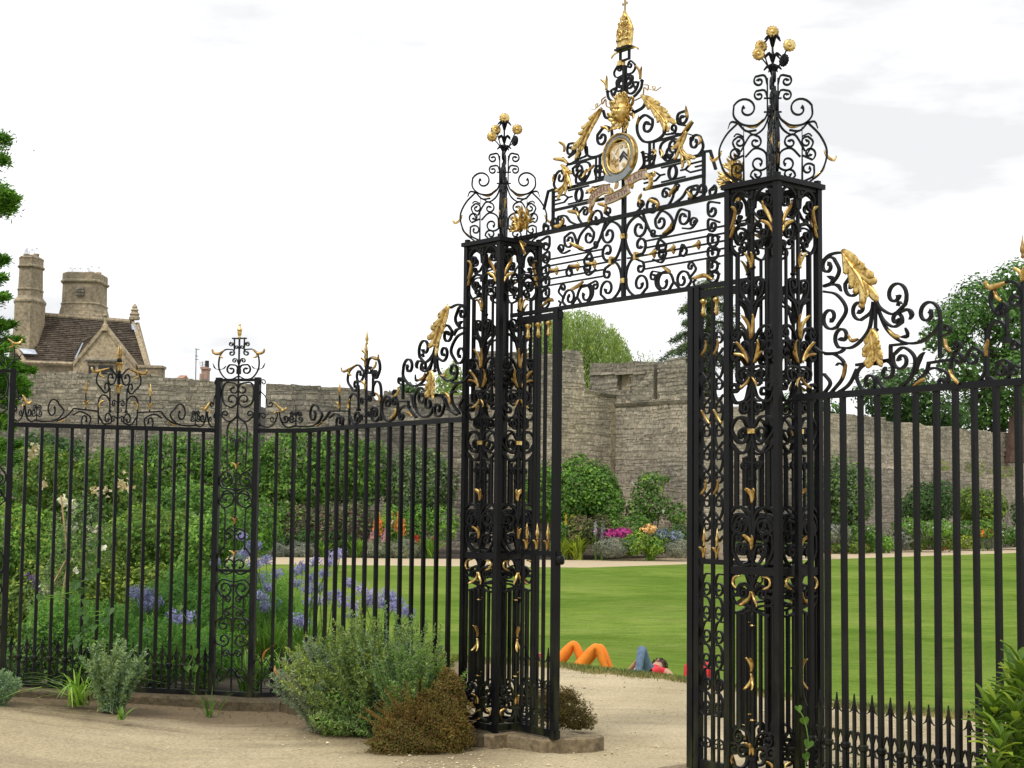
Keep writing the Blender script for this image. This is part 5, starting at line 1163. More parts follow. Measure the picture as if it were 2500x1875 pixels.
# merlons: on the right face line, a little behind it
def merlon(pts_top, base_y, D, th, hole=None):
    """pts_top: left-top and right-top pixels; a battlement of single stones"""
    xl, xr = pts_top[0][0], pts_top[-1][0]
    p0 = c0 + dR * on_line(xl, 900, c0, dR)[0] if xl >= 1501 else None
    return p0
LB = c0 - dR * 6.2
def on_m(x, y): return on_line(x, y, LB, dR)
def merl_seg(pts, zbase):
    q = [on_m(x, y) for x, y in pts]; a, b = q[0][0], q[-1][0]
    f = lambda u: float(np.interp(u + a, [k[0] for k in q], [k[1] for k in q]))
    return (LB + dR * a, LB + dR * b, f, zbase)
zm_ = tR(0) - .05
def holef(p, z):
    u = float((p - LB) @ dR); a, za = on_m(1529, 912); b, zb2 = on_m(1540, 951); l0 = on_m(1508, 912)[0]
    return l0 < u < b and zb2 < z < za
m1_, _o = stones('merlon', 'wide battlement block with a slit opening on top of the bastion', 'battlement', [merl_seg([(1441, 892), (1445, 886), (1580, 884), (1592, 886), (1596, 900)], zm_ - .4)], GREYST, mortar=GREYST, hr=(.12, .2), lr=(.25, .6), skip=holef, nbig=120)
for c in list(m1_.children):
    if c.name.startswith('core'): bpy.data.objects.remove(c)
# the body of that block, in three pieces round the slit
def mbox(xa, xb, ya, yb, root, off, name='core', th=.7, mat=None, n0=0.0):
    a, za = on_m(xa, ya); b, _ = on_m(xb, ya); _, zb2 = on_m(xa, yb); n = np.array((dR[1], -dR[0])); P = LB + dR * a + n * n0; Q = LB + dR * b + n * n0
    v = [(*P, zb2), (*Q, zb2), (*(Q - n * th), zb2), (*(P - n * th), zb2), (*P, za), (*Q, za), (*(Q - n * th), za), (*(P - n * th), za)]
    mb = MB(); mb.add(v, BOXF); return mb.obj(name, mat or MORT, root, off)
mof = np.array([*merl_seg([(1441, 892), (1600, 896)], zm_ - .4)[0], zm_ - .4])
mbox(1441, 1506, 893, 990, m1_, mof); mbox(1541, 1596, 893, 990, m1_, mof); mbox(1506.1, 1540.9, 893, 911, m1_, mof); mbox(1506.1, 1540.9, 953, 990, m1_, mof); mbox(1506.2, 1527, 912, 952.5, m1_, mof, th=.35, n0=-.33, mat=LIME)
for xa, xb, y in ((1443, 1470, 911), (1470.5, 1505, 910), (1505.5, 1550, 910), (1550.5, 1578, 909)): mbox(xa, xb, y, y + 6, m1_, mof, 'string_stone', .2, GREYST, .12)
m2_, _o = stones('merlon', 'narrow battlement block with sloped cap, right of the slit block', 'battlement', [merl_seg([(1605, 915), (1608, 905), (1618, 878), (1672, 872), (1680, 890), (1684, 960)], zm_ - .4)], GREYST, mortar=MORT, hr=(.12, .2), lr=(.25, .6), nbig=100)
# quoins at the inner corner, crack pieces
qz = 0.8
while qz < tR(0) - .4:
    h = random.uniform(.28, .5); n = np.array((dL[1], -dL[0])); w_ = random.uniform(.28, .42)
    A = c0 - dL * w_; v = [(*(A - n * .05), qz), (*(c0 - dL * .02 - n * .05), qz), (*(c0 - dL * .02 - n * .05), qz + h - .02), (*(A - n * .05), qz + h - .02), (*(A + n * .07), qz), (*(c0 - dL * .02 + n * .07), qz), (*(c0 - dL * .02 + n * .07), qz + h - .02), (*(A + n * .07), qz + h - .02)]
    mb = MB(); mb.add(v, [(4, 5, 6, 7), (0, 1, 5, 4), (1, 2, 6, 5), (2, 3, 7, 6), (3, 0, 4, 7)]); mb.obj('quoin', LIME, bast, boff); qz += h
# small grey slate-topped wall stub left of bastion, seen between the bars of the panel
s5, _ = wall_px('', '', [(1165, 950), (1345, 864), (1352, 864)], 84, 86, -1, None, None)
s5 = (s5[0], s5[1], (lambda z: (lambda u: z))(EYE + ray(1345, 862)[2] * 85 / ray(1345, 862)[1]), -1)
stones('city_wall', 'stretch of grey wall between the bars of the left side panel and left pier', 'stone wall', [s5], GREYST, mortar=MORT, hr=(.15, .25), lr=(.3, .7), nbig=150)
# -- right wall running away
r0 = at(1935, 1010, 92)[:2] - np.array((.64, .768)) * 9; dW = np.array((.64, .768))
tp = [on_line(x, y, r0, dW) for x, y in ((1860, 1000), (1935, 1003), (2012, 1008), (2055, 1012), (2058, 1020), (2068, 1012), (2140, 1018), (2158, 1020), (2166, 1034), (2172, 1028), (2255, 1038), (2262, 1046), (2275, 1040), (2360, 1047), (2368, 1054), (2385, 1050), (2440, 1058), (2448, 1056), (2520, 1064), (2620, 1074))]
tw = lambda u: float(np.interp(u, [a for a, b in tp], [b for a, b in tp]))
Lw = tp[-1][0]
ledge = lambda u: float(np.interp(u, [on_line(x, y, r0, dW)[0] for x, y in ((2010, 1135), (2500, 1165))], [on_line(x, y, r0, dW)[1] for x, y in ((2010, 1135), (2500, 1165))]))
city3, coff = stones('city_wall', 'long tan rubble wall running away behind the right hand railings', 'stone wall', [(r0, r0 + dW * Lw, tw, -1), (r0 + np.array((.768, -.64)) * .75, r0 + np.array((.768, -.64)) * .75 + dW * Lw, ledge, -1)], TANST, mortar=MORTT, hr=(.13, .24), lr=(.25, .7))

# =================================================================== house beyond the left wall
cD = crop(0, 550, 3.016)
HD = 88.0
def hP(x, y, D=HD): return at(*cD(x, y), D)
hof = np.array([hP(600, 1000)[0], HD, 0.0]); house = thing('stone_house', 'old stone house with steep stone-tiled roof, dormer gable and two tall chimneys', 'house', hof)
TILE = m_stone('roof_tile', [(.075, .060, .048), (.12, .096, .076), (.092, .076, .062), (.15, .122, .095)], (.33, .31, .27), .8); LEAD = m_plain('lead_flashing', (.38, .42, .48), .45, .3)
HST = m_stone('house_stone', [(.36, .30, .205), (.43, .36, .255), (.40, .335, .235)], (.2, .18, .14), .8); TERRA = m_plain('terracotta', (.42, .22, .13), .8); DARK = m_plain('dark_opening', (.02, .02, .022), .3)
def quadplate(name, P, th, mat, root, off):
    """slab with thickness th away from the camera"""
    P = np.array(P, float); n = np.cross(P[1] - P[0], P[2] - P[0]); n /= np.linalg.norm(n); n = n if n @ (P.mean(0) - CAM) > 0 else -n
    k = len(P); mb = MB(); f = [tuple(range(k)), tuple(range(2 * k - 1, k - 1, -1))] + [(i, k + i, k + (i + 1) % k, (i + 1) % k) for i in range(k)]
    mb.add(np.concatenate([P, P + n * th]), f); return mb.obj(name, mat, root, off)
RD0, RD1 = 86.0, 88.6                               # eaves and ridge depth
rA, rB, rC, rD_ = hP(60, 1010, RD0), hP(1085, 1045, RD0), hP(965, 715, RD1), hP(120, 650, RD1)
quadplate('roof', [rA, rB, rC, rD_], .2, TILE, house, hof)
quadplate('roof_back', [hP(120, 650, RD1 + .05), hP(965, 715, RD1 + .05), hP(985, 900, RD1 + 3), hP(100, 900, RD1 + 3)], .2, TILE, house, hof)
tl = []; nr = 25
for i in range(nr):
    t0, t1 = i / nr, (i + 1) / nr; a0, b0 = rA + (rD_ - rA) * t0, rB + (rC - rB) * t0; a1, b1 = rA + (rD_ - rA) * t1, rB + (rC - rB) * t1; nn = np.cross(rB - rA, rD_ - rA); nn /= np.linalg.norm(nn); nn = -nn if nn[1] > 0 else nn
    Lr = np.linalg.norm(b0 - a0); u = -random.uniform(0, .3)
    while u < Lr:
        l = random.uniform(.24, .40); s0, s1 = max(0, u) / Lr, min(Lr, u + l - .012) / Lr; u += l
        if s1 - s0 < .004: continue
        lift = random.uniform(.05, .085); p = [a0 + (b0 - a0) * s0, a0 + (b0 - a0) * s1, a1 + (b1 - a1) * s1, a1 + (b1 - a1) * s0]
        v = [p[0] + nn * .005, p[1] + nn * .005, p[2] + nn * .005, p[3] + nn * .005, p[0] + nn * lift, p[1] + nn * (lift + random.uniform(-.01, .01)), p[2] + nn * .02, p[3] + nn * .02]; tl.append(v)
FS = [(4, 5, 6, 7), (0, 1, 5, 4), (1, 2, 6, 5), (2, 3, 7, 6), (3, 0, 4, 7)]
roofo = [c for c in house.children if c.name.split('.')[0] == 'roof'][0]
random.shuffle(tl)
for v in tl[:300]:
    mb = MB(); mb.add(v, FS); mb.obj('roof_tile', TILE, roofo, hof)
v = np.array(tl[300:]).reshape(-1, 3) - hof; f = (np.array(FS)[None] + (np.arange(len(tl) - 300) * 8)[:, None, None]).reshape(-1, 4)
o = link('roof_tiling', npmesh('roof_tiling', v, f, TILE), house); o['kind'] = 'stuff'
for i in range(14):
    a, b = rD_ + (rC - rD_) * (i / 14), rD_ + (rC - rD_) * ((i + .96) / 14); mb = MB(); tube(mb, [a + np.array((0, 0, .04)), b + np.array((0, 0, .04))], .13, 8); mb.obj('ridge_tile', HST, house, hof)
# front wall under the eaves
P0, P1 = hP(20, 1025, RD0 - .2), hP(1190, 1060, RD0 - .2)
wq = [hP(20, 1008, RD0 - .1), hP(1090, 1044, RD0 - .1)]; quadplate('front_wall', [wq[0], wq[1], (wq[1][0], wq[1][1], -1), (wq[0][0], wq[0][1], -1)], .4, HST, house, hof)
for a, b, z in ((20, 540, 1003), (1000, 1112, 1040)):
    A, B = hP(a, z, RD0 - .3), hP(b, z + (18 if a < 500 else 6), RD0 - .3); mb = MB(); tube(mb, [A, B], .12, 6); mb.obj('eaves_course', HST, house, hof)
A, B = hP(1010, 1050, RD0 - .35), hP(1186, 1092, RD0 - .35); mb = MB(); box(mb, A[0], B[0], RD0 - .4, RD0 + .6, B[2] - 1.2, A[2] + .0); mb.obj('kneeler', HST, house, hof); mb = MB(); box(mb, A[0] - .05, B[0] + .08, RD0 - .48, RD0 + .6, A[2] + .003, A[2] + .14); mb.obj('kneeler_cap', HST, house, hof)
# gable parapet on the right with coping and finial
P = [hP(962, 690, RD1), hP(985, 690, RD1), hP(1112, 1048, RD0 - .3), hP(1072, 1048, RD0 - .3)]; quadplate('gable_coping', P, .7, HST, house, hof)
P = [hP(985, 720, RD1), hP(1085, 1045, RD0 - .1), hP(1060, 1045, RD0 + 5), hP(1000, 720, RD1 + 2)]; quadplate('gable_wall', P, .2, HST, house, hof)
quadplate('lead_flashing', [hP(965, 722, RD1 - .35), hP(984, 730, RD1 - .35), hP(1000, 772, RD1 - .7), hP(972, 765, RD1 - .7)], .03, LEAD, house, hof)
for i in range(9):
    a = 772 + i * 30; x = 988 + i * 10.2; D = RD1 - .7 - i * .2; quadplate('lead_flashing', [hP(x, a, D), hP(x + 12, a, D), hP(x + 18, a + 24, D - .15), hP(x + 8, a + 24, D - .15)], .03, LEAD, house, hof)
b = hP(990, 690, RD1); sc2 = (hP(990, 580, RD1)[2] - b[2])
mb = MB(); lathe(mb, [(.30, -.05), (.32, .1 * sc2), (.24, .2 * sc2), (.30, .3 * sc2), (.17, .5 * sc2), (.24, .58 * sc2), (.14, .72 * sc2), (.16, .8 * sc2), (.05, sc2)], b, 8); mb.obj('finial', HST, house, hof)
# dormer gable
DD = RD0 - .6
ap, fl, fr = hP(773, 762, DD), hP(540, 1040, DD), hP(1000, 1052, DD)
quadplate('dormer_wall', [ap, fl, fl + np.array((0, 0, -3)), fr + np.array((0, 0, -3)), fr], .4, HST, house, hof)
for a, b2 in ((ap, fl), (ap, fr)):
    d = (b2 - a); L_ = np.linalg.norm(d); k = 6
    for i in range(k):
        A, B = a + d * (i / k) + np.array((0, -.1, .12)), a + d * ((i + .97) / k) + np.array((0, -.1, .12)); quadplate('coping_stone', [A + np.array((0, 0, .14)), B + np.array((0, 0, .14)), B - np.array((0, 0, .14)), A - np.array((0, 0, .14))], .6, HST, house, hof)
bk = hP(773, 770, RD1 - .3); 
for sgn, f_ in ((-1, fl), (1, fr)):
    quadplate('dormer_roof', [ap + np.array((0, .1, .05)), bk + np.array((0, 0, .05)), np.array((f_[0], RD0 + .05, f_[2])), f_ + np.array((0, .1, 0))], .12, TILE, house, hof)
A, B, C_ = hP(612, 855, RD0 - .1), hP(690, 810, RD0 + .6), hP(600, 850, RD0)
quadplate('small_dormer_roof', [hP(600, 855, RD0 - .2), hP(612, 835, RD0 + .3), hP(700, 805, RD0 + .3), hP(690, 838, RD0 - .3), hP(560, 960, RD0 - .4)], .2, TILE, house, hof)
quadplate('lead_flashing', [hP(606, 862, RD0 - .5), hP(614, 866, RD0 - .5), hP(560, 982, RD0 - .7), hP(548, 980, RD0 - .7)], .03, LEAD, house, hof)
b = hP(774, 765, DD); t_ = hP(774, 630, DD)[2] - b[2]; mb = MB(); lathe(mb, [(.26, -.1), (.16, .22 * t_), (.09, .3 * t_), (.075, .62 * t_), (.10, .68 * t_), (.16, .72 * t_), (.15, .8 * t_), (.05, .84 * t_), (.05, .95 * t_), (.01, t_)], b, 8); mb.obj('finial', HST, house, hof)
wi = quadplate('window', [hP(650, 1012, DD - .02), hP(880, 1018, DD - .02), hP(880, 1120, DD - .02), hP(650, 1120, DD - .02)], .02, HST, house, hof)
for a, b2 in ((652, 700), (724, 832), (852, 878)): quadplate('pane', [hP(a, 1030, DD - .06), hP(b2, 1032, DD - .06), hP(b2, 1118, DD - .06), hP(a, 1118, DD - .06)], .02, DARK, wi, hof)
A, B = hP(632, 990, DD - .12), hP(862, 998, DD - .12); mb = MB(); tube(mb, [A, B], .12, 6); mb.obj('hood_mould', GREYST, house, hof)
# chimneys
def chimney(x0, x1, prof, D, depth, pots, yp, oct_):
    """prof: list of (scale, y px crop)"""
    c = hP((x0 + x1) / 2, 500, D)[0]; hw = (hP(x1, 500, D)[0] - hP(x0, 500, D)[0]) / 2; V = []; fp = []
    base = [(-1, -.45), (-.55, -1), (.55, -1), (1, -.45), (1, .45), (.55, 1), (-.55, 1), (-1, .45)] if oct_ else [(-1, -.62), (-.66, -1), (.66, -1), (1, -.62), (1, 1), (-1, 1)]
    k = len(base)
    zs2 = [hP((x0 + x1) / 2, y, D)[2] for s, y in prof]; V = [(c + bx * hw * s, D + depth + by * depth * s, z) for (s, y), z in zip(prof, zs2) for bx, by in base]
    f = [(i * k + j, i * k + (j + 1) % k, (i + 1) * k + (j + 1) % k, (i + 1) * k + j) for i in range(len(prof) - 1) for j in range(k)] + [tuple((len(prof) - 1) * k + j for j in range(k))]
    mb = MB(); mb.add(V, f); ch = mb.obj('chimney', HST, house, hof)
    for x in pots:
        p = hP(x, yp[0], D); h = hP(x, yp[1], D)[2] - p[2]; q = (p[0], D + depth + random.uniform(-.4, .4) * depth, p[2] - .05)
        mb = MB(); lathe(mb, [(.16, 0), (.15, h * .7), (.18, h * .75), (.17, h)], q, 8); mb.obj('chimney_pot', TERRA if len(pots) > 4 else HST, ch, hof)
        a = np.linspace(0, math.pi, 9); 
        for rot in (0, 1.57):
            mb = MB(); tube(mb, np.stack([q[0] + .15 * np.cos(a) * math.cos(rot), q[1] + .15 * np.cos(a) * math.sin(rot), q[2] + h + .34 * np.sin(a)], 1), .012, 4); mb.obj('cowl_wire', LEAD, ch, hof)
    return ch
chimney(108, 262, [(1.22, 1010), (1.22, 575), (1.24, 570), (1.30, 560), (1.30, 548), (1.05, 520), (1.0, 515), (1.0, 472), (1.06, 470), (1.06, 462), (.98, 455), (.94, 310), (1.0, 305), (1.09, 300), (1.09, 290), (.97, 280), (.97, 240), (1.02, 235), (.95, 222)], 86.6, .95, [140, 170, 195, 243], (222, 192), True)
chimney(440, 718, [(1.18, 720), (1.18, 668), (1.16, 655), (1.12, 650), (1.08, 632), (1.08, 625), (1.02, 590), (1.02, 578), (1.05, 576), (1.05, 570), (.99, 562), (.98, 425), (1.02, 420), (1.08, 412), (1.08, 402), (1.0, 392), (1.0, 350), (.97, 342)], 89.2, 1.1, [472, 497, 540, 592, 645, 690], (344, 322), False)
mb = MB()
for k in range(3):
    for j in range(3): 
        p = hP(572 + k * 18, 465 + j * 22, 89.15); mb = MB(); lathe(mb, [(.10, 0), (.09, .05), (.03, .07)], (p[0], 89.14, p[2]), 6, axis=(0, -1, 0)); mb.obj('carved_panel', GREYST, house, hof)
quadplate('lead_flashing', [hP(140, 905, 86.2), hP(255, 915, 86.2), hP(275, 948, 86.0), hP(175, 945, 86.0)], .03, LEAD, house, hof)
quadplate('coping', [hP(105, 905, 85.9), hP(125, 900, 85.9), hP(200, 1005, 85.6), hP(170, 1005, 85.6)], .4, HST, house, hof)
# aerial mast and a small chimney farther off
mst = thing('aerial_mast', 'thin television aerial mast standing behind the left wall', 'aerial', hP(1440, 1115, 95))
ALU = m_plain('grey_metal', (.25, .26, .28), .5, .6); mo = np.array(mst.location)
mb = MB(); tube(mb, [hP(1440, 1150, 95), hP(1445, 908, 95)], .035, 5); mb.obj('pole', ALU, mst, mo)
for y, l in ((910, 26), (960, 16), (985, 20)): mb = MB(); tube(mb, [hP(1436, y, 95), hP(1442 + l, y + 5, 95)], .022, 4); mb.obj('aerial_arm', ALU, mst, mo)
sc_ = thing('small_chimney', 'small pink brick chimney with aerial far behind the wall', 'chimney', hP(1498, 1160, 100)); so = np.array(sc_.location); PINK = m_plain('pink_brick', (.45, .29, .22), .8, var=.15)
A, B = hP(1480, 1160, 100), hP(1524, 1060, 100); mb = MB(); box(mb, A[0], B[0], 100, 101, A[2], B[2]); mb.obj('stack', PINK, sc_, so)
mb = MB(); box(mb, A[0] - .05, B[0] + .05, 99.9, 101.1, B[2] + .003, B[2] + .15); mb.obj('stack_cap', PINK, sc_, so)
A, B = hP(1468, 1160, 99), hP(1484, 1092, 99); mb = MB(); box(mb, A[0], B[0], 99, 99.8, A[2], B[2]); mb.obj('low_stack', PINK, sc_, so)
p = hP(1512, 1052, 100); mb = MB(); lathe(mb, [(.15, 0), (.13, .35), (.16, .4)], (p[0], 100.5, p[2] + .12), 8); mb.obj('chimney_pot', DARK, sc_, so)
for k in range(4): mb = MB(); tube(mb, [hP(1462 + k * 3, 1005 + k * 13, 100), hP(1510 + k * 3, 1014 + k * 12, 100)], .015, 4); mb.obj('aerial_arm', ALU, sc_, so)
mb = MB(); tube(mb, [hP(1492, 1060, 100), hP(1490, 1000, 100)], .02, 4); mb.obj('aerial_pole', ALU, sc_, so)
q = thing('roof_ridge', 'bit of red roof just showing over the left wall', 'roof', hP(1325, 1115, 97)); A, B = hP(1300, 1125, 97), hP(1348, 1095, 97); mb = MB(); mb.add([(A[0], 97, A[2]), (B[0], 97, A[2]), (B[0], 99, A[2]), (A[0], 99, A[2]), (A[0], 98, B[2]), (B[0], 98, B[2])], [(0, 1, 5, 4), (2, 3, 4, 5), (0, 4, 3), (1, 2, 5), (0, 3, 2, 1)]); mb.obj('roof_slope', TERRA, q, np.array(q.location))
# slate roof beyond the gap in the wall
q = thing('slate_roof', 'grey slate roof corner seen through the gap in the left wall', 'roof', at(640, 1010, 90)); A, B = at(628, 1012, 90), at(672, 985, 90); mb = MB(); mb.add([(A[0], 90, -1), (B[0], 90, -1), (B[0], 93, -1), (A[0], 93, -1), (A[0], 90, at(628, 990, 90)[2]), (B[0], 90, at(672, 1003, 90)[2]), (B[0], 93, at(672, 1003, 90)[2]), (A[0], 93, at(628, 990, 90)[2])], BOXF); mb.obj('roof_slope', m_plain('slate', (.10, .09, .09), .6), q, np.array(q.location))

# =================================================================== foliage
def unit(n):
    d = rng.normal(size=(n, 3)); return d / np.linalg.norm(d, axis=1)[:, None]
def leaf_soup(P, Nrm, ln, wd, droop=.0, fold=.25):
    """rhombic leaves: centres, facing normals, lengths, widths -> verts, quads"""
    n = len(P); a = np.cross(Nrm, unit(n)); a /= np.linalg.norm(a, axis=1)[:, None] + 1e-9
    a[:, 2] -= droop; a /= np.linalg.norm(a, axis=1)[:, None]; b = np.cross(Nrm, a); b /= np.linalg.norm(b, axis=1)[:, None] + 1e-9
    ln = np.broadcast_to(ln, (n,))[:, None]; wd = np.broadcast_to(wd, (n,))[:, None]
    v = np.stack([P - a * ln / 2, P + b * wd / 2 + Nrm * wd * fold - a * ln * .08, P + a * ln / 2, P - b * wd / 2 + Nrm * wd * fold - a * ln * .08], 1).reshape(-1, 3)
    return v, np.arange(4 * n).reshape(n, 4)
def crown_points(blobs, n, shell=.35, rough=.22, seed=0, zmin=None):
    """points on lumpy blobs (centre, radii), mostly near the outside; with outward normals"""
    B = np.array([b[0] for b in blobs], float); Rr = np.array([np.broadcast_to(b[1], (3,)) for b in blobs], float)
    wgt = (Rr[:, 0] * Rr[:, 2]) ** 1.0; wgt /= wgt.sum(); out = []; nor = []; got = 0
    ph = np.random.default_rng(seed).uniform(0, 6.28, (6, 3)); fr = np.random.default_rng(seed + 1).uniform(2.5, 8, (6, 3))
    while got < n:
        m = int((n - got) * 1.8) + 50; k = rng.choice(len(blobs), m, p=wgt); d = unit(m)
        lump = sum(np.sin(d @ fr[i] + ph[i, 0] + k * 1.7) for i in range(6)) / 6
        r = (1 - shell * rng.random(m) ** 1.6) * (1 + rough * lump)
        p = B[k] + d * Rr[k] * r[:, None]
        ins = np.zeros(m, bool)
        for j in range(len(blobs)):
            q = (p - B[j]) / Rr[j]; ins |= ((q ** 2).sum(1) < .45) & (k != j)
        ok = ~ins
        if zmin is not None: ok &= p[:, 2] > (zmin(p[:, 0], p[:, 1]) if callable(zmin) else zmin)
        p = p[ok]; d = d[ok]; out.append(p); nor.append(d); got += len(p)
    return np.concatenate(out)[:n], np.concatenate(nor)[:n]
def nrm(N, up=.5, jit=.8):
    jit *= .75
    q = N + jit * unit(len(N)) + np.array((0, -.15, up)); return q / np.linalg.norm(q, axis=1)[:, None]
def put(name, v, q, mat, root, off): return link(name, npmesh(name, v - off, q, mat), root)
def stems(root, off, base, tips, r, name='stem', mat=None, join=True):
    mb = MB()
    for tpt in tips:
        m = base + (tpt - base) * .5 + np.array((0, 0, .1)) * np.linalg.norm(tpt - base) * .5; tube(mb, [base, m, tpt], [r, r * .7, r * .25], 5)
    o = mb.obj(name, mat or BARK, root, off)
    if len(tips) > 1: o['kind'] = 'stuff'
    return o
LEAFK = 2.05
G = {  # leaf colours
 'hedge': m_leaf('hedge_leaf', (.020, .052, .010), (.060, .125, .020), (.11, .18, .035)),
 'dark': m_leaf('dark_leaf', (.014, .034, .010), (.035, .075, .018), (.06, .11, .03)),
 'grey': m_leaf('grey_green_leaf', (.045, .065, .035), (.085, .12, .06), (.14, .17, .10)),
 'bright': m_leaf('bright_leaf', (.035, .085, .012), (.085, .17, .025), (.14, .24, .045)),
 'yew': m_leaf('yew_spray', (.022, .060, .008), (.060, .14, .015), (.13, .24, .03)),
 'willow': m_leaf('willow_leaf', (.085, .12, .03), (.16, .215, .065), (.24, .29, .12), .35),
 'cedar': m_leaf('cedar_needle', (.035, .058, .028), (.065, .095, .045), (.10, .13, .065)),
 'tree': m_leaf('tree_leaf', (.020, .050, .012), (.05, .105, .022), (.09, .16, .04)),
 'far': m_leaf('far_tree_leaf', (.03, .055, .02), (.05, .085, .03), (.07, .11, .045)),
 'rose': m_leaf('rose_leaf', (.030, .058, .010), (.075, .120, .018), (.14, .17, .028)),
 'bronze': m_leaf('bronze_leaf', (.05, .035, .03), (.085, .06, .05), (.13, .10, .08)),
 'lav': m_leaf('lavender_leaf', (.09, .095, .085), (.14, .15, .125), (.19, .18, .18)),
 'strap': m_leaf('strap_leaf', (.05, .11, .018), (.11, .20, .035), (.19, .29, .06)),
 'arte': m_leaf('artemisia_leaf', (.055, .085, .030), (.12, .165, .060), (.20, .235, .105)),
 'artg': m_leaf('grey_artemisia_leaf', (.075, .12, .075), (.13, .19, .115), (.20, .26, .17)),
 'heath': m_leaf('heather_leaf', (.062, .046, .012), (.100, .082, .018), (.115, .130, .026)),
 'heat2': m_leaf('heather_shoot', (.080, .036, .014), (.120, .066, .02), (.125, .105, .025)),
 'shrub': m_leaf('glossy_leaf', (.035, .07, .008), (.085, .14, .018), (.20, .24, .03), .3, .4),
 'fennel': m_leaf('feathery_leaf', (.03, .085, .012), (.06, .15, .02), (.10, .21, .035)),
 'ylw': m_leaf('yellow_green_leaf', (.09, .13, .02), (.17, .21, .03), (.25, .28, .05)),
}
LEAFK = 1.0
FL = {n: m_leaf(n + '_petal', *c, None, .25, .6) for n, c in {
 'white': ((.62, .62, .58), (.80, .80, .76)), 'cream': ((.72, .52, .36), (.85, .70, .55)), 'pink': ((.55, .25, .35), (.72, .45, .52)), 'magenta': ((.40, .02, .22), (.58, .06, .36)), 'blue': ((.22, .21, .54), (.42, .40, .76)),
 'yellow': ((.70, .50, .04), (.85, .68, .12)), 'orange': ((.70, .20, .03), (.85, .40, .12)), 'red': ((.45, .03, .03), (.62, .08, .05)), 'lilac': ((.36, .30, .50), (.52, .46, .62)), 'purple': ((.12, .05, .25), (.22, .12, .38)), 'peach': ((.80, .40, .14), (.88, .56, .28))}.items()}
def bush(name, label, cat, blobs, mat, ln, dens=4.0, aspect=.55, jit=.8, shell=.4, rough=.25, group=None, twig=True, flowers=None, fl=.0, flsize=1.0, base=None, droop=.0, nmax=60000, second=None):
    """shrub made of leaves over lumpy blobs"""
    c = np.mean([b[0] for b in blobs], 0); bz = base if base is not None else float(gz(c[0], c[1])); off = np.array((c[0], c[1], bz)); r = thing(name, label, cat, off, 0, group)
    area = sum(4 * np.prod(np.broadcast_to(b[1], (3,))) ** (2 / 3.) * 3.14 * .5 for b in blobs); n = int(min(nmax, dens * area / (ln * ln * aspect)))
    p, N = crown_points(blobs, n, shell, rough, seed=int(abs(c[0] * 97 + c[2] * 13)) % 9999, zmin=lambda x, y: gz(x, y) + .01 if base is None else bz)
    sz = ln * rng.uniform(.6, 1.35, n); v, q = leaf_soup(p, nrm(N, jit=jit), sz, sz * aspect, droop); put('foliage', v, q, mat, r, off)
    if second:
        k = int(n * second[1]); i = rng.choice(n, k); v, q = leaf_soup(p[i] + N[i] * ln * .4, nrm(N[i], jit=jit), sz[i], sz[i] * aspect, droop); put('new_growth', v, q, second[0], r, off)
    if flowers:
        k = int(n * fl); i = rng.choice(n, max(1, k)); front = N[i][:, 1] < .3; i = i[front]
        if len(i):
            pp = np.repeat(p[i] + N[i] * ln * .5, 4, 0) + rng.normal(0, ln * .25 * flsize, (len(i) * 4, 3)); v, q = leaf_soup(pp, nrm(np.repeat(N[i], 4, 0), .5, .6), ln * .75 * flsize, ln * .6 * flsize); o = put('blossom', v, q, flowers, r, off); o['kind'] = 'stuff'
    if twig: stems(r, off, off + np.array((0, 0, -.02)), [np.array(b[0]) for b in blobs], max(.01, .05 * np.broadcast_to(blobs[0][1], (3,))[0]))
    return r
def pxb(x0, x1, y0, y1, D, depth=None, k=KD):
    """blob that fills a box of the shown picture (2212 wide) at depth D"""
    A = at(x0 * k, y0 * k, D); B = at(x1 * k, y1 * k, D); c = (A + B) / 2; rx = abs(B[0] - A[0]) / 2; rz = abs(A[2] - B[2]) / 2
    return (c + np.array((0, 0, 0)), (rx, depth or max(rx * .6, .3), rz))
def grow(D, boxes, depth=None): return [pxb(*b, D + (b[4] if len(b) > 4 else 0), depth) if len(b) <= 4 else pxb(*b[:4], D + b[4], depth) for b in boxes]
def tree_trunk(root, off, base, top, r0, limbs, mat=None, n=8):
    base, top = np.array(base, float), np.array(top, float); mb = MB(); k = 6; T = np.linspace(0, 1, k); pts = base + (top - base) * T[:, None]; pts[1:-1, :2] += rng.normal(0, r0 * .3, (k - 2, 2)); tube(mb, pts, r0 * (1 - .65 * T), n); mb.obj('trunk', mat or BARK, root, off)
    for e in limbs:
        e = np.array(e, float); s = pts[rng.integers(2, k)]; mb = MB(); m = (s + e) / 2 + np.array((0, 0, .12 * np.linalg.norm(e - s))); tube(mb, [s, m, e], [r0 * .4, r0 * .25, r0 * .08], 6); mb.obj('limb', mat or BARK, root, off)
def tree(name, label, blobs, mat, ln, base_px, D, r0=.35, dens=3.0, aspect=.6, cat='tree', group=None, rough=.3, nmax=90000, jit=.8, shell=.5):
    b0 = at(base_px[0] * KD, base_px[1] * KD, D); b0[2] = -.95; off = b0.copy(); r = thing(name, label, cat, off, 0, group)
    area = sum(4 * np.prod(np.broadcast_to(b[1], (3,))) ** (2 / 3.) * 3.14 * .5 for b in blobs); n = int(min(nmax, dens * area / (ln * ln * aspect)))
    p, N = crown_points(blobs, n, shell, rough, seed=int(abs(b0[0] * 31)) % 999); sz = ln * rng.uniform(.6, 1.4, n); v, q = leaf_soup(p, nrm(N, jit=jit), sz, sz * aspect); put('crown', v, q, mat, r, off)
    top = np.mean([b[0] for b in blobs], 0); tree_trunk(r, off, b0, top, r0, [b[0] for b in blobs]); return r

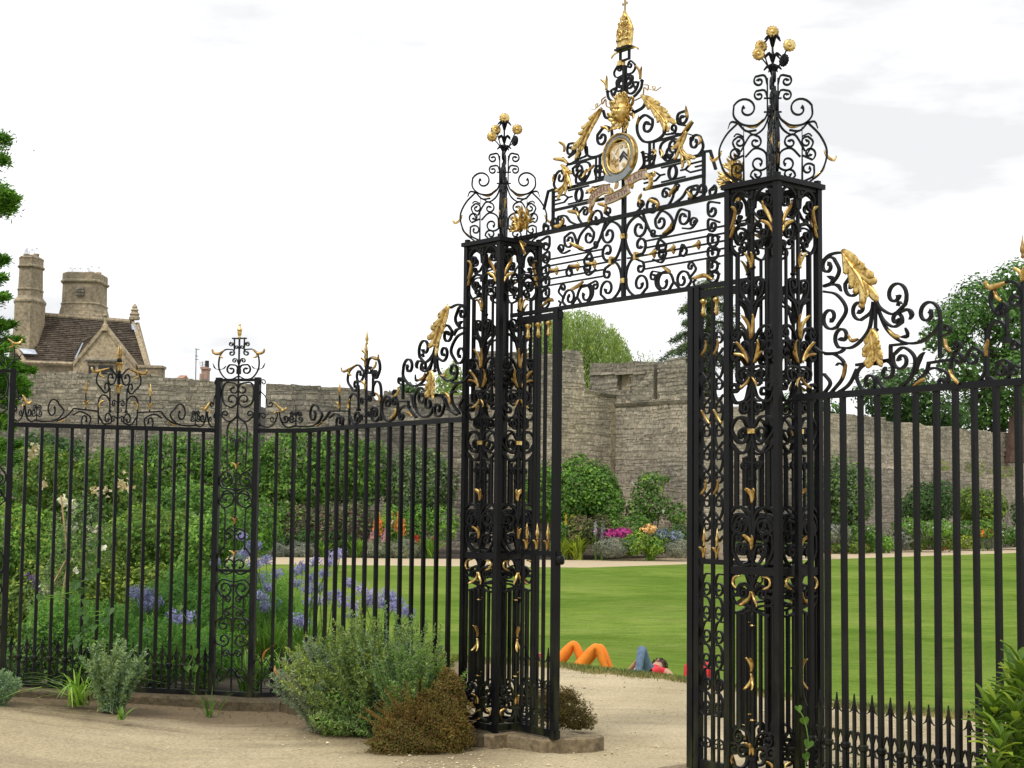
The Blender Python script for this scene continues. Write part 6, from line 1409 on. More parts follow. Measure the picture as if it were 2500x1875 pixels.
# ---- trees beyond the walls
wb = grow(100, [(1195, 1330, 690, 900, 0), (1230, 1330, 700, 860, -1), (1280, 1370, 770, 920, 0), (1160, 1250, 680, 850, 1), (1380, 1410, 775, 850, 2)], 3)
b0 = at(1260 * KD, 1000, 101); woff = np.array((b0[0], 101, -.95)); wil = thing('willow_tree', 'weeping pale green willow rising behind the bastion wall', 'tree', woff)
V = []; 
for (x, y, L_) in [(a, b, c) for a, b, c in zip(rng.uniform(1150, 1365, 2400), rng.random(2400), rng.uniform(1.6, 4.6, 2400))]:
    ytop = np.interp(x, [1160, 1200, 1225, 1265, 1300, 1335, 1350, 1370], [690, 672, 668, 672, 690, 712, 745, 782]); yy = ytop + y ** 1.4 * (900 - ytop) + rng.normal(0, 5); P = at(x * KD, yy * KD, 100 + rng.normal(0, 1.6))
    k = int(L_ / .11); t = np.linspace(0, 1, k)[:, None]; dx = rng.normal(0, .35, 2); c = P + np.concatenate([dx[0] * np.sqrt(t), dx[1] * np.sqrt(t), .25 * np.sin(t * 3) - L_ * t ** 1.3], 1); V.append(c)
for (x, y) in zip(rng.uniform(1378, 1412, 60), rng.uniform(755, 800, 60)):
    P = at(x * KD, y * KD, 101); t = np.linspace(0, 1, 10)[:, None]; V.append(P + np.concatenate([.3 * t, 0 * t, -1.6 * t], 1))
P = np.concatenate(V) + rng.normal(0, .05, (sum(len(a) for a in V), 3)); n = len(P); a = np.zeros((n, 3)); a[:, 2] = -1; a += rng.normal(0, .45, (n, 3)); a /= np.linalg.norm(a, axis=1)[:, None]; bb = np.cross(a, unit(n)); bb /= np.linalg.norm(bb, axis=1)[:, None]
ln = rng.uniform(.16, .30, n)[:, None]; v = np.stack([P, P + a * ln * .5 + bb * .028, P + a * ln, P + a * ln * .5 - bb * .028], 1).reshape(-1, 3); put('hanging_foliage', v, np.arange(4 * n).reshape(n, 4), G['willow'], wil, woff)
tree_trunk(wil, woff, woff, (woff[0], 101, 8), .45, [b[0] for b in wb])
# cedar: level sprays
def cedar(label, x0, ytop, ybot, D, levels):
    b = at(x0 * KD, ybot * KD, D); off = np.array((b[0], D, -.95)); r = thing('cedar_tree', label, 'tree', off); P = []; N = []; mb_l = []
    tree_trunk(r, off, off, at(x0 * KD, ytop * KD, D), .4, [])
    for (x1, y1, x2, y2) in levels:
        A = at(x0 * KD, y1 * KD - 8, D); B = at(x2 * KD, y2 * KD, D + rng.normal(0, 1)); mb = MB(); tube(mb, [A, (A + B) / 2 + np.array((0, 0, .25)), B], [.12, .07, .02], 5); mb.obj('limb', BARK, r, off)
        m = 900; t = rng.random(m)[:, None]; c = A + (B - A) * t + np.array((0, 0, .25)) * (4 * t * (1 - t)); sp = (1.25 * (1 - .75 * t)); c = c + np.stack([rng.normal(0, .35, m), rng.normal(0, .9, m), -np.abs(rng.normal(0, .38, m))], 1) * sp; P.append(c)
    P = np.concatenate(P); n = len(P); nn = nrm(np.tile(np.array((0, 0, 1.0)), (n, 1)), .3, .55); v, q = leaf_soup(P, nn, rng.uniform(.2, .42, n), .07, .35); put('needle_sprays', v, q, G['cedar'], r, off)
cedar('dark cedar with drooping level branches left of the right gate pier', 1530, 560, 900, 92, [(0, 690, 1478, 700), (0, 660, 1470, 672), (0, 720, 1450, 735), (0, 735, 1425, 778), (0, 770, 1440, 795), (0, 640, 1490, 660), (0, 700, 1600, 720), (0, 745, 1462, 760), (0, 660, 1590, 680), (0, 615, 1500, 640), (0, 790, 1470, 830), (0, 830, 1480, 880), (0, 620, 1575, 640), (0, 770, 1600, 800)])
tree('broadleaf_tree', 'tall dark green broadleaf tree behind the right end of the railings', grow(118, [(2010, 2110, 640, 760), (2060, 2180, 590, 720), (2120, 2240, 640, 800), (2030, 2130, 730, 850), (2130, 2230, 760, 880, -2), (2060, 2170, 830, 930, 2), (2180, 2300, 600, 740), (1995, 2060, 690, 760), (2090, 2220, 850, 935, 1), (2150, 2230, 560, 650)], 4), G['tree'], .34, (2190, 930), 118, .6, 2.4, nmax=70000)
tree('low_tree', 'rounded darker tree over the wall, left of the tall broadleaf tree', grow(112, [(1850, 1960, 800, 900), (1900, 2020, 790, 900), (1950, 2050, 830, 930), (1880, 1980, 850, 930, 1), (2000, 2090, 860, 940)], 3.5), G['dark'], .32, (1950, 930), 112, .35, 2.4)
tree('low_tree', 'small tree top beside the right gate pier above the wall', grow(108, [(1770, 1815, 868, 910), (1740, 1790, 850, 905), (1690, 1760, 840, 900)], 2.5), G['tree'], .3, (1785, 930), 108, .25, 2.4)
tr_ = bpy.data.objects; 
for (lb, bx, bp) in (('distant dark pine with a round top above the left wall', [(862, 900, 826, 852), (870, 915, 836, 858)], 885), ('distant low dark trees beside the round pine above the wall', [(828, 858, 846, 862), (905, 935, 848, 866)], 850)):
    tree('distant_tree', lb, grow(150, bx, 2), G['far'], .35, (bp, 880), 150, .25, 2.5, rough=.45)
tree('distant_tree', 'pale leafy tree behind the acanthus of the curved railing, by the left pier', grow(104, [(940, 985, 795, 870), (965, 1000, 780, 850), (950, 1010, 820, 900)], 2), G['willow'], .3, (975, 900), 104, .25, 2.0, .4)
# dark red trunk at the far right edge
tk = thing('bare_trunk', 'thick brown tree trunk at the right edge behind the wall', 'tree', at(2195 * KD, 950 * KD, 116)); mb = MB(); tube(mb, [at(2192 * KD, 1000 * KD, 116), at(2196 * KD, 900 * KD, 116), at(2205 * KD, 820 * KD, 116)], [.7, .55, .5], 9); mb.obj('trunk', m_plain('red_bark', (.10, .06, .045), .9, var=.4, scale=3), tk, np.array(tk.location))
# conifer on the left edge
yb = at(-60 * KD, 1100 * KD, 26); yo = np.array((yb[0], 26, 0.0)); yew = thing('conifer', 'bright green conifer hanging in from the left edge, behind the railings', 'tree', yo); P = []; A = []
for (x, y, l) in [(35, 430, .5), (20, 420, .5), (12, 560, .5), (10, 345, .35), (8, 300, .25), (24, 450, .4), (5, 600, .6), (12, 640, .7), (28, 700, .7), (45, 735, .8), (70, 800, .9), (60, 830, .9), (35, 790, .9), (20, 750, .8), (55, 850, .9), (30, 870, .8), (45, 820, .8), (15, 830, .8), (25, 920, .7), (40, 960, .7), (60, 1000, .7), (20, 1040, .7), (5, 900, .7), (50, 1045, .6), (10, 980, .7), (6, 700, .6), (0, 1080, .7), (35, 1090, .6)] + [(None, z, a) for z, a in zip(np.linspace(1.2, 8.8, 46), np.arange(46) * 2.4)]:
    if x is None: ang = 1.75 + (l % 6.283) * .45; k = .5 + (9.2 - y) * .17; T = yo + np.array((math.cos(ang) * k, math.sin(ang) * k, y)); l = k * .75
    else: T = at(x * KD, y * KD, 25.5 + rng.normal(0, .5)); S0 = T + (np.array((-l * 1.2, .3, .0 + .15 * rng.normal())) if x is not None else (yo + np.array((0, 0, y)) - T) * .75); mb = MB(); tube(mb, [S0 + (yo + np.array((0, 0, T[2] - .1)) - S0) * .8, (S0 + T) / 2 + np.array((0, 0, .06)), T], [.03, .018, .004], 4); mb.obj('branch', BARK, yew, yo)
    m = 1100; t = rng.random(m) ** .8; c = S0 + (T - S0) * t[:, None]; P.append(c + rng.normal(0, 1, (m, 3)) * np.array((.12, .22, .085)) * (1.25 - t)[:, None]); d = (T - S0) / np.linalg.norm(T - S0); A.append(np.tile(d, (m, 1)) + rng.normal(0, .5, (m, 3)) + np.array((0, 0, .15)))
P = np.concatenate(P); a = np.concatenate(A); n = len(P); a /= np.linalg.norm(a, axis=1)[:, None]; bb = np.cross(a, unit(n)); bb /= np.linalg.norm(bb, axis=1)[:, None]; ln = rng.uniform(.06, .13, n)[:, None]
put('foliage', np.stack([P, P + a * ln * .5 + bb * .012, P + a * ln, P + a * ln * .5 - bb * .012], 1).reshape(-1, 3), np.arange(4 * n).reshape(n, 4), G['yew'], yew, yo); mb = MB(); tube(mb, [yo, yo + np.array((-.1, 0, 4)), yo + np.array((.1, 0, 9))], [.3, .2, .05], 8); mb.obj('trunk', BARK, yew, yo)

# ---- wall shrubs and climbers of the far borders
bush('wall_shrub', 'broad dark leafy climber covering the foot of the left wall', 'shrub', grow(76, [(290, 470, 935, 1090), (430, 600, 930, 1090), (560, 720, 925, 1080), (660, 800, 935, 1085), (240, 360, 960, 1090), (740, 850, 950, 1090), (330, 500, 1000, 1110), (520, 760, 1000, 1100)], 1.6), G['hedge'], .22, 3.2, droop=.5, nmax=60000, second=(G['bright'], .18))
bush('wall_shrub', 'dull olive green shrub against the wall beside the broad climber', 'shrub', grow(76, [(838, 960, 965, 1110), (880, 985, 975, 1120), (845, 940, 1030, 1130)], 1.5), G['grey'], .2, 3.2, nmax=30000, second=(G['hedge'], .2))
bush('wall_shrub', 'dark shrub at the left end of the wall above pale roses', 'shrub', grow(45, [(30, 150, 930, 1030), (100, 185, 945, 1040), (60, 160, 990, 1090)], 1.2), G['dark'], .15, 3.2, nmax=30000)
bush('wall_shrub', 'large rounded shrub with small yellow flowers at the foot of the bastion', 'shrub', grow(73, [(1195, 1300, 985, 1110), (1240, 1335, 1000, 1120), (1180, 1270, 1030, 1135), (1270, 1348, 1040, 1140), (1130, 1220, 1000, 1130)], 1.6), G['hedge'], .17, 3.3, flowers=FL['yellow'], fl=.014, flsize=.3, nmax=50000, second=(G['bright'], .3))
bush('climber', 'tangled climber spreading over the right face of the bastion', 'climbing plant', grow(73, [(1360, 1420, 1040, 1110), (1385, 1450, 1060, 1125), (1375, 1440, 1020, 1060), (1425, 1450, 1028, 1040), (1440, 1485, 1085, 1135), (1350, 1390, 1080, 1120), (1375, 1410, 1110, 1150)], .5), G['hedge'], .17, 2.6, flowers=FL['white'], fl=.002, nmax=30000, rough=.4, second=(G['bright'], .15))
bush('wall_shrub', 'tall dull green shrub on the wall just right of the right pier', 'shrub', grow(87, [(1775, 1850, 985, 1120), (1820, 1885, 1000, 1130), (1780, 1870, 1050, 1140), (1740, 1800, 1000, 1120)], 1.5), G['grey'], .22, 3.2, nmax=30000, second=(G['hedge'], .35))
bush('wall_shrub', 'clipped dark green shrub before the ledge of the right wall', 'shrub', grow(94, [(1955, 2035, 1042, 1130), (1995, 2065, 1035, 1130), (1945, 2000, 1065, 1130)], 1.5), G['dark'], .22, 3.2, nmax=24000)
bush('wall_shrub', 'olive rounded shrub to the right of the clipped dark one', 'shrub', grow(97, [(2060, 2130, 1050, 1135), (2100, 2175, 1055, 1130), (2080, 2160, 1075, 1140)], 1.5), G['rose'], .22, 3.2, nmax=24000)
bush('wall_shrub', 'dark shrub cut by the right edge before the far wall', 'shrub', grow(104, [(2185, 2260, 1070, 1150)], 1.5), G['dark'], .22, 3.0)
# weeds on the ledge of the right wall
for (x, y, w_, h, lb) in ((2105, 1020, 26, 26, 'biggest yellow-green weed tuft on the ledge of the right wall'), (2040, 1015, 14, 22, 'upright weed tuft on the wall ledge left of the biggest one'), (2170, 1022, 40, 14, 'long low weed patch on the wall ledge near the right edge'), (1975, 1010, 14, 24, 'leftmost weed tuft on the ledge of the right wall'), (2020, 1012, 10, 16, 'smallest weed tuft on the wall ledge, second from left')):
    bush('ledge_weed', lb, 'weed', grow(97 + (x - 1800) * .045, [(x - w_, x + w_, y - h, y + 10)], .2), G['ylw'], .2, 2, .3, group='weeds along the wall ledge', twig=False, base=2.2, droop=-.8)

# ---- far border plants (low)
def low(label, x0, x1, y0, y1, D, mat, ln=.14, cat='border plant', name='border_plant', n=1, **k):
    b = [(x0 + (x1 - x0) * i / n - (0 if n == 1 else 6), x0 + (x1 - x0) * (i + 1) / n + (0 if n == 1 else 6), y0 + rng.uniform(-3, 5) * (n > 1), y1) for i in range(n)]
    return bush(name, label, cat, grow(D, b, .8), mat, ln, k.pop('dens', 3.0), group=k.pop('group', None), twig=False, nmax=16000, **k)
low('purplish bronze-leaved shrub behind the curved railing', 610, 800, 1085, 1185, 71.6, G['bronze'], .15, 'shrub', 'bronze_shrub', 3, second=(G['hedge'], .5), flowers=FL['pink'], fl=.006, flsize=.6)
low('low dark green mound below the bronze-leaved shrub', 560, 760, 1140, 1190, 71.1, G['dark'], .14, n=3)
low('grey lavender mound at the path edge, left one behind the curved railing', 565, 680, 1165, 1212, 70.6, G['lav'], .16, aspect=.16, jit=.4, n=2)
low('grey lavender mound at the path edge, nearer the left gate pier', 790, 905, 1160, 1210, 70.6, G['lav'], .16, aspect=.16, jit=.4, n=2, second=(G['grey'], .3))
low('leafy green border plants behind the orange spikes', 820, 985, 1090, 1170, 71.6, G['bright'], .15, n=3, flowers=FL['pink'], fl=.004)
low('green border plants with pink flowers left of the bronze shrub', 540, 640, 1075, 1160, 71.6, G['hedge'], .15, n=2, flowers=FL['pink'], fl=.01, flsize=.7)
low('reddish feathery plant left of the magenta flowers', 1225, 1320, 1110, 1180, 71.1, G['bronze'], .14, n=2, second=(G['rose'], .6))
low('lavender mound below the magenta flowers', 1285, 1362, 1158, 1204, 70.1, G['lav'], .15, aspect=.16, jit=.4, n=1)
low('mound of bright magenta flowers in the border', 1300, 1362, 1142, 1166, 70.8, FL['magenta'], .12, 'flowers', 'magenta_flowers', 2, aspect=.8)
low('green leafy plants behind the magenta flowers', 1290, 1400, 1115, 1160, 71.6, G['bright'], .15, n=2, flowers=FL['white'], fl=.004, second=(G['hedge'], .4))
low('peach coloured flower cluster in the middle of the border', 1385, 1418, 1132, 1152, 70.6, FL['peach'], .13, 'flowers', 'peach_flowers', 1, aspect=.8)
low('bright green plants below the peach flowers', 1345, 1440, 1150, 1200, 70.39999999999999, G['bright'], .15, n=2, second=(G['ylw'], .4))
low('haze of small blue flowers in front of the bastion', 1415, 1470, 1142, 1172, 70.6, FL['blue'], .08, 'flowers', 'blue_flowers', 2, aspect=.7, second=(G['hedge'], .8))
low('grey lavender mound at the right end of the gateway view', 1432, 1495, 1162, 1204, 70.1, G['lav'], .15, aspect=.16, jit=.4, n=1)
low('dark foliage mound between lavender and the right side panel', 1440, 1500, 1130, 1180, 71.6, G['dark'], .14, n=1)
low('green border growth at the foot of the bastion wall', 1195, 1290, 1125, 1175, 71.6, G['hedge'], .14, n=2)
for i, (a, b, y0, y1, m, f, lb) in enumerate(((1785, 1830, 1130, 1170, 'lav', None, 'grey border mound nearest the right pier'), (1830, 1900, 1130, 1180, 'hedge', 'white', 'green border clump with white dots right of the pier'), (1860, 1925, 1150, 1195, 'bright', None, 'fresh green clump at the path edge, right side'), (1790, 1870, 1170, 1197, 'rose', 'red', 'low reddish edging plants near the right pier'), (1920, 1960, 1140, 1190, 'lav', 'lilac', 'lavender clump left of the red flowers'), (1955, 2060, 1148, 1190, 'rose', 'red', 'wide patch of small red flowers by the far path'), (1930, 2060, 1118, 1160, 'bright', 'white', 'tall green border plants behind the red flowers'), (2050, 2100, 1150, 1188, 'ylw', None, 'yellow-green mound right of the red flowers'), (2060, 2150, 1120, 1165, 'hedge', 'yellow', 'green plants with yellow dots before the olive shrub'), (2098, 2150, 1148, 1188, 'lav', 'blue', 'blue-grey catmint mound in the right border'), (2145, 2225, 1130, 1180, 'hedge', 'white', 'green plants at the right end of the border'), (2180, 2240, 1155, 1182, 'lav', None, 'grey mound at the right edge of the border'))):
    low(lb, a, b, y0, y1, 84 + (a - 1785) * .033, G[m], .17, n=2, **({'flowers': FL[f], 'fl': .02, 'flsize': .7} if f else {}))
low('dark border foliage seen through the right gate pier', 1500, 1790, 1120, 1200, 76, G['hedge'], .17, n=4, flowers=FL['white'], fl=.004)
def blades(name, label, cat, base, n, ln, wd, spread, mat, group=None, up=1.0, curve=.6, root=None, off=None, part='leaf_blades', back=.0):
    base = np.array(base, float); a = rng.uniform(0, 6.283, n); L_ = ln * rng.uniform(.55, 1.15, n); s = spread * rng.uniform(.1, 1, n); K = 6; T = np.linspace(0, 1, K)
    d = np.stack([np.cos(a), np.sin(a) * .9 - back, np.zeros(n)], 1)
    hz = L_[:, None] * (s[:, None] * T + curve * s[:, None] * T ** 2.2); vz = L_[:, None] * up * (T - curve * (.25 + .75 * s[:, None]) * T ** 2.6)
    j = rng.normal(0, 1, (n, 2)) * ln * .07; c = base + d[:, None] * hz[..., None]; c[..., 0] += j[:, :1]; c[..., 1] += j[:, 1:]; c[..., 2] += vz
    sd = np.stack([-d[:, 1], d[:, 0], np.zeros(n)], 1)[:, None] * (wd * np.array([.8, 1, 1, .85, .5, .06]))[None, :, None] / 2
    v = np.stack([c - sd, c + sd], 2).reshape(-1, 3); q = []
    for k in range(n):
        o = k * K * 2; q += [(o + 2 * i, o + 2 * i + 1, o + 2 * i + 3, o + 2 * i + 2) for i in range(K - 1)]
    if root is None: off = base; root = thing(name, label, cat, off, 0, group)
    o = put(part, v, np.array(q), mat, root, off); o['kind'] = 'stuff'; return root, off
for (x, y, w_, h, lb) in ((1245, 1205, 45, 52, 'fountain of yellow-green strap leaves at the path edge by the left side panel'), (1215, 1205, 30, 45, 'smaller clump of strap leaves half hidden by the left side panel'), (1405, 1200, 35, 40, 'arching strap-leaved clump below the blue haze of flowers'), (770, 1205, 30, 42, 'strap-leaved clump between the two lavender mounds'), (930, 1205, 34, 46, 'strap-leaved clump with reddish tips nearest the left pier'), (700, 1200, 24, 36, 'small strap-leaved clump beside the left lavender mound')):
    p = at(x * KD, y * KD, 70.6); p[2] = gz(p[0], 70.6); blades('strap_leaf_clump', lb, 'border plant', p, 190, h * KD / FPX * 70 * 1.25, .07, .62, G['ylw'] if x in (1245, 1215) else G['strap'])
def spikes(label, x0, x1, y0, y1, D, n, mat, w_=.09, cat='flowers', name='flower_spikes'):
    c = at((x0 + x1) / 2 * KD, y1 * KD, D); c[2] = gz(c[0], D); off = c; r = thing(name, label, cat, off)
    for k in range(n):
        x = rng.uniform(x0, x1); yt = rng.uniform(y0, (y0 + y1) / 2); A = at(x * KD, yt * KD, D + rng.normal(0, .3)); hh_ = rng.uniform(.5, .8) * (y1 - y0) * KD / FPX * D; mb = MB(); tube(mb, [(A[0], A[1], off[2]), A - np.array((0, 0, hh_))], .02, 4); mb.obj('flower_stem', G['hedge'], r, off)
        m = 90; t = rng.random(m); P = A[None] - np.stack([0 * t, 0 * t, t * hh_], 1) + rng.normal(0, w_ * .5, (m, 3)) * np.stack([.3 + t, .3 + t, .2 + 0 * t], 1); v, q = leaf_soup(P, unit(m), .09, .05, .8); put('flower_head', v, q, mat, r, off)
spikes('clump of orange red-hot poker spikes behind the curved railing', 800, 895, 1100, 1150, 71.19999999999999, 16, FL['orange']); spikes('orange and red flower spikes in the right border', 2120, 2160, 1138, 1158, 93, 6, FL['orange']); spikes('thin lilac spires left of the magenta mound', 1285, 1310, 1125, 1160, 70.6, 10, FL['lilac'], .05); spikes('yellow spires by the shrub at the bastion foot', 1222, 1240, 1108, 1140, 71.6, 4, FL['yellow'], .05); spikes('scarlet flower spikes by the path near the left pier', 895, 945, 1150, 1180, 70.6, 8, FL['red'], .05); spikes('pink flower spikes between lavender mounds', 800, 835, 1140, 1170, 70.6, 8, FL['pink'], .07)

# ---- garden behind the left railings
ROSE = bush('rose_bush', 'tall loose rose bush with cream blooms behind the leftmost railing', 'rose bush', grow(24, [(40, 160, 960, 1120), (120, 260, 1000, 1140), (180, 300, 970, 1100), (60, 180, 1050, 1200), (230, 330, 1040, 1150)], .9), G['rose'], .075, 3.2, flowers=FL['cream'], fl=.0012, flsize=.9, nmax=60000, second=(G['hedge'], .4))
bush('rose_bush', 'olive leafed bush with few yellow leaves in the middle of the flower bed', 'shrub', grow(19, [(250, 380, 1090, 1250), (330, 450, 1100, 1230), (200, 320, 1120, 1300), (300, 420, 1180, 1300)], .7), G['rose'], .055, 3.2, flowers=FL['yellow'], fl=.0008, flsize=.7, nmax=60000, second=(G['bright'], .35))
bush('leafy_shrub', 'dense green bush behind the conifer at the left edge', 'shrub', grow(18, [(-40, 70, 1080, 1250), (20, 130, 1100, 1260), (60, 200, 1140, 1300), (-30, 110, 1220, 1400)], .7), G['bright'], .05, 3.2, nmax=50000, second=(G['rose'], .5))
bush('leafy_shrub', 'green bush left of the slim railing post', 'shrub', grow(17, [(400, 500, 1110, 1230), (440, 545, 1090, 1200), (380, 480, 1180, 1290)], .6), G['bright'], .05, 3.0, nmax=40000, second=(G['hedge'], .5))
bush('white_flower_bush', 'rounded clump topped with white flowers in the flower bed', 'flowers', grow(30, [(376, 420, 1105, 1125), (385, 450, 1112, 1150)], .4), G['bright'], .06, 3, flowers=FL['white'], fl=.06, flsize=.9, nmax=20000)
bush('fennel_clump', 'cloud of feathery green foliage low in the bed', 'border plant', grow(15, [(320, 430, 1230, 1400), (400, 520, 1240, 1420), (470, 560, 1200, 1380), (250, 350, 1290, 1440)], .5), G['fennel'], .06, 3.4, .14, jit=1.2, nmax=70000, shell=.7)
bush('fennel_clump', 'second cloud of feathery foliage behind the slim post', 'border plant', grow(16, [(540, 640, 1230, 1400), (600, 680, 1290, 1420)], .5), G['fennel'], .06, 3.2, .14, jit=1.2, nmax=40000, shell=.7)
bush('leafy_shrub', 'dark green low growth at the foot of the leftmost railing', 'shrub', grow(13.4, [(40, 160, 1330, 1470), (120, 260, 1360, 1480), (0, 90, 1380, 1480), (230, 330, 1400, 1480)], .35), G['hedge'], .04, 3.2, nmax=50000, second=(G['bright'], .3))
PEA = bush('sweet_pea', 'thin sweet pea vine with white and mauve flowers on canes', 'climbing plant', grow(14.2, [(110, 200, 1080, 1300), (60, 180, 1200, 1400), (150, 230, 1060, 1200), (130, 240, 1130, 1250)], .25), G['grey'], .038, 1.4, .4, flowers=FL['white'], fl=.004, flsize=1.5, nmax=26000, shell=.9, second=(G['bright'], .5))
cn = thing('garden_canes', 'tall bamboo canes leaning in the flower bed with sweet peas', 'canes', at(135 * KD, 1480 * KD, 14.0)); co = np.array(cn.location); CANE = m_plain('bamboo', (.42, .30, .15), .6)
for P in ([(132, 1070), (148, 1220)], [(148, 1200), (115, 1260), (100, 1370)], [(150, 1190), (126, 1340), (92, 1478)], [(106, 1330), (80, 1480)]): mb = MB(); tube(mb, [at(x * KD, y * KD, 14.0) for x, y in P], .008, 5); mb.obj('cane', CANE, cn, co)
# white and mauve sweet pea blooms as single heads
for i, (x, y, f) in enumerate(((133, 1078, 'white'), (155, 1090, 'white'), (158, 1100, 'white'), (150, 1140, 'white'), (163, 1142, 'white'), (195, 1140, 'white'), (140, 1085, 'white'), (190, 1215, 'white'), (95, 1272, 'white'), (125, 1300, 'white'), (66, 1250, 'purple'), (85, 1270, 'purple'), (123, 1290, 'white'), (180, 1230, 'white'), (68, 985, 'cream'), (72, 975, 'cream'), (80, 968, 'cream'), (95, 1047, 'cream'), (265, 1045, 'cream'), (228, 1060, 'cream'), (262, 1048, 'cream'), (210, 1060, 'cream'), (280, 1055, 'cream'))):
    D = 14.1 if i < 14 else 23; P = at(x * KD, y * KD, D); r = ROSE if f == 'cream' else PEA; m = 14; s = D * .0032; v, q = leaf_soup(P + rng.normal(0, s * .5, (m, 3)), unit(m), s, s * .8); o = put('bloom', v, q, FL[f], r, np.array(r.location)); o['kind'] = 'stuff'
bush('fennel_clump', 'low feathery growth right behind the leftmost railing', 'border plant', grow(13.6, [(150, 300, 1300, 1470), (260, 420, 1330, 1475), (380, 520, 1350, 1480), (60, 200, 1280, 1470)], .45), G['fennel'], .05, 3.2, .16, jit=1.2, nmax=60000, shell=.7, second=(G['bright'], .3))
bush('leafy_shrub', 'yellow-green loose bush filling the middle of the left bed', 'shrub', grow(17.5, [(130, 280, 1180, 1380), (240, 400, 1220, 1400), (20, 160, 1200, 1400)], .6), G['rose'], .05, 3.0, nmax=60000, second=(G['ylw'], .4))
bush('leafy_shrub', 'dark bush under the broad climber, behind the slim post', 'shrub', grow(34, [(420, 560, 1050, 1200), (500, 600, 1080, 1200), (250, 420, 1060, 1180), (330, 480, 1040, 1170)], 1.0), G['hedge'], .10, 3.0, nmax=50000, second=(G['bright'], .45))
# agapanthus
def agapanthus(label, heads, D, base, nb=130, bl=.55):
    b = at(base[0] * KD, base[1] * KD, D); b[2] = gz(b[0], D); off = b; r = thing('agapanthus', label, 'flowers', off, 0, 'agapanthus clumps in the left bed'); blades('', '', '', b, nb, bl, .024, .55, G['strap'], None, 1.0, .5, r, off)
    for (x, y) in heads:
        A = at(x * KD, y * KD, D + rng.normal(0, .25)); root = off + np.array((rng.normal(0, .12), rng.normal(0, .12), 0)); mb = MB(); tube(mb, [root, (root + A) / 2 + np.array((0, 0, .05)), A], [.006, .005, .004], 5); mb.obj('flower_stem', G['strap'], r, off)
        m = 120; d = unit(m); d[:, 2] = d[:, 2] * .75 + .1; rad = .075 * rng.uniform(.7, 1.15); P = A + d * rad * rng.uniform(.35, 1.25, (m, 1)); v, q = leaf_soup(P, nrm(d, 0, .9), .036, .014); put('flower_head', v, q, FL['blue'], r, off)
agapanthus('blue agapanthus heads low behind the leftmost railing, left clump', [(300, 1280), (318, 1290), (335, 1300), (345, 1296), (310, 1303), (290, 1285), (328, 1284), (322, 1312)], 14.6, (330, 1480), 110)
agapanthus('single low blue agapanthus with grey shrub in front', [(312, 1368), (395, 1340), (405, 1335), (380, 1332)], 13.6, (350, 1480), 70, .4)
agapanthus('blue agapanthus heads behind the slim railing post', [(470, 1350), (485, 1358), (462, 1345), (522, 1160), (515, 1205), (530, 1195), (545, 1180), (465, 1215), (520, 1350)], 15.5, (500, 1470), 140, .6)
agapanthus('tall blue agapanthus just right of the slim railing post', [(552, 1220), (565, 1250), (575, 1210), (580, 1270), (560, 1290), (590, 1305), (572, 1312), (597, 1240), (555, 1180)], 15.2, (580, 1470), 170, .7)
agapanthus('thick group of blue agapanthus behind the curved railing, middle clump', [(640, 1235), (655, 1225), (670, 1250), (680, 1215), (690, 1270), (665, 1275), (700, 1240), (710, 1215), (725, 1200), (735, 1195), (672, 1300), (640, 1260), (645, 1340), (690, 1300), (715, 1290), (655, 1345)], 15.0, (660, 1470), 200, .7)
agapanthus('blue agapanthus above the grey bush, right clump', [(755, 1260), (745, 1300), (765, 1310), (780, 1275), (800, 1285), (815, 1300), (830, 1305), (845, 1290), (850, 1310), (870, 1320), (835, 1285), (860, 1300), (730, 1285), (760, 1330), (885, 1325), (795, 1300)], 14.6, (800, 1470), 160, .55)
for (x, D, lb) in ((440, 14, 'strap leaf tuft at the foot of the railing, left of the slim post'), (540, 13.6, 'strap leaf tuft right behind the slim railing post'), (620, 13.5, 'strap leaf tuft behind the curved railing')):
    p = at(x * KD, 1490 * KD, D); p[2] = gz(p[0], D) + .02; blades('strap_leaf_clump', lb, 'border plant', p, 90, .48, .022, .6, G['strap'])
# heart-leaved bindweed on the railings
def heart(mb, c, s, n, rot):
    t = np.linspace(0, 2 * math.pi, 17)[:-1]; x = .9 * np.sin(t) ** 3; z = (13 * np.cos(t) - 5 * np.cos(2 * t) - 2 * np.cos(3 * t) - np.cos(4 * t)) / 16; M = np.array([[math.cos(rot), -math.sin(rot)], [math.sin(rot), math.cos(rot)]]); q = np.stack([x, z], 1) @ M.T * s
    n = np.array(n, float); n /= np.linalg.norm(n); r_ = np.cross((0, 0, 1.0), n); r_ /= np.linalg.norm(r_); u_2 = np.cross(n, r_); P = np.array(c) + q[:, :1] * r_ + q[:, 1:] * u_2 + n * (np.abs(q[:, :1]) * .35); k = len(P); c2 = np.array(c); mb.add(np.concatenate([P, [c2]]), [(i, (i + 1) % k, k) for i in range(k)])
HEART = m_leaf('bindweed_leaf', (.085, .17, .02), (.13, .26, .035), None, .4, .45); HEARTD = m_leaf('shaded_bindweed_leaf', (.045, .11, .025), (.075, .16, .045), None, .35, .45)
def bindweed(label, sheet, pts, mat, s0, n0=.04):
    P3 = []
    for x, y in pts: 
        u, z = sheet.px(x, y); P3.append(sheet_pt(sheet, np.array([(u, z)]), np.array([n0 + rng.normal(0, .015)]))[0])
    off = np.array((P3[-1][0], P3[-1][1], .1)); r = thing('bindweed', label, 'climbing plant', off); srt = sorted(P3, key=lambda p: -p[2]); mb = MB(); tube(mb, catmull(srt + [off], .04) if len(srt) > 1 else [srt[0], off], .003, 4); mb.obj('stem', G['strap'], r, off)
    for p in P3: mb = MB(); heart(mb, p, s0 * random.uniform(.75, 1.15), (random.uniform(-.4, .4), -1, random.uniform(-.1, .6)), math.pi * 0 + random.uniform(-.5, .5)); mb.obj('heart_leaf', mat, r, off)
    return r
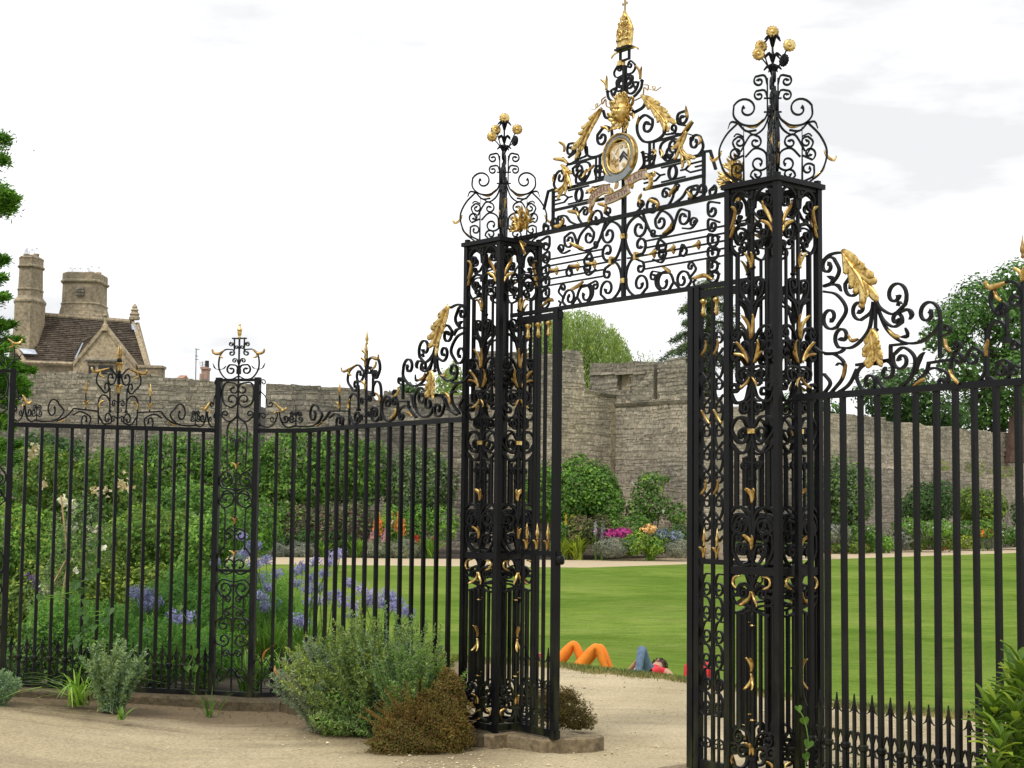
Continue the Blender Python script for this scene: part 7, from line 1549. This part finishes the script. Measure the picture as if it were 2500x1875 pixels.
bindweed('heart-leaved bindweed twining up the middle of the leftmost railing', S1, [(k[0] * KD, k[1] * KD) for k in ((165, 1260), (195, 1245), (182, 1300), (205, 1175), (195, 1205), (205, 1232), (175, 1320), (185, 1335), (160, 1265), (195, 1340), (235, 1320), (225, 1340), (200, 1355), (180, 1360), (170, 1378), (165, 1390), (215, 1385), (175, 1430), (195, 1438), (85, 1290), (150, 1290), (178, 1275))], HEARTD, .040)
bindweed('bright bindweed leaves low on the railing, left of the slim post', S1, [(k[0] * KD, k[1] * KD) for k in ((415 * .9048 + 10, 1312), (410, 1355), (417, 1409), (403, 1443), (420, 1444))], HEART, .042)
bindweed('bindweed with bright heart leaves beside the right gate pier', S3, [(1972, 1728), (1984, 1758), (1990, 1815), (1978, 1846)], HEART, .030, .05)

# ---- plants in front of the railings
def sprigs(name, label, cat, base, n, h, spread, mat, ln, wd, per, group=None, lean=(0, 0), upright=.75, second=None, stem=None, zflat=.0, tipbare=.0):
    """many thin stems clothed with small narrow leaves"""
    base = np.array(base, float); off = base; r = thing(name, label, cat, off, 0, group); a = rng.uniform(0, 6.283, n); rad = np.sqrt(rng.random(n)); K = 9; T = np.linspace(0, 1, K)
    H = h * (1 - .45 * rad ** 2) * rng.uniform(.72, 1.12, n)
    b = base + np.stack([np.cos(a) * rad * spread[0] * .35, np.sin(a) * rad * spread[1] * .35, 0 * a], 1)
    tip = np.stack([np.cos(a) * rad * spread[0] * .8 + lean[0], np.sin(a) * rad * spread[1] * .8 + lean[1]], 1)
    c = b[:, None] + np.concatenate([tip[:, None] * (T ** 1.3)[None, :, None], (H[:, None] * (T * (1 + zflat) - zflat * T ** 2))[..., None]], 2); c[..., :2] += np.cumsum(rng.normal(0, h * .012, (n, K, 2)), 1)
    mb = MB()
    for k in range(n): tube(mb, c[k], [.0030 * (1 - .8 * t) + .0006 for t in T], 3)
    o = mb.obj('stems', stem or mat, r, off); o['kind'] = 'stuff'
    m = n * per; k = rng.integers(0, n, m); t = (rng.random(m) ** .75) * (1 - tipbare) * (K - 1); i = np.minimum(t.astype(int), K - 2); f = (t - i)[:, None]; P = c[k, i] * (1 - f) + c[k, i + 1] * f; ax = c[k, i + 1] - c[k, i]; ax /= np.linalg.norm(ax, axis=1)[:, None] + 1e-9
    d = ax * upright + unit(m); d /= np.linalg.norm(d, axis=1)[:, None]; s = np.cross(d, unit(m)); s /= np.linalg.norm(s, axis=1)[:, None]; l = (ln * rng.uniform(.6, 1.3, m) * (1.15 - .5 * t / (K - 1)))[:, None]; w_ = wd
    v = np.stack([P, P + d * l * .5 + s * w_ / 2, P + d * l, P + d * l * .5 - s * w_ / 2], 1); pick = rng.random(m) < (second[1] if second else 0)
    v0 = v[~pick].reshape(-1, 3); o = put('leaves', v0, np.arange(len(v0)).reshape(-1, 4), mat, r, off); o['kind'] = 'stuff'
    if second: v1 = v[pick].reshape(-1, 3); o = put('leaves', v1, np.arange(len(v1)).reshape(-1, 4), second[0], r, off); o['kind'] = 'stuff'
    return r
bs = lambda x, y: (lambda p: np.array((p[0], p[1], 0.0)))(atz(x * KD, y * KD, 0.0))
def fb(*q): return [(np.array(c) + np.array((0, 0, 0)), r) for c, r in q]
def nb(base, *q): return [((base[0] + a, base[1] + b, c), (rx, ry, rz)) for a, b, c, rx, ry, rz in q]
bd = lambda x, D, z=0.0: (lambda p: np.array((p[0], p[1], z)))(at(x * KD, 1700, D))
B0 = bd(800, 10.95)
sprigs('grey_shrub', 'large feathery grey-green bush in front of the curved railing, left of the heather', 'bush', B0, 210, .80, (.58, .32), G['arte'], .040, .010, 170, second=(G['ylw'], .25), stem=G['artg'], zflat=.25)
bush('grey_shrub', 'leafy green heart of the large feathery bush', 'bush', nb(B0, (-.05, 0, .20, .32, .2, .22), (.16, .05, .26, .26, .2, .22), (-.22, -.02, .13, .22, .18, .15), (.08, -.05, .12, .36, .2, .14)), G['arte'], .036, 2.6, .26, jit=1.2, nmax=50000, base=0.0, shell=.8, rough=.45, second=(G['bright'], .3), twig=False)
sprigs('grey_shrub', 'lavender-tinted left skirt of feathery growth beside the large grey-green bush', 'bush', bd(705, 11.05), 120, .60, (.28, .24), G['artg'], .036, .009, 140, second=(G['lav'], .5), lean=(-.09, -.02), stem=G['lav'], zflat=.2)
sprigs('grey_shrub', 'feathery right part of the grey-green growth against the left gate pier', 'bush', bd(895, 10.5), 110, .78, (.28, .24), G['arte'], .036, .009, 140, second=(G['bright'], .35), stem=G['artg'])
sprigs('grey_shrub', 'stray silvery shoots leaning out of the right side of the large bush', 'bush', bd(850, 10.85), 40, .92, (.34, .2), G['artg'], .034, .008, 110, lean=(.06, -.05), stem=G['artg'])
sprigs('grey_shrub', 'small grey-green bush in front of the leftmost railing', 'bush', bd(240, 11.45, .07), 70, .52, (.26, .18), G['artg'], .040, .0105, 130, second=(G['arte'], .45), stem=G['artg'], zflat=.2)
sprigs('grey_shrub', 'little grey bush at the bottom of the left picture edge', 'bush', bd(-14, 11.2, .12), 50, .30, (.17, .14), G['artg'], .034, .010, 120, stem=G['artg'])
H0 = bd(908, 10.25)
bush('heather', 'rust brown heather mound beside the left gate pier', 'bush', nb(H0, (0, 0, .10, .27, .2, .19), (.13, .05, .22, .18, .17, .17), (-.15, -.02, .06, .17, .17, .11), (.17, .0, .12, .15, .17, .19), (.18, .10, .36, .10, .12, .15), (-.04, -.08, .05, .29, .17, .09), (.04, .05, .25, .10, .10, .11), (-.16, .05, .18, .08, .08, .09)), G['heath'], .016, 3.0, .42, jit=1.5, nmax=80000, base=0.0, shell=.7, rough=.5, second=(G['heat2'], .55), twig=False)
sprigs('heather', 'thin upright shoots over the rust brown heather mound', 'bush', H0, 110, .46, (.36, .2), G['heat2'], .014, .006, 110, second=(G['heath'], .5), upright=.5, zflat=.3, stem=G['heat2'])
H1 = (lambda p: np.array((p[0], p[1], 0.0)))(atz(1222 * KD, 1572 * KD, 0))
bush('heather', 'small heather patch behind the left plinth, beyond the side panel', 'bush', nb(H1, (0, 0, .10, .18, .16, .13), (-.12, .05, .17, .13, .13, .14), (.10, 0, .05, .12, .12, .08), (.02, .03, .2, .07, .07, .08)), G['heath'], .016, 3.2, .42, jit=1.3, nmax=30000, base=0.0, shell=.75, rough=.5, second=(G['heat2'], .6), twig=False)
H2 = np.array([*(S3.xy(np.array([.8]))[0][0] + np.array((.12, .28))), 0.0])
bush('heather', 'low brown and green growth at the foot of the right railing', 'bush', nb(H2, (0, 0, .12, .4, .22, .16), (.4, -.45, .12, .3, .22, .2), (-.3, .3, .1, .25, .2, .15), (.75, -.9, .1, .3, .22, .2)), G['heath'], .018, 2.2, .42, jit=1.3, nmax=40000, base=0.0, shell=.7, rough=.4, second=(G['rose'], .6), twig=False)
p = bd(172, 11.5, .10); blades('grass_tuft', 'tuft of arching iris-like leaves at the foot of the kerb on the left', 'grass tuft', p, 46, .42, .017, 1.1, G['strap'], curve=.75, back=.15)
p = bd(452, 11.85, -.02); blades('grass_tuft', 'small tuft of grass against the kerb below the slim post', 'grass tuft', p, 16, .26, .011, .75, G['bright'], curve=.5, back=.2)
p = bd(262, 11.0, .07); blades('seedling', 'tiny green seedling on the ground by the grey-green bush', 'weed', p, 12, .12, .02, .6, G['strap'])
# dead orange leaves by the slim post
ORL = m_leaf('dead_leaf', (.42, .15, .03), (.55, .28, .10), None, .3)
for (x, y, x2, y2, lb) in ((538, 1635 - 20, 562, 1608, 'dead orange strap leaf arching over the kerb by the slim post'), (686, 1622, 700, 1655, 'pale dead strap leaf on the curved railing near the grey-green bush')):
    k = 1; A = sheet_pt(S2, np.array([S2.px(x if x > 627 else 640, y)]), np.array([.08]))[0]; B = A + np.array((.10 if x < 600 else .06, -.02, .14 if x < 600 else -.12)); mb = MB(); sp = np.array([A, (A + B) / 2 + np.array((-.02, -.03, .02)), B]); cc = catmull(sp, .02); 
    for i in range(1): v = np.concatenate([[c + np.array((.011 * math.sin(j / (len(cc) - 1) * 3.0), 0, .004)), c - np.array((.011 * math.sin(j / (len(cc) - 1) * 3.0), 0, .004))] for j, c in enumerate(cc)]); mb.add(v, [(2 * j, 2 * j + 1, 2 * j + 3, 2 * j + 2) for j in range(len(cc) - 1)])
    tag(mb.obj('dead_leaf', ORL), lb, 'leaf')
# glossy shrub in the bottom right corner
def rosette_shrub(label, base, pts):
    off = np.array(base); r = thing('glossy_shrub', label, 'shrub', off)
    for (x, y, D, s) in pts:
        c = at(x * KD, y * KD, D); mb = MB(); tube(mb, [off, (off + c) / 2 + np.array((0, 0, .06)), c], [.012, .008, .004], 5); mb.obj('stem', BARK, r, off)
        V = []; Fq = []; n = 15
        for k in range(n):
            a = k * 2.4; el = .15 + .95 * k / n; d = np.array((math.cos(a) * math.cos(el), math.sin(a) * math.cos(el), math.sin(el))); d = d + rng.normal(0, .12, 3); d /= np.linalg.norm(d); sd = np.cross(d, (0, 0, 1.0)); sd /= np.linalg.norm(sd) + 1e-9; L_ = s * rng.uniform(.75, 1.15); dn = np.cross(sd, d); o = len(V); p0 = c - (0, 0, .02) + np.array((0, 0, -.05 + .09 * k / n))
            for t, w_, dz in ((0, .12, 0), (.35, .9, .04), (.7, .75, .02), (1, .05, -.10)):
                for q in (-1, 0, 1): V.append(p0 + d * L_ * t + sd * q * w_ * L_ * .16 + dn * (dz * L_ + .05 * L_ * abs(q)))
            Fq += [(o + 3 * i + j, o + 3 * i + j + 1, o + 3 * i + j + 4, o + 3 * i + j + 3) for i in range(3) for j in range(2)]
        o = put('leaf_rosette', np.array(V), np.array(Fq), G['shrub'], r, off)
p = atz(2190 * KD, 1700 * KD, 0.0); D0 = p[1]
rosette_shrub('glossy yellow-green shrub in the bottom right corner against the railing', (p[0], p[1], 0.0), [(x, y, 6.75 + rng.normal(0, .16), .12) for x, y in [(2205, 1440), (2212, 1475), (2185, 1490), (2200, 1510), (2150, 1530), (2170, 1520), (2195, 1545), (2210, 1560), (2135, 1545), (2160, 1560), (2185, 1580), (2205, 1600), (2160, 1600), (2185, 1625), (2205, 1640), (2160, 1640), (2140, 1575), (2215, 1520), (2190, 1460), (2178, 1655), (2215, 1650), (2150, 1665)]])

# ---- fallen leaves along the kerb
n = 260; u = rng.uniform(.4, KS.len - .1, n); o3d = .18 + np.abs(rng.normal(0, .28, n)); P = sheet_pt(KS, np.stack([u, 0 * u], 1), o3d); P[:, 2] = np.interp(P[:, 0], [-4.4, -3.6, -2.2, -1.4, -.6], [.15, .13, -.03, -.02, 0]) * ssm((P[:, 1] - 7.6) / 3.2) + .012
N = unit(n) * .35 + np.array((0, 0, 1.0)); N /= np.linalg.norm(N, axis=1)[:, None]; v, q = leaf_soup(P, N, rng.uniform(.012, .035, n), rng.uniform(.006, .014, n))
link('leaf_litter', npmesh('leaf_litter', v, q, m_leaf('litter', (.10, .06, .03), (.22, .13, .06), (.40, .33, .2), 0, .8)))['kind'] = 'stuff'

# ---- people on the lawn
SKIN = m_plain('skin', (.50, .29, .19), .6, var=.08); 
def person(label, joints, cloth, radii):
    """one continuous body: joints dict name->xyz (world), built as a skinned skeleton"""
    names = list(joints); P = np.array([joints[n] for n in names]); off = P.mean(0); off[2] = min(P[:, 2])
    E = [('pelvis', 'waist'), ('waist', 'chest'), ('chest', 'neck'), ('neck', 'head'), ('head', 'crown')]
    for s in 'lr': E += [('pelvis', s + 'hip'), (s + 'hip', s + 'knee'), (s + 'knee', s + 'ankle'), (s + 'ankle', s + 'toe'), ('chest', s + 'sho'), (s + 'sho', s + 'elb'), (s + 'elb', s + 'wri'), (s + 'wri', s + 'palm')] + [(s + 'palm', s + 'f%d' % i) for i in range(5)]
    for s in 'lr':
        w_ = np.array(joints[s + 'wri']); e = np.array(joints[s + 'elb']); d = (w_ - e) / np.linalg.norm(w_ - e); sd = np.cross(d, (0, 0, 1.0)); sd /= np.linalg.norm(sd) + 1e-9; joints[s + 'palm'] = w_ + d * .07
        for i in range(5): joints[s + 'f%d' % i] = w_ + d * ((.06, .15, .16, .15, .13)[i]) + sd * ((-.07, -.033, -.011, .011, .033)[i]) + np.array((0, 0, -.012))
    names = list(joints); me = bpy.data.meshes.new('person'); idx = {n: i for i, n in enumerate(names)}; me.from_pydata([tuple(np.array(joints[n]) - off) for n in names], [(idx[a], idx[b]) for a, b in E], []); o = bpy.data.objects.new('person', me); COL.objects.link(o); sm = o.modifiers.new('skin', 'SKIN'); sm.branch_smoothing = .4
    lay = me.skin_vertices[0].data if me.skin_vertices else None
    if lay is None:
        bpy.context.view_layer.objects.active = o; o.select_set(True); bpy.ops.mesh.customdata_skin_add() if hasattr(bpy.ops.mesh, 'customdata_skin_add') else None; lay = me.skin_vertices[0].data
    for n in names:
        key = n[1:] if n[0] in 'lr' and n[1:] in radii else n; r_ = radii.get(key, .011 if 'f' in n[1:2] else .05); r_ = r_ if isinstance(r_, tuple) else (r_, r_); lay[idx[n]].radius = r_
    lay[idx['pelvis']].use_root = True
    ss = o.modifiers.new('sub', 'SUBSURF'); ss.levels = 2; ss.render_levels = 2; bpy.context.view_layer.update(); dg = bpy.context.evaluated_depsgraph_get(); m2 = bpy.data.meshes.new_from_object(o.evaluated_get(dg)); bpy.data.objects.remove(o)
    m2.materials.clear(); mats = [SKIN] + [m for m, _ in cloth]
    for m in mats: m2.materials.append(m)
    J = {k: np.array(v) - off for k, v in joints.items()}
    co = np.array([p.center[:] for p in m2.polygons]); best = np.full(len(co), 9e9); mi = np.zeros(len(co), int)
    for a, b in E:
        A, B = J[a], J[b]; d = B - A; t = np.clip(((co - A) @ d) / (d @ d + 1e-9), 0, 1); ds = np.linalg.norm(co - A - t[:, None] * d, axis=1) / .1; m_ = 0
        for k, (_, bones) in enumerate(cloth):
            if (a, b) in bones or b in bones: m_ = k + 1
        u_3 = ds < best; best[u_3] = ds[u_3]; mi[u_3] = m_
    m2.polygons.foreach_set('material_index', mi.astype(np.int32)); m2.polygons.foreach_set('use_smooth', [True] * len(co)); r = bpy.data.objects.new('person', m2); COL.objects.link(r); r.location = off; tag(r, label, 'person', 'people lying on the lawn'); return r, J, off
RAD = {'pelvis': (.15, .11), 'waist': (.135, .10), 'chest': (.155, .11), 'neck': .055, 'head': (.085, .10), 'crown': (.07, .08), 'hip': .095, 'knee': .062, 'ankle': .04, 'toe': .035, 'sho': .06, 'elb': .042, 'wri': .030, 'palm': (.04, .018)}
def lying(px, py, D, head_dir, knee_h=.47, spread=.0, stag=.0, k2=None):
    """lying on the back, knees up; px,py = where the nearer knee shows; head_dir = horizontal unit vector pelvis -> head"""
    K = at(px * KD, py * KD, D); h = np.array((*head_dir, 0.0)); h /= np.linalg.norm(h); s = np.array((-h[1], h[0], 0)); 
    if s[1] > 0: s = -s                                # towards the camera
    z0 = K[2] - knee_h; ped = K + h * .27 - s * .11; ped[2] = z0 + .11; J = {}
    J['pelvis'] = ped; J['waist'] = ped + h * .20; J['chest'] = ped + h * .42 + np.array((0, 0, .01)); J['neck'] = ped + h * .58 + np.array((0, 0, .02)); J['head'] = ped + h * .70 + np.array((0, 0, .05)); J['crown'] = ped + h * .82 + np.array((0, 0, .06))
    for n, sg, dk in (('l', 1, 0.0), ('r', -1, stag)):
        J[n + 'hip'] = ped + s * sg * .10; kn = K + (0 if sg > 0 else 1) * (-s * .18 - s * spread) - h * dk; kn[2] = z0 + knee_h * (1 if sg > 0 else .95); J[n + 'knee'] = kn; an = kn - h * .16; an[2] = z0 + .07; J[n + 'ankle'] = an; J[n + 'toe'] = an - h * .15 + np.array((0, 0, -.03))
        J[n + 'sho'] = J['chest'] + h * .06 + s * sg * .19; el = J[n + 'sho'] - h * .16 + s * sg * .14; el[2] = z0 + .06; J[n + 'elb'] = el; J[n + 'wri'] = (el - h * .10 - s * sg * .16) + np.array((0, 0, .16)) if sg < 0 else el - h * .22 + s * .02
    return J, h, s, z0
def hair(J, off, r, mat, name='hair'):
    c = J['head']; d = J['crown'] - J['head']; d /= np.linalg.norm(d); m = 260; q = unit(m); P = c + d * .035 + q * .108; keep = (q @ d) > -.25; P = P[keep]; v, f = leaf_soup(P, q[keep], .07, .03); put(name, v, f, mat, r, np.zeros(3))
    mb = MB(); lathe(mb, [(.02, -.09), (.085, -.05), (.104, .0), (.09, .06), (.03, .1)], c + d * .03, 10, axis=tuple(d)); mb.obj(name, mat, r, smooth=True)
    f_ = np.array((0, -.25, 1.0)); f_ /= np.linalg.norm(f_)
    for s in (-1, 1):
        sd = np.cross(d, f_); mb = MB(); lathe(mb, [(.012, 0), (.010, .006), (.002, .008)], c + f_ * .095 + sd * s * .032 + d * .01, 6, axis=tuple(f_)); mb.obj('eye', DARK, r)
    mb = MB(); lathe(mb, [(.016, 0), (.010, .022), (.003, .03)], c + f_ * .09 - d * .02, 6, axis=tuple(f_)); mb.obj('nose', SKIN, r, smooth=True); mb = MB(); box(mb, -.022, .022, -.004, .004, -.004, .004); mb.obj('mouth', m_plain('lips', (.40, .16, .13), .5), r, loc=tuple(c + f_ * .098 - d * .052))
ORANGE = m_plain('orange_cloth', (.90, .25, .025), .85, var=.15); PINKC = m_plain('pink_cloth', (.75, .06, .25), .85); JEAN = m_plain('blue_denim', (.13, .19, .29), .9, var=.25, scale=20); REDC = m_plain('red_cloth', (.62, .03, .04), .85); BLKH = m_plain('black_hair', (.014, .011, .01), .6); WHT = m_plain('white_cloth', (.7, .7, .7), .9)
LEGS = ['lhip', 'rhip', 'lknee', 'rknee', 'lankle', 'rankle']; TORSO = ['waist', 'chest', 'neck', 'lsho', 'rsho']
J, h, s, z0 = lying(1240, 1386, 20.6, (-.99, .12)); r, Jl, off = person('person lying in orange trousers and pink top, left of the two, knees drawn up', J, [(ORANGE, LEGS), (PINKC, TORSO)], RAD); hair(Jl, off, r, BLKH)
J, h, s, z0 = lying(1288, 1392, 20.4, (-.98, .16), .47, .0, .04); r, Jl, off = person('second person in orange trousers with dark top, right of the pink one', J, [(ORANGE, LEGS), (m_plain('dark_cloth', (.03, .025, .03), .9), TORSO)], RAD); hair(Jl, off, r, BLKH)
J, h, s, z0 = lying(1386, 1398, 20.2, (.42, .91), .50, -.02, .0); J['rknee'][2] = z0 + .12; J['rankle'] = J['rknee'] - h * .42; J['rankle'][2] = z0 + .06; J['rtoe'] = J['rankle'] + np.array((0, 0, .12)) - h * .06; r, Jl, off = person('person lying in blue jeans with one knee raised, alone right of the pair', J, [(JEAN, LEGS), (REDC, TORSO)], RAD); hair(Jl, off, r, m_plain('brown_hair', (.06, .035, .02), .6))
J, h, s, z0 = lying(1522, 1431, 18.4, (.25, .97), .47); r, Jl, off = person('person in red seen between the bars of the right side panel', J, [(REDC, LEGS + TORSO)], RAD); hair(Jl, off, r, BLKH)

# ---- grass at the lawn edge
def grass_fringe(n, mat, sp, sh, hi):
    x = rng.uniform(-2.5, 7, n); y = lip(x) + rng.normal(0, sp, n) + sh + .12 * np.sin(x * 5) + .08 * np.sin(x * 13); z = gz(x, y); a = rng.uniform(0, 6.28, n); l = rng.uniform(.02, hi, n); d = np.stack([np.cos(a) * .6, np.sin(a) * .6, np.ones(n)], 1) * l[:, None]; s = np.stack([-np.sin(a), np.cos(a), 0 * a], 1) * .005; P = np.stack([x, y, z], 1); v = np.stack([P - s, P + s, P + d * .6 + s * .6, P + d], 1).reshape(-1, 3); o = link('grass', npmesh('grass', v, np.arange(4 * n).reshape(n, 4), mat)); o['kind'] = 'stuff'
grass_fringe(22000, m_leaf('edge_grass', (.09, .13, .02), (.16, .20, .04), (.28, .26, .10)), .30, .30, .06)
grass_fringe(16000, m_leaf('dry_edge_grass', (.24, .20, .09), (.36, .29, .14), (.24, .24, .07)), .16, -.06, .04)
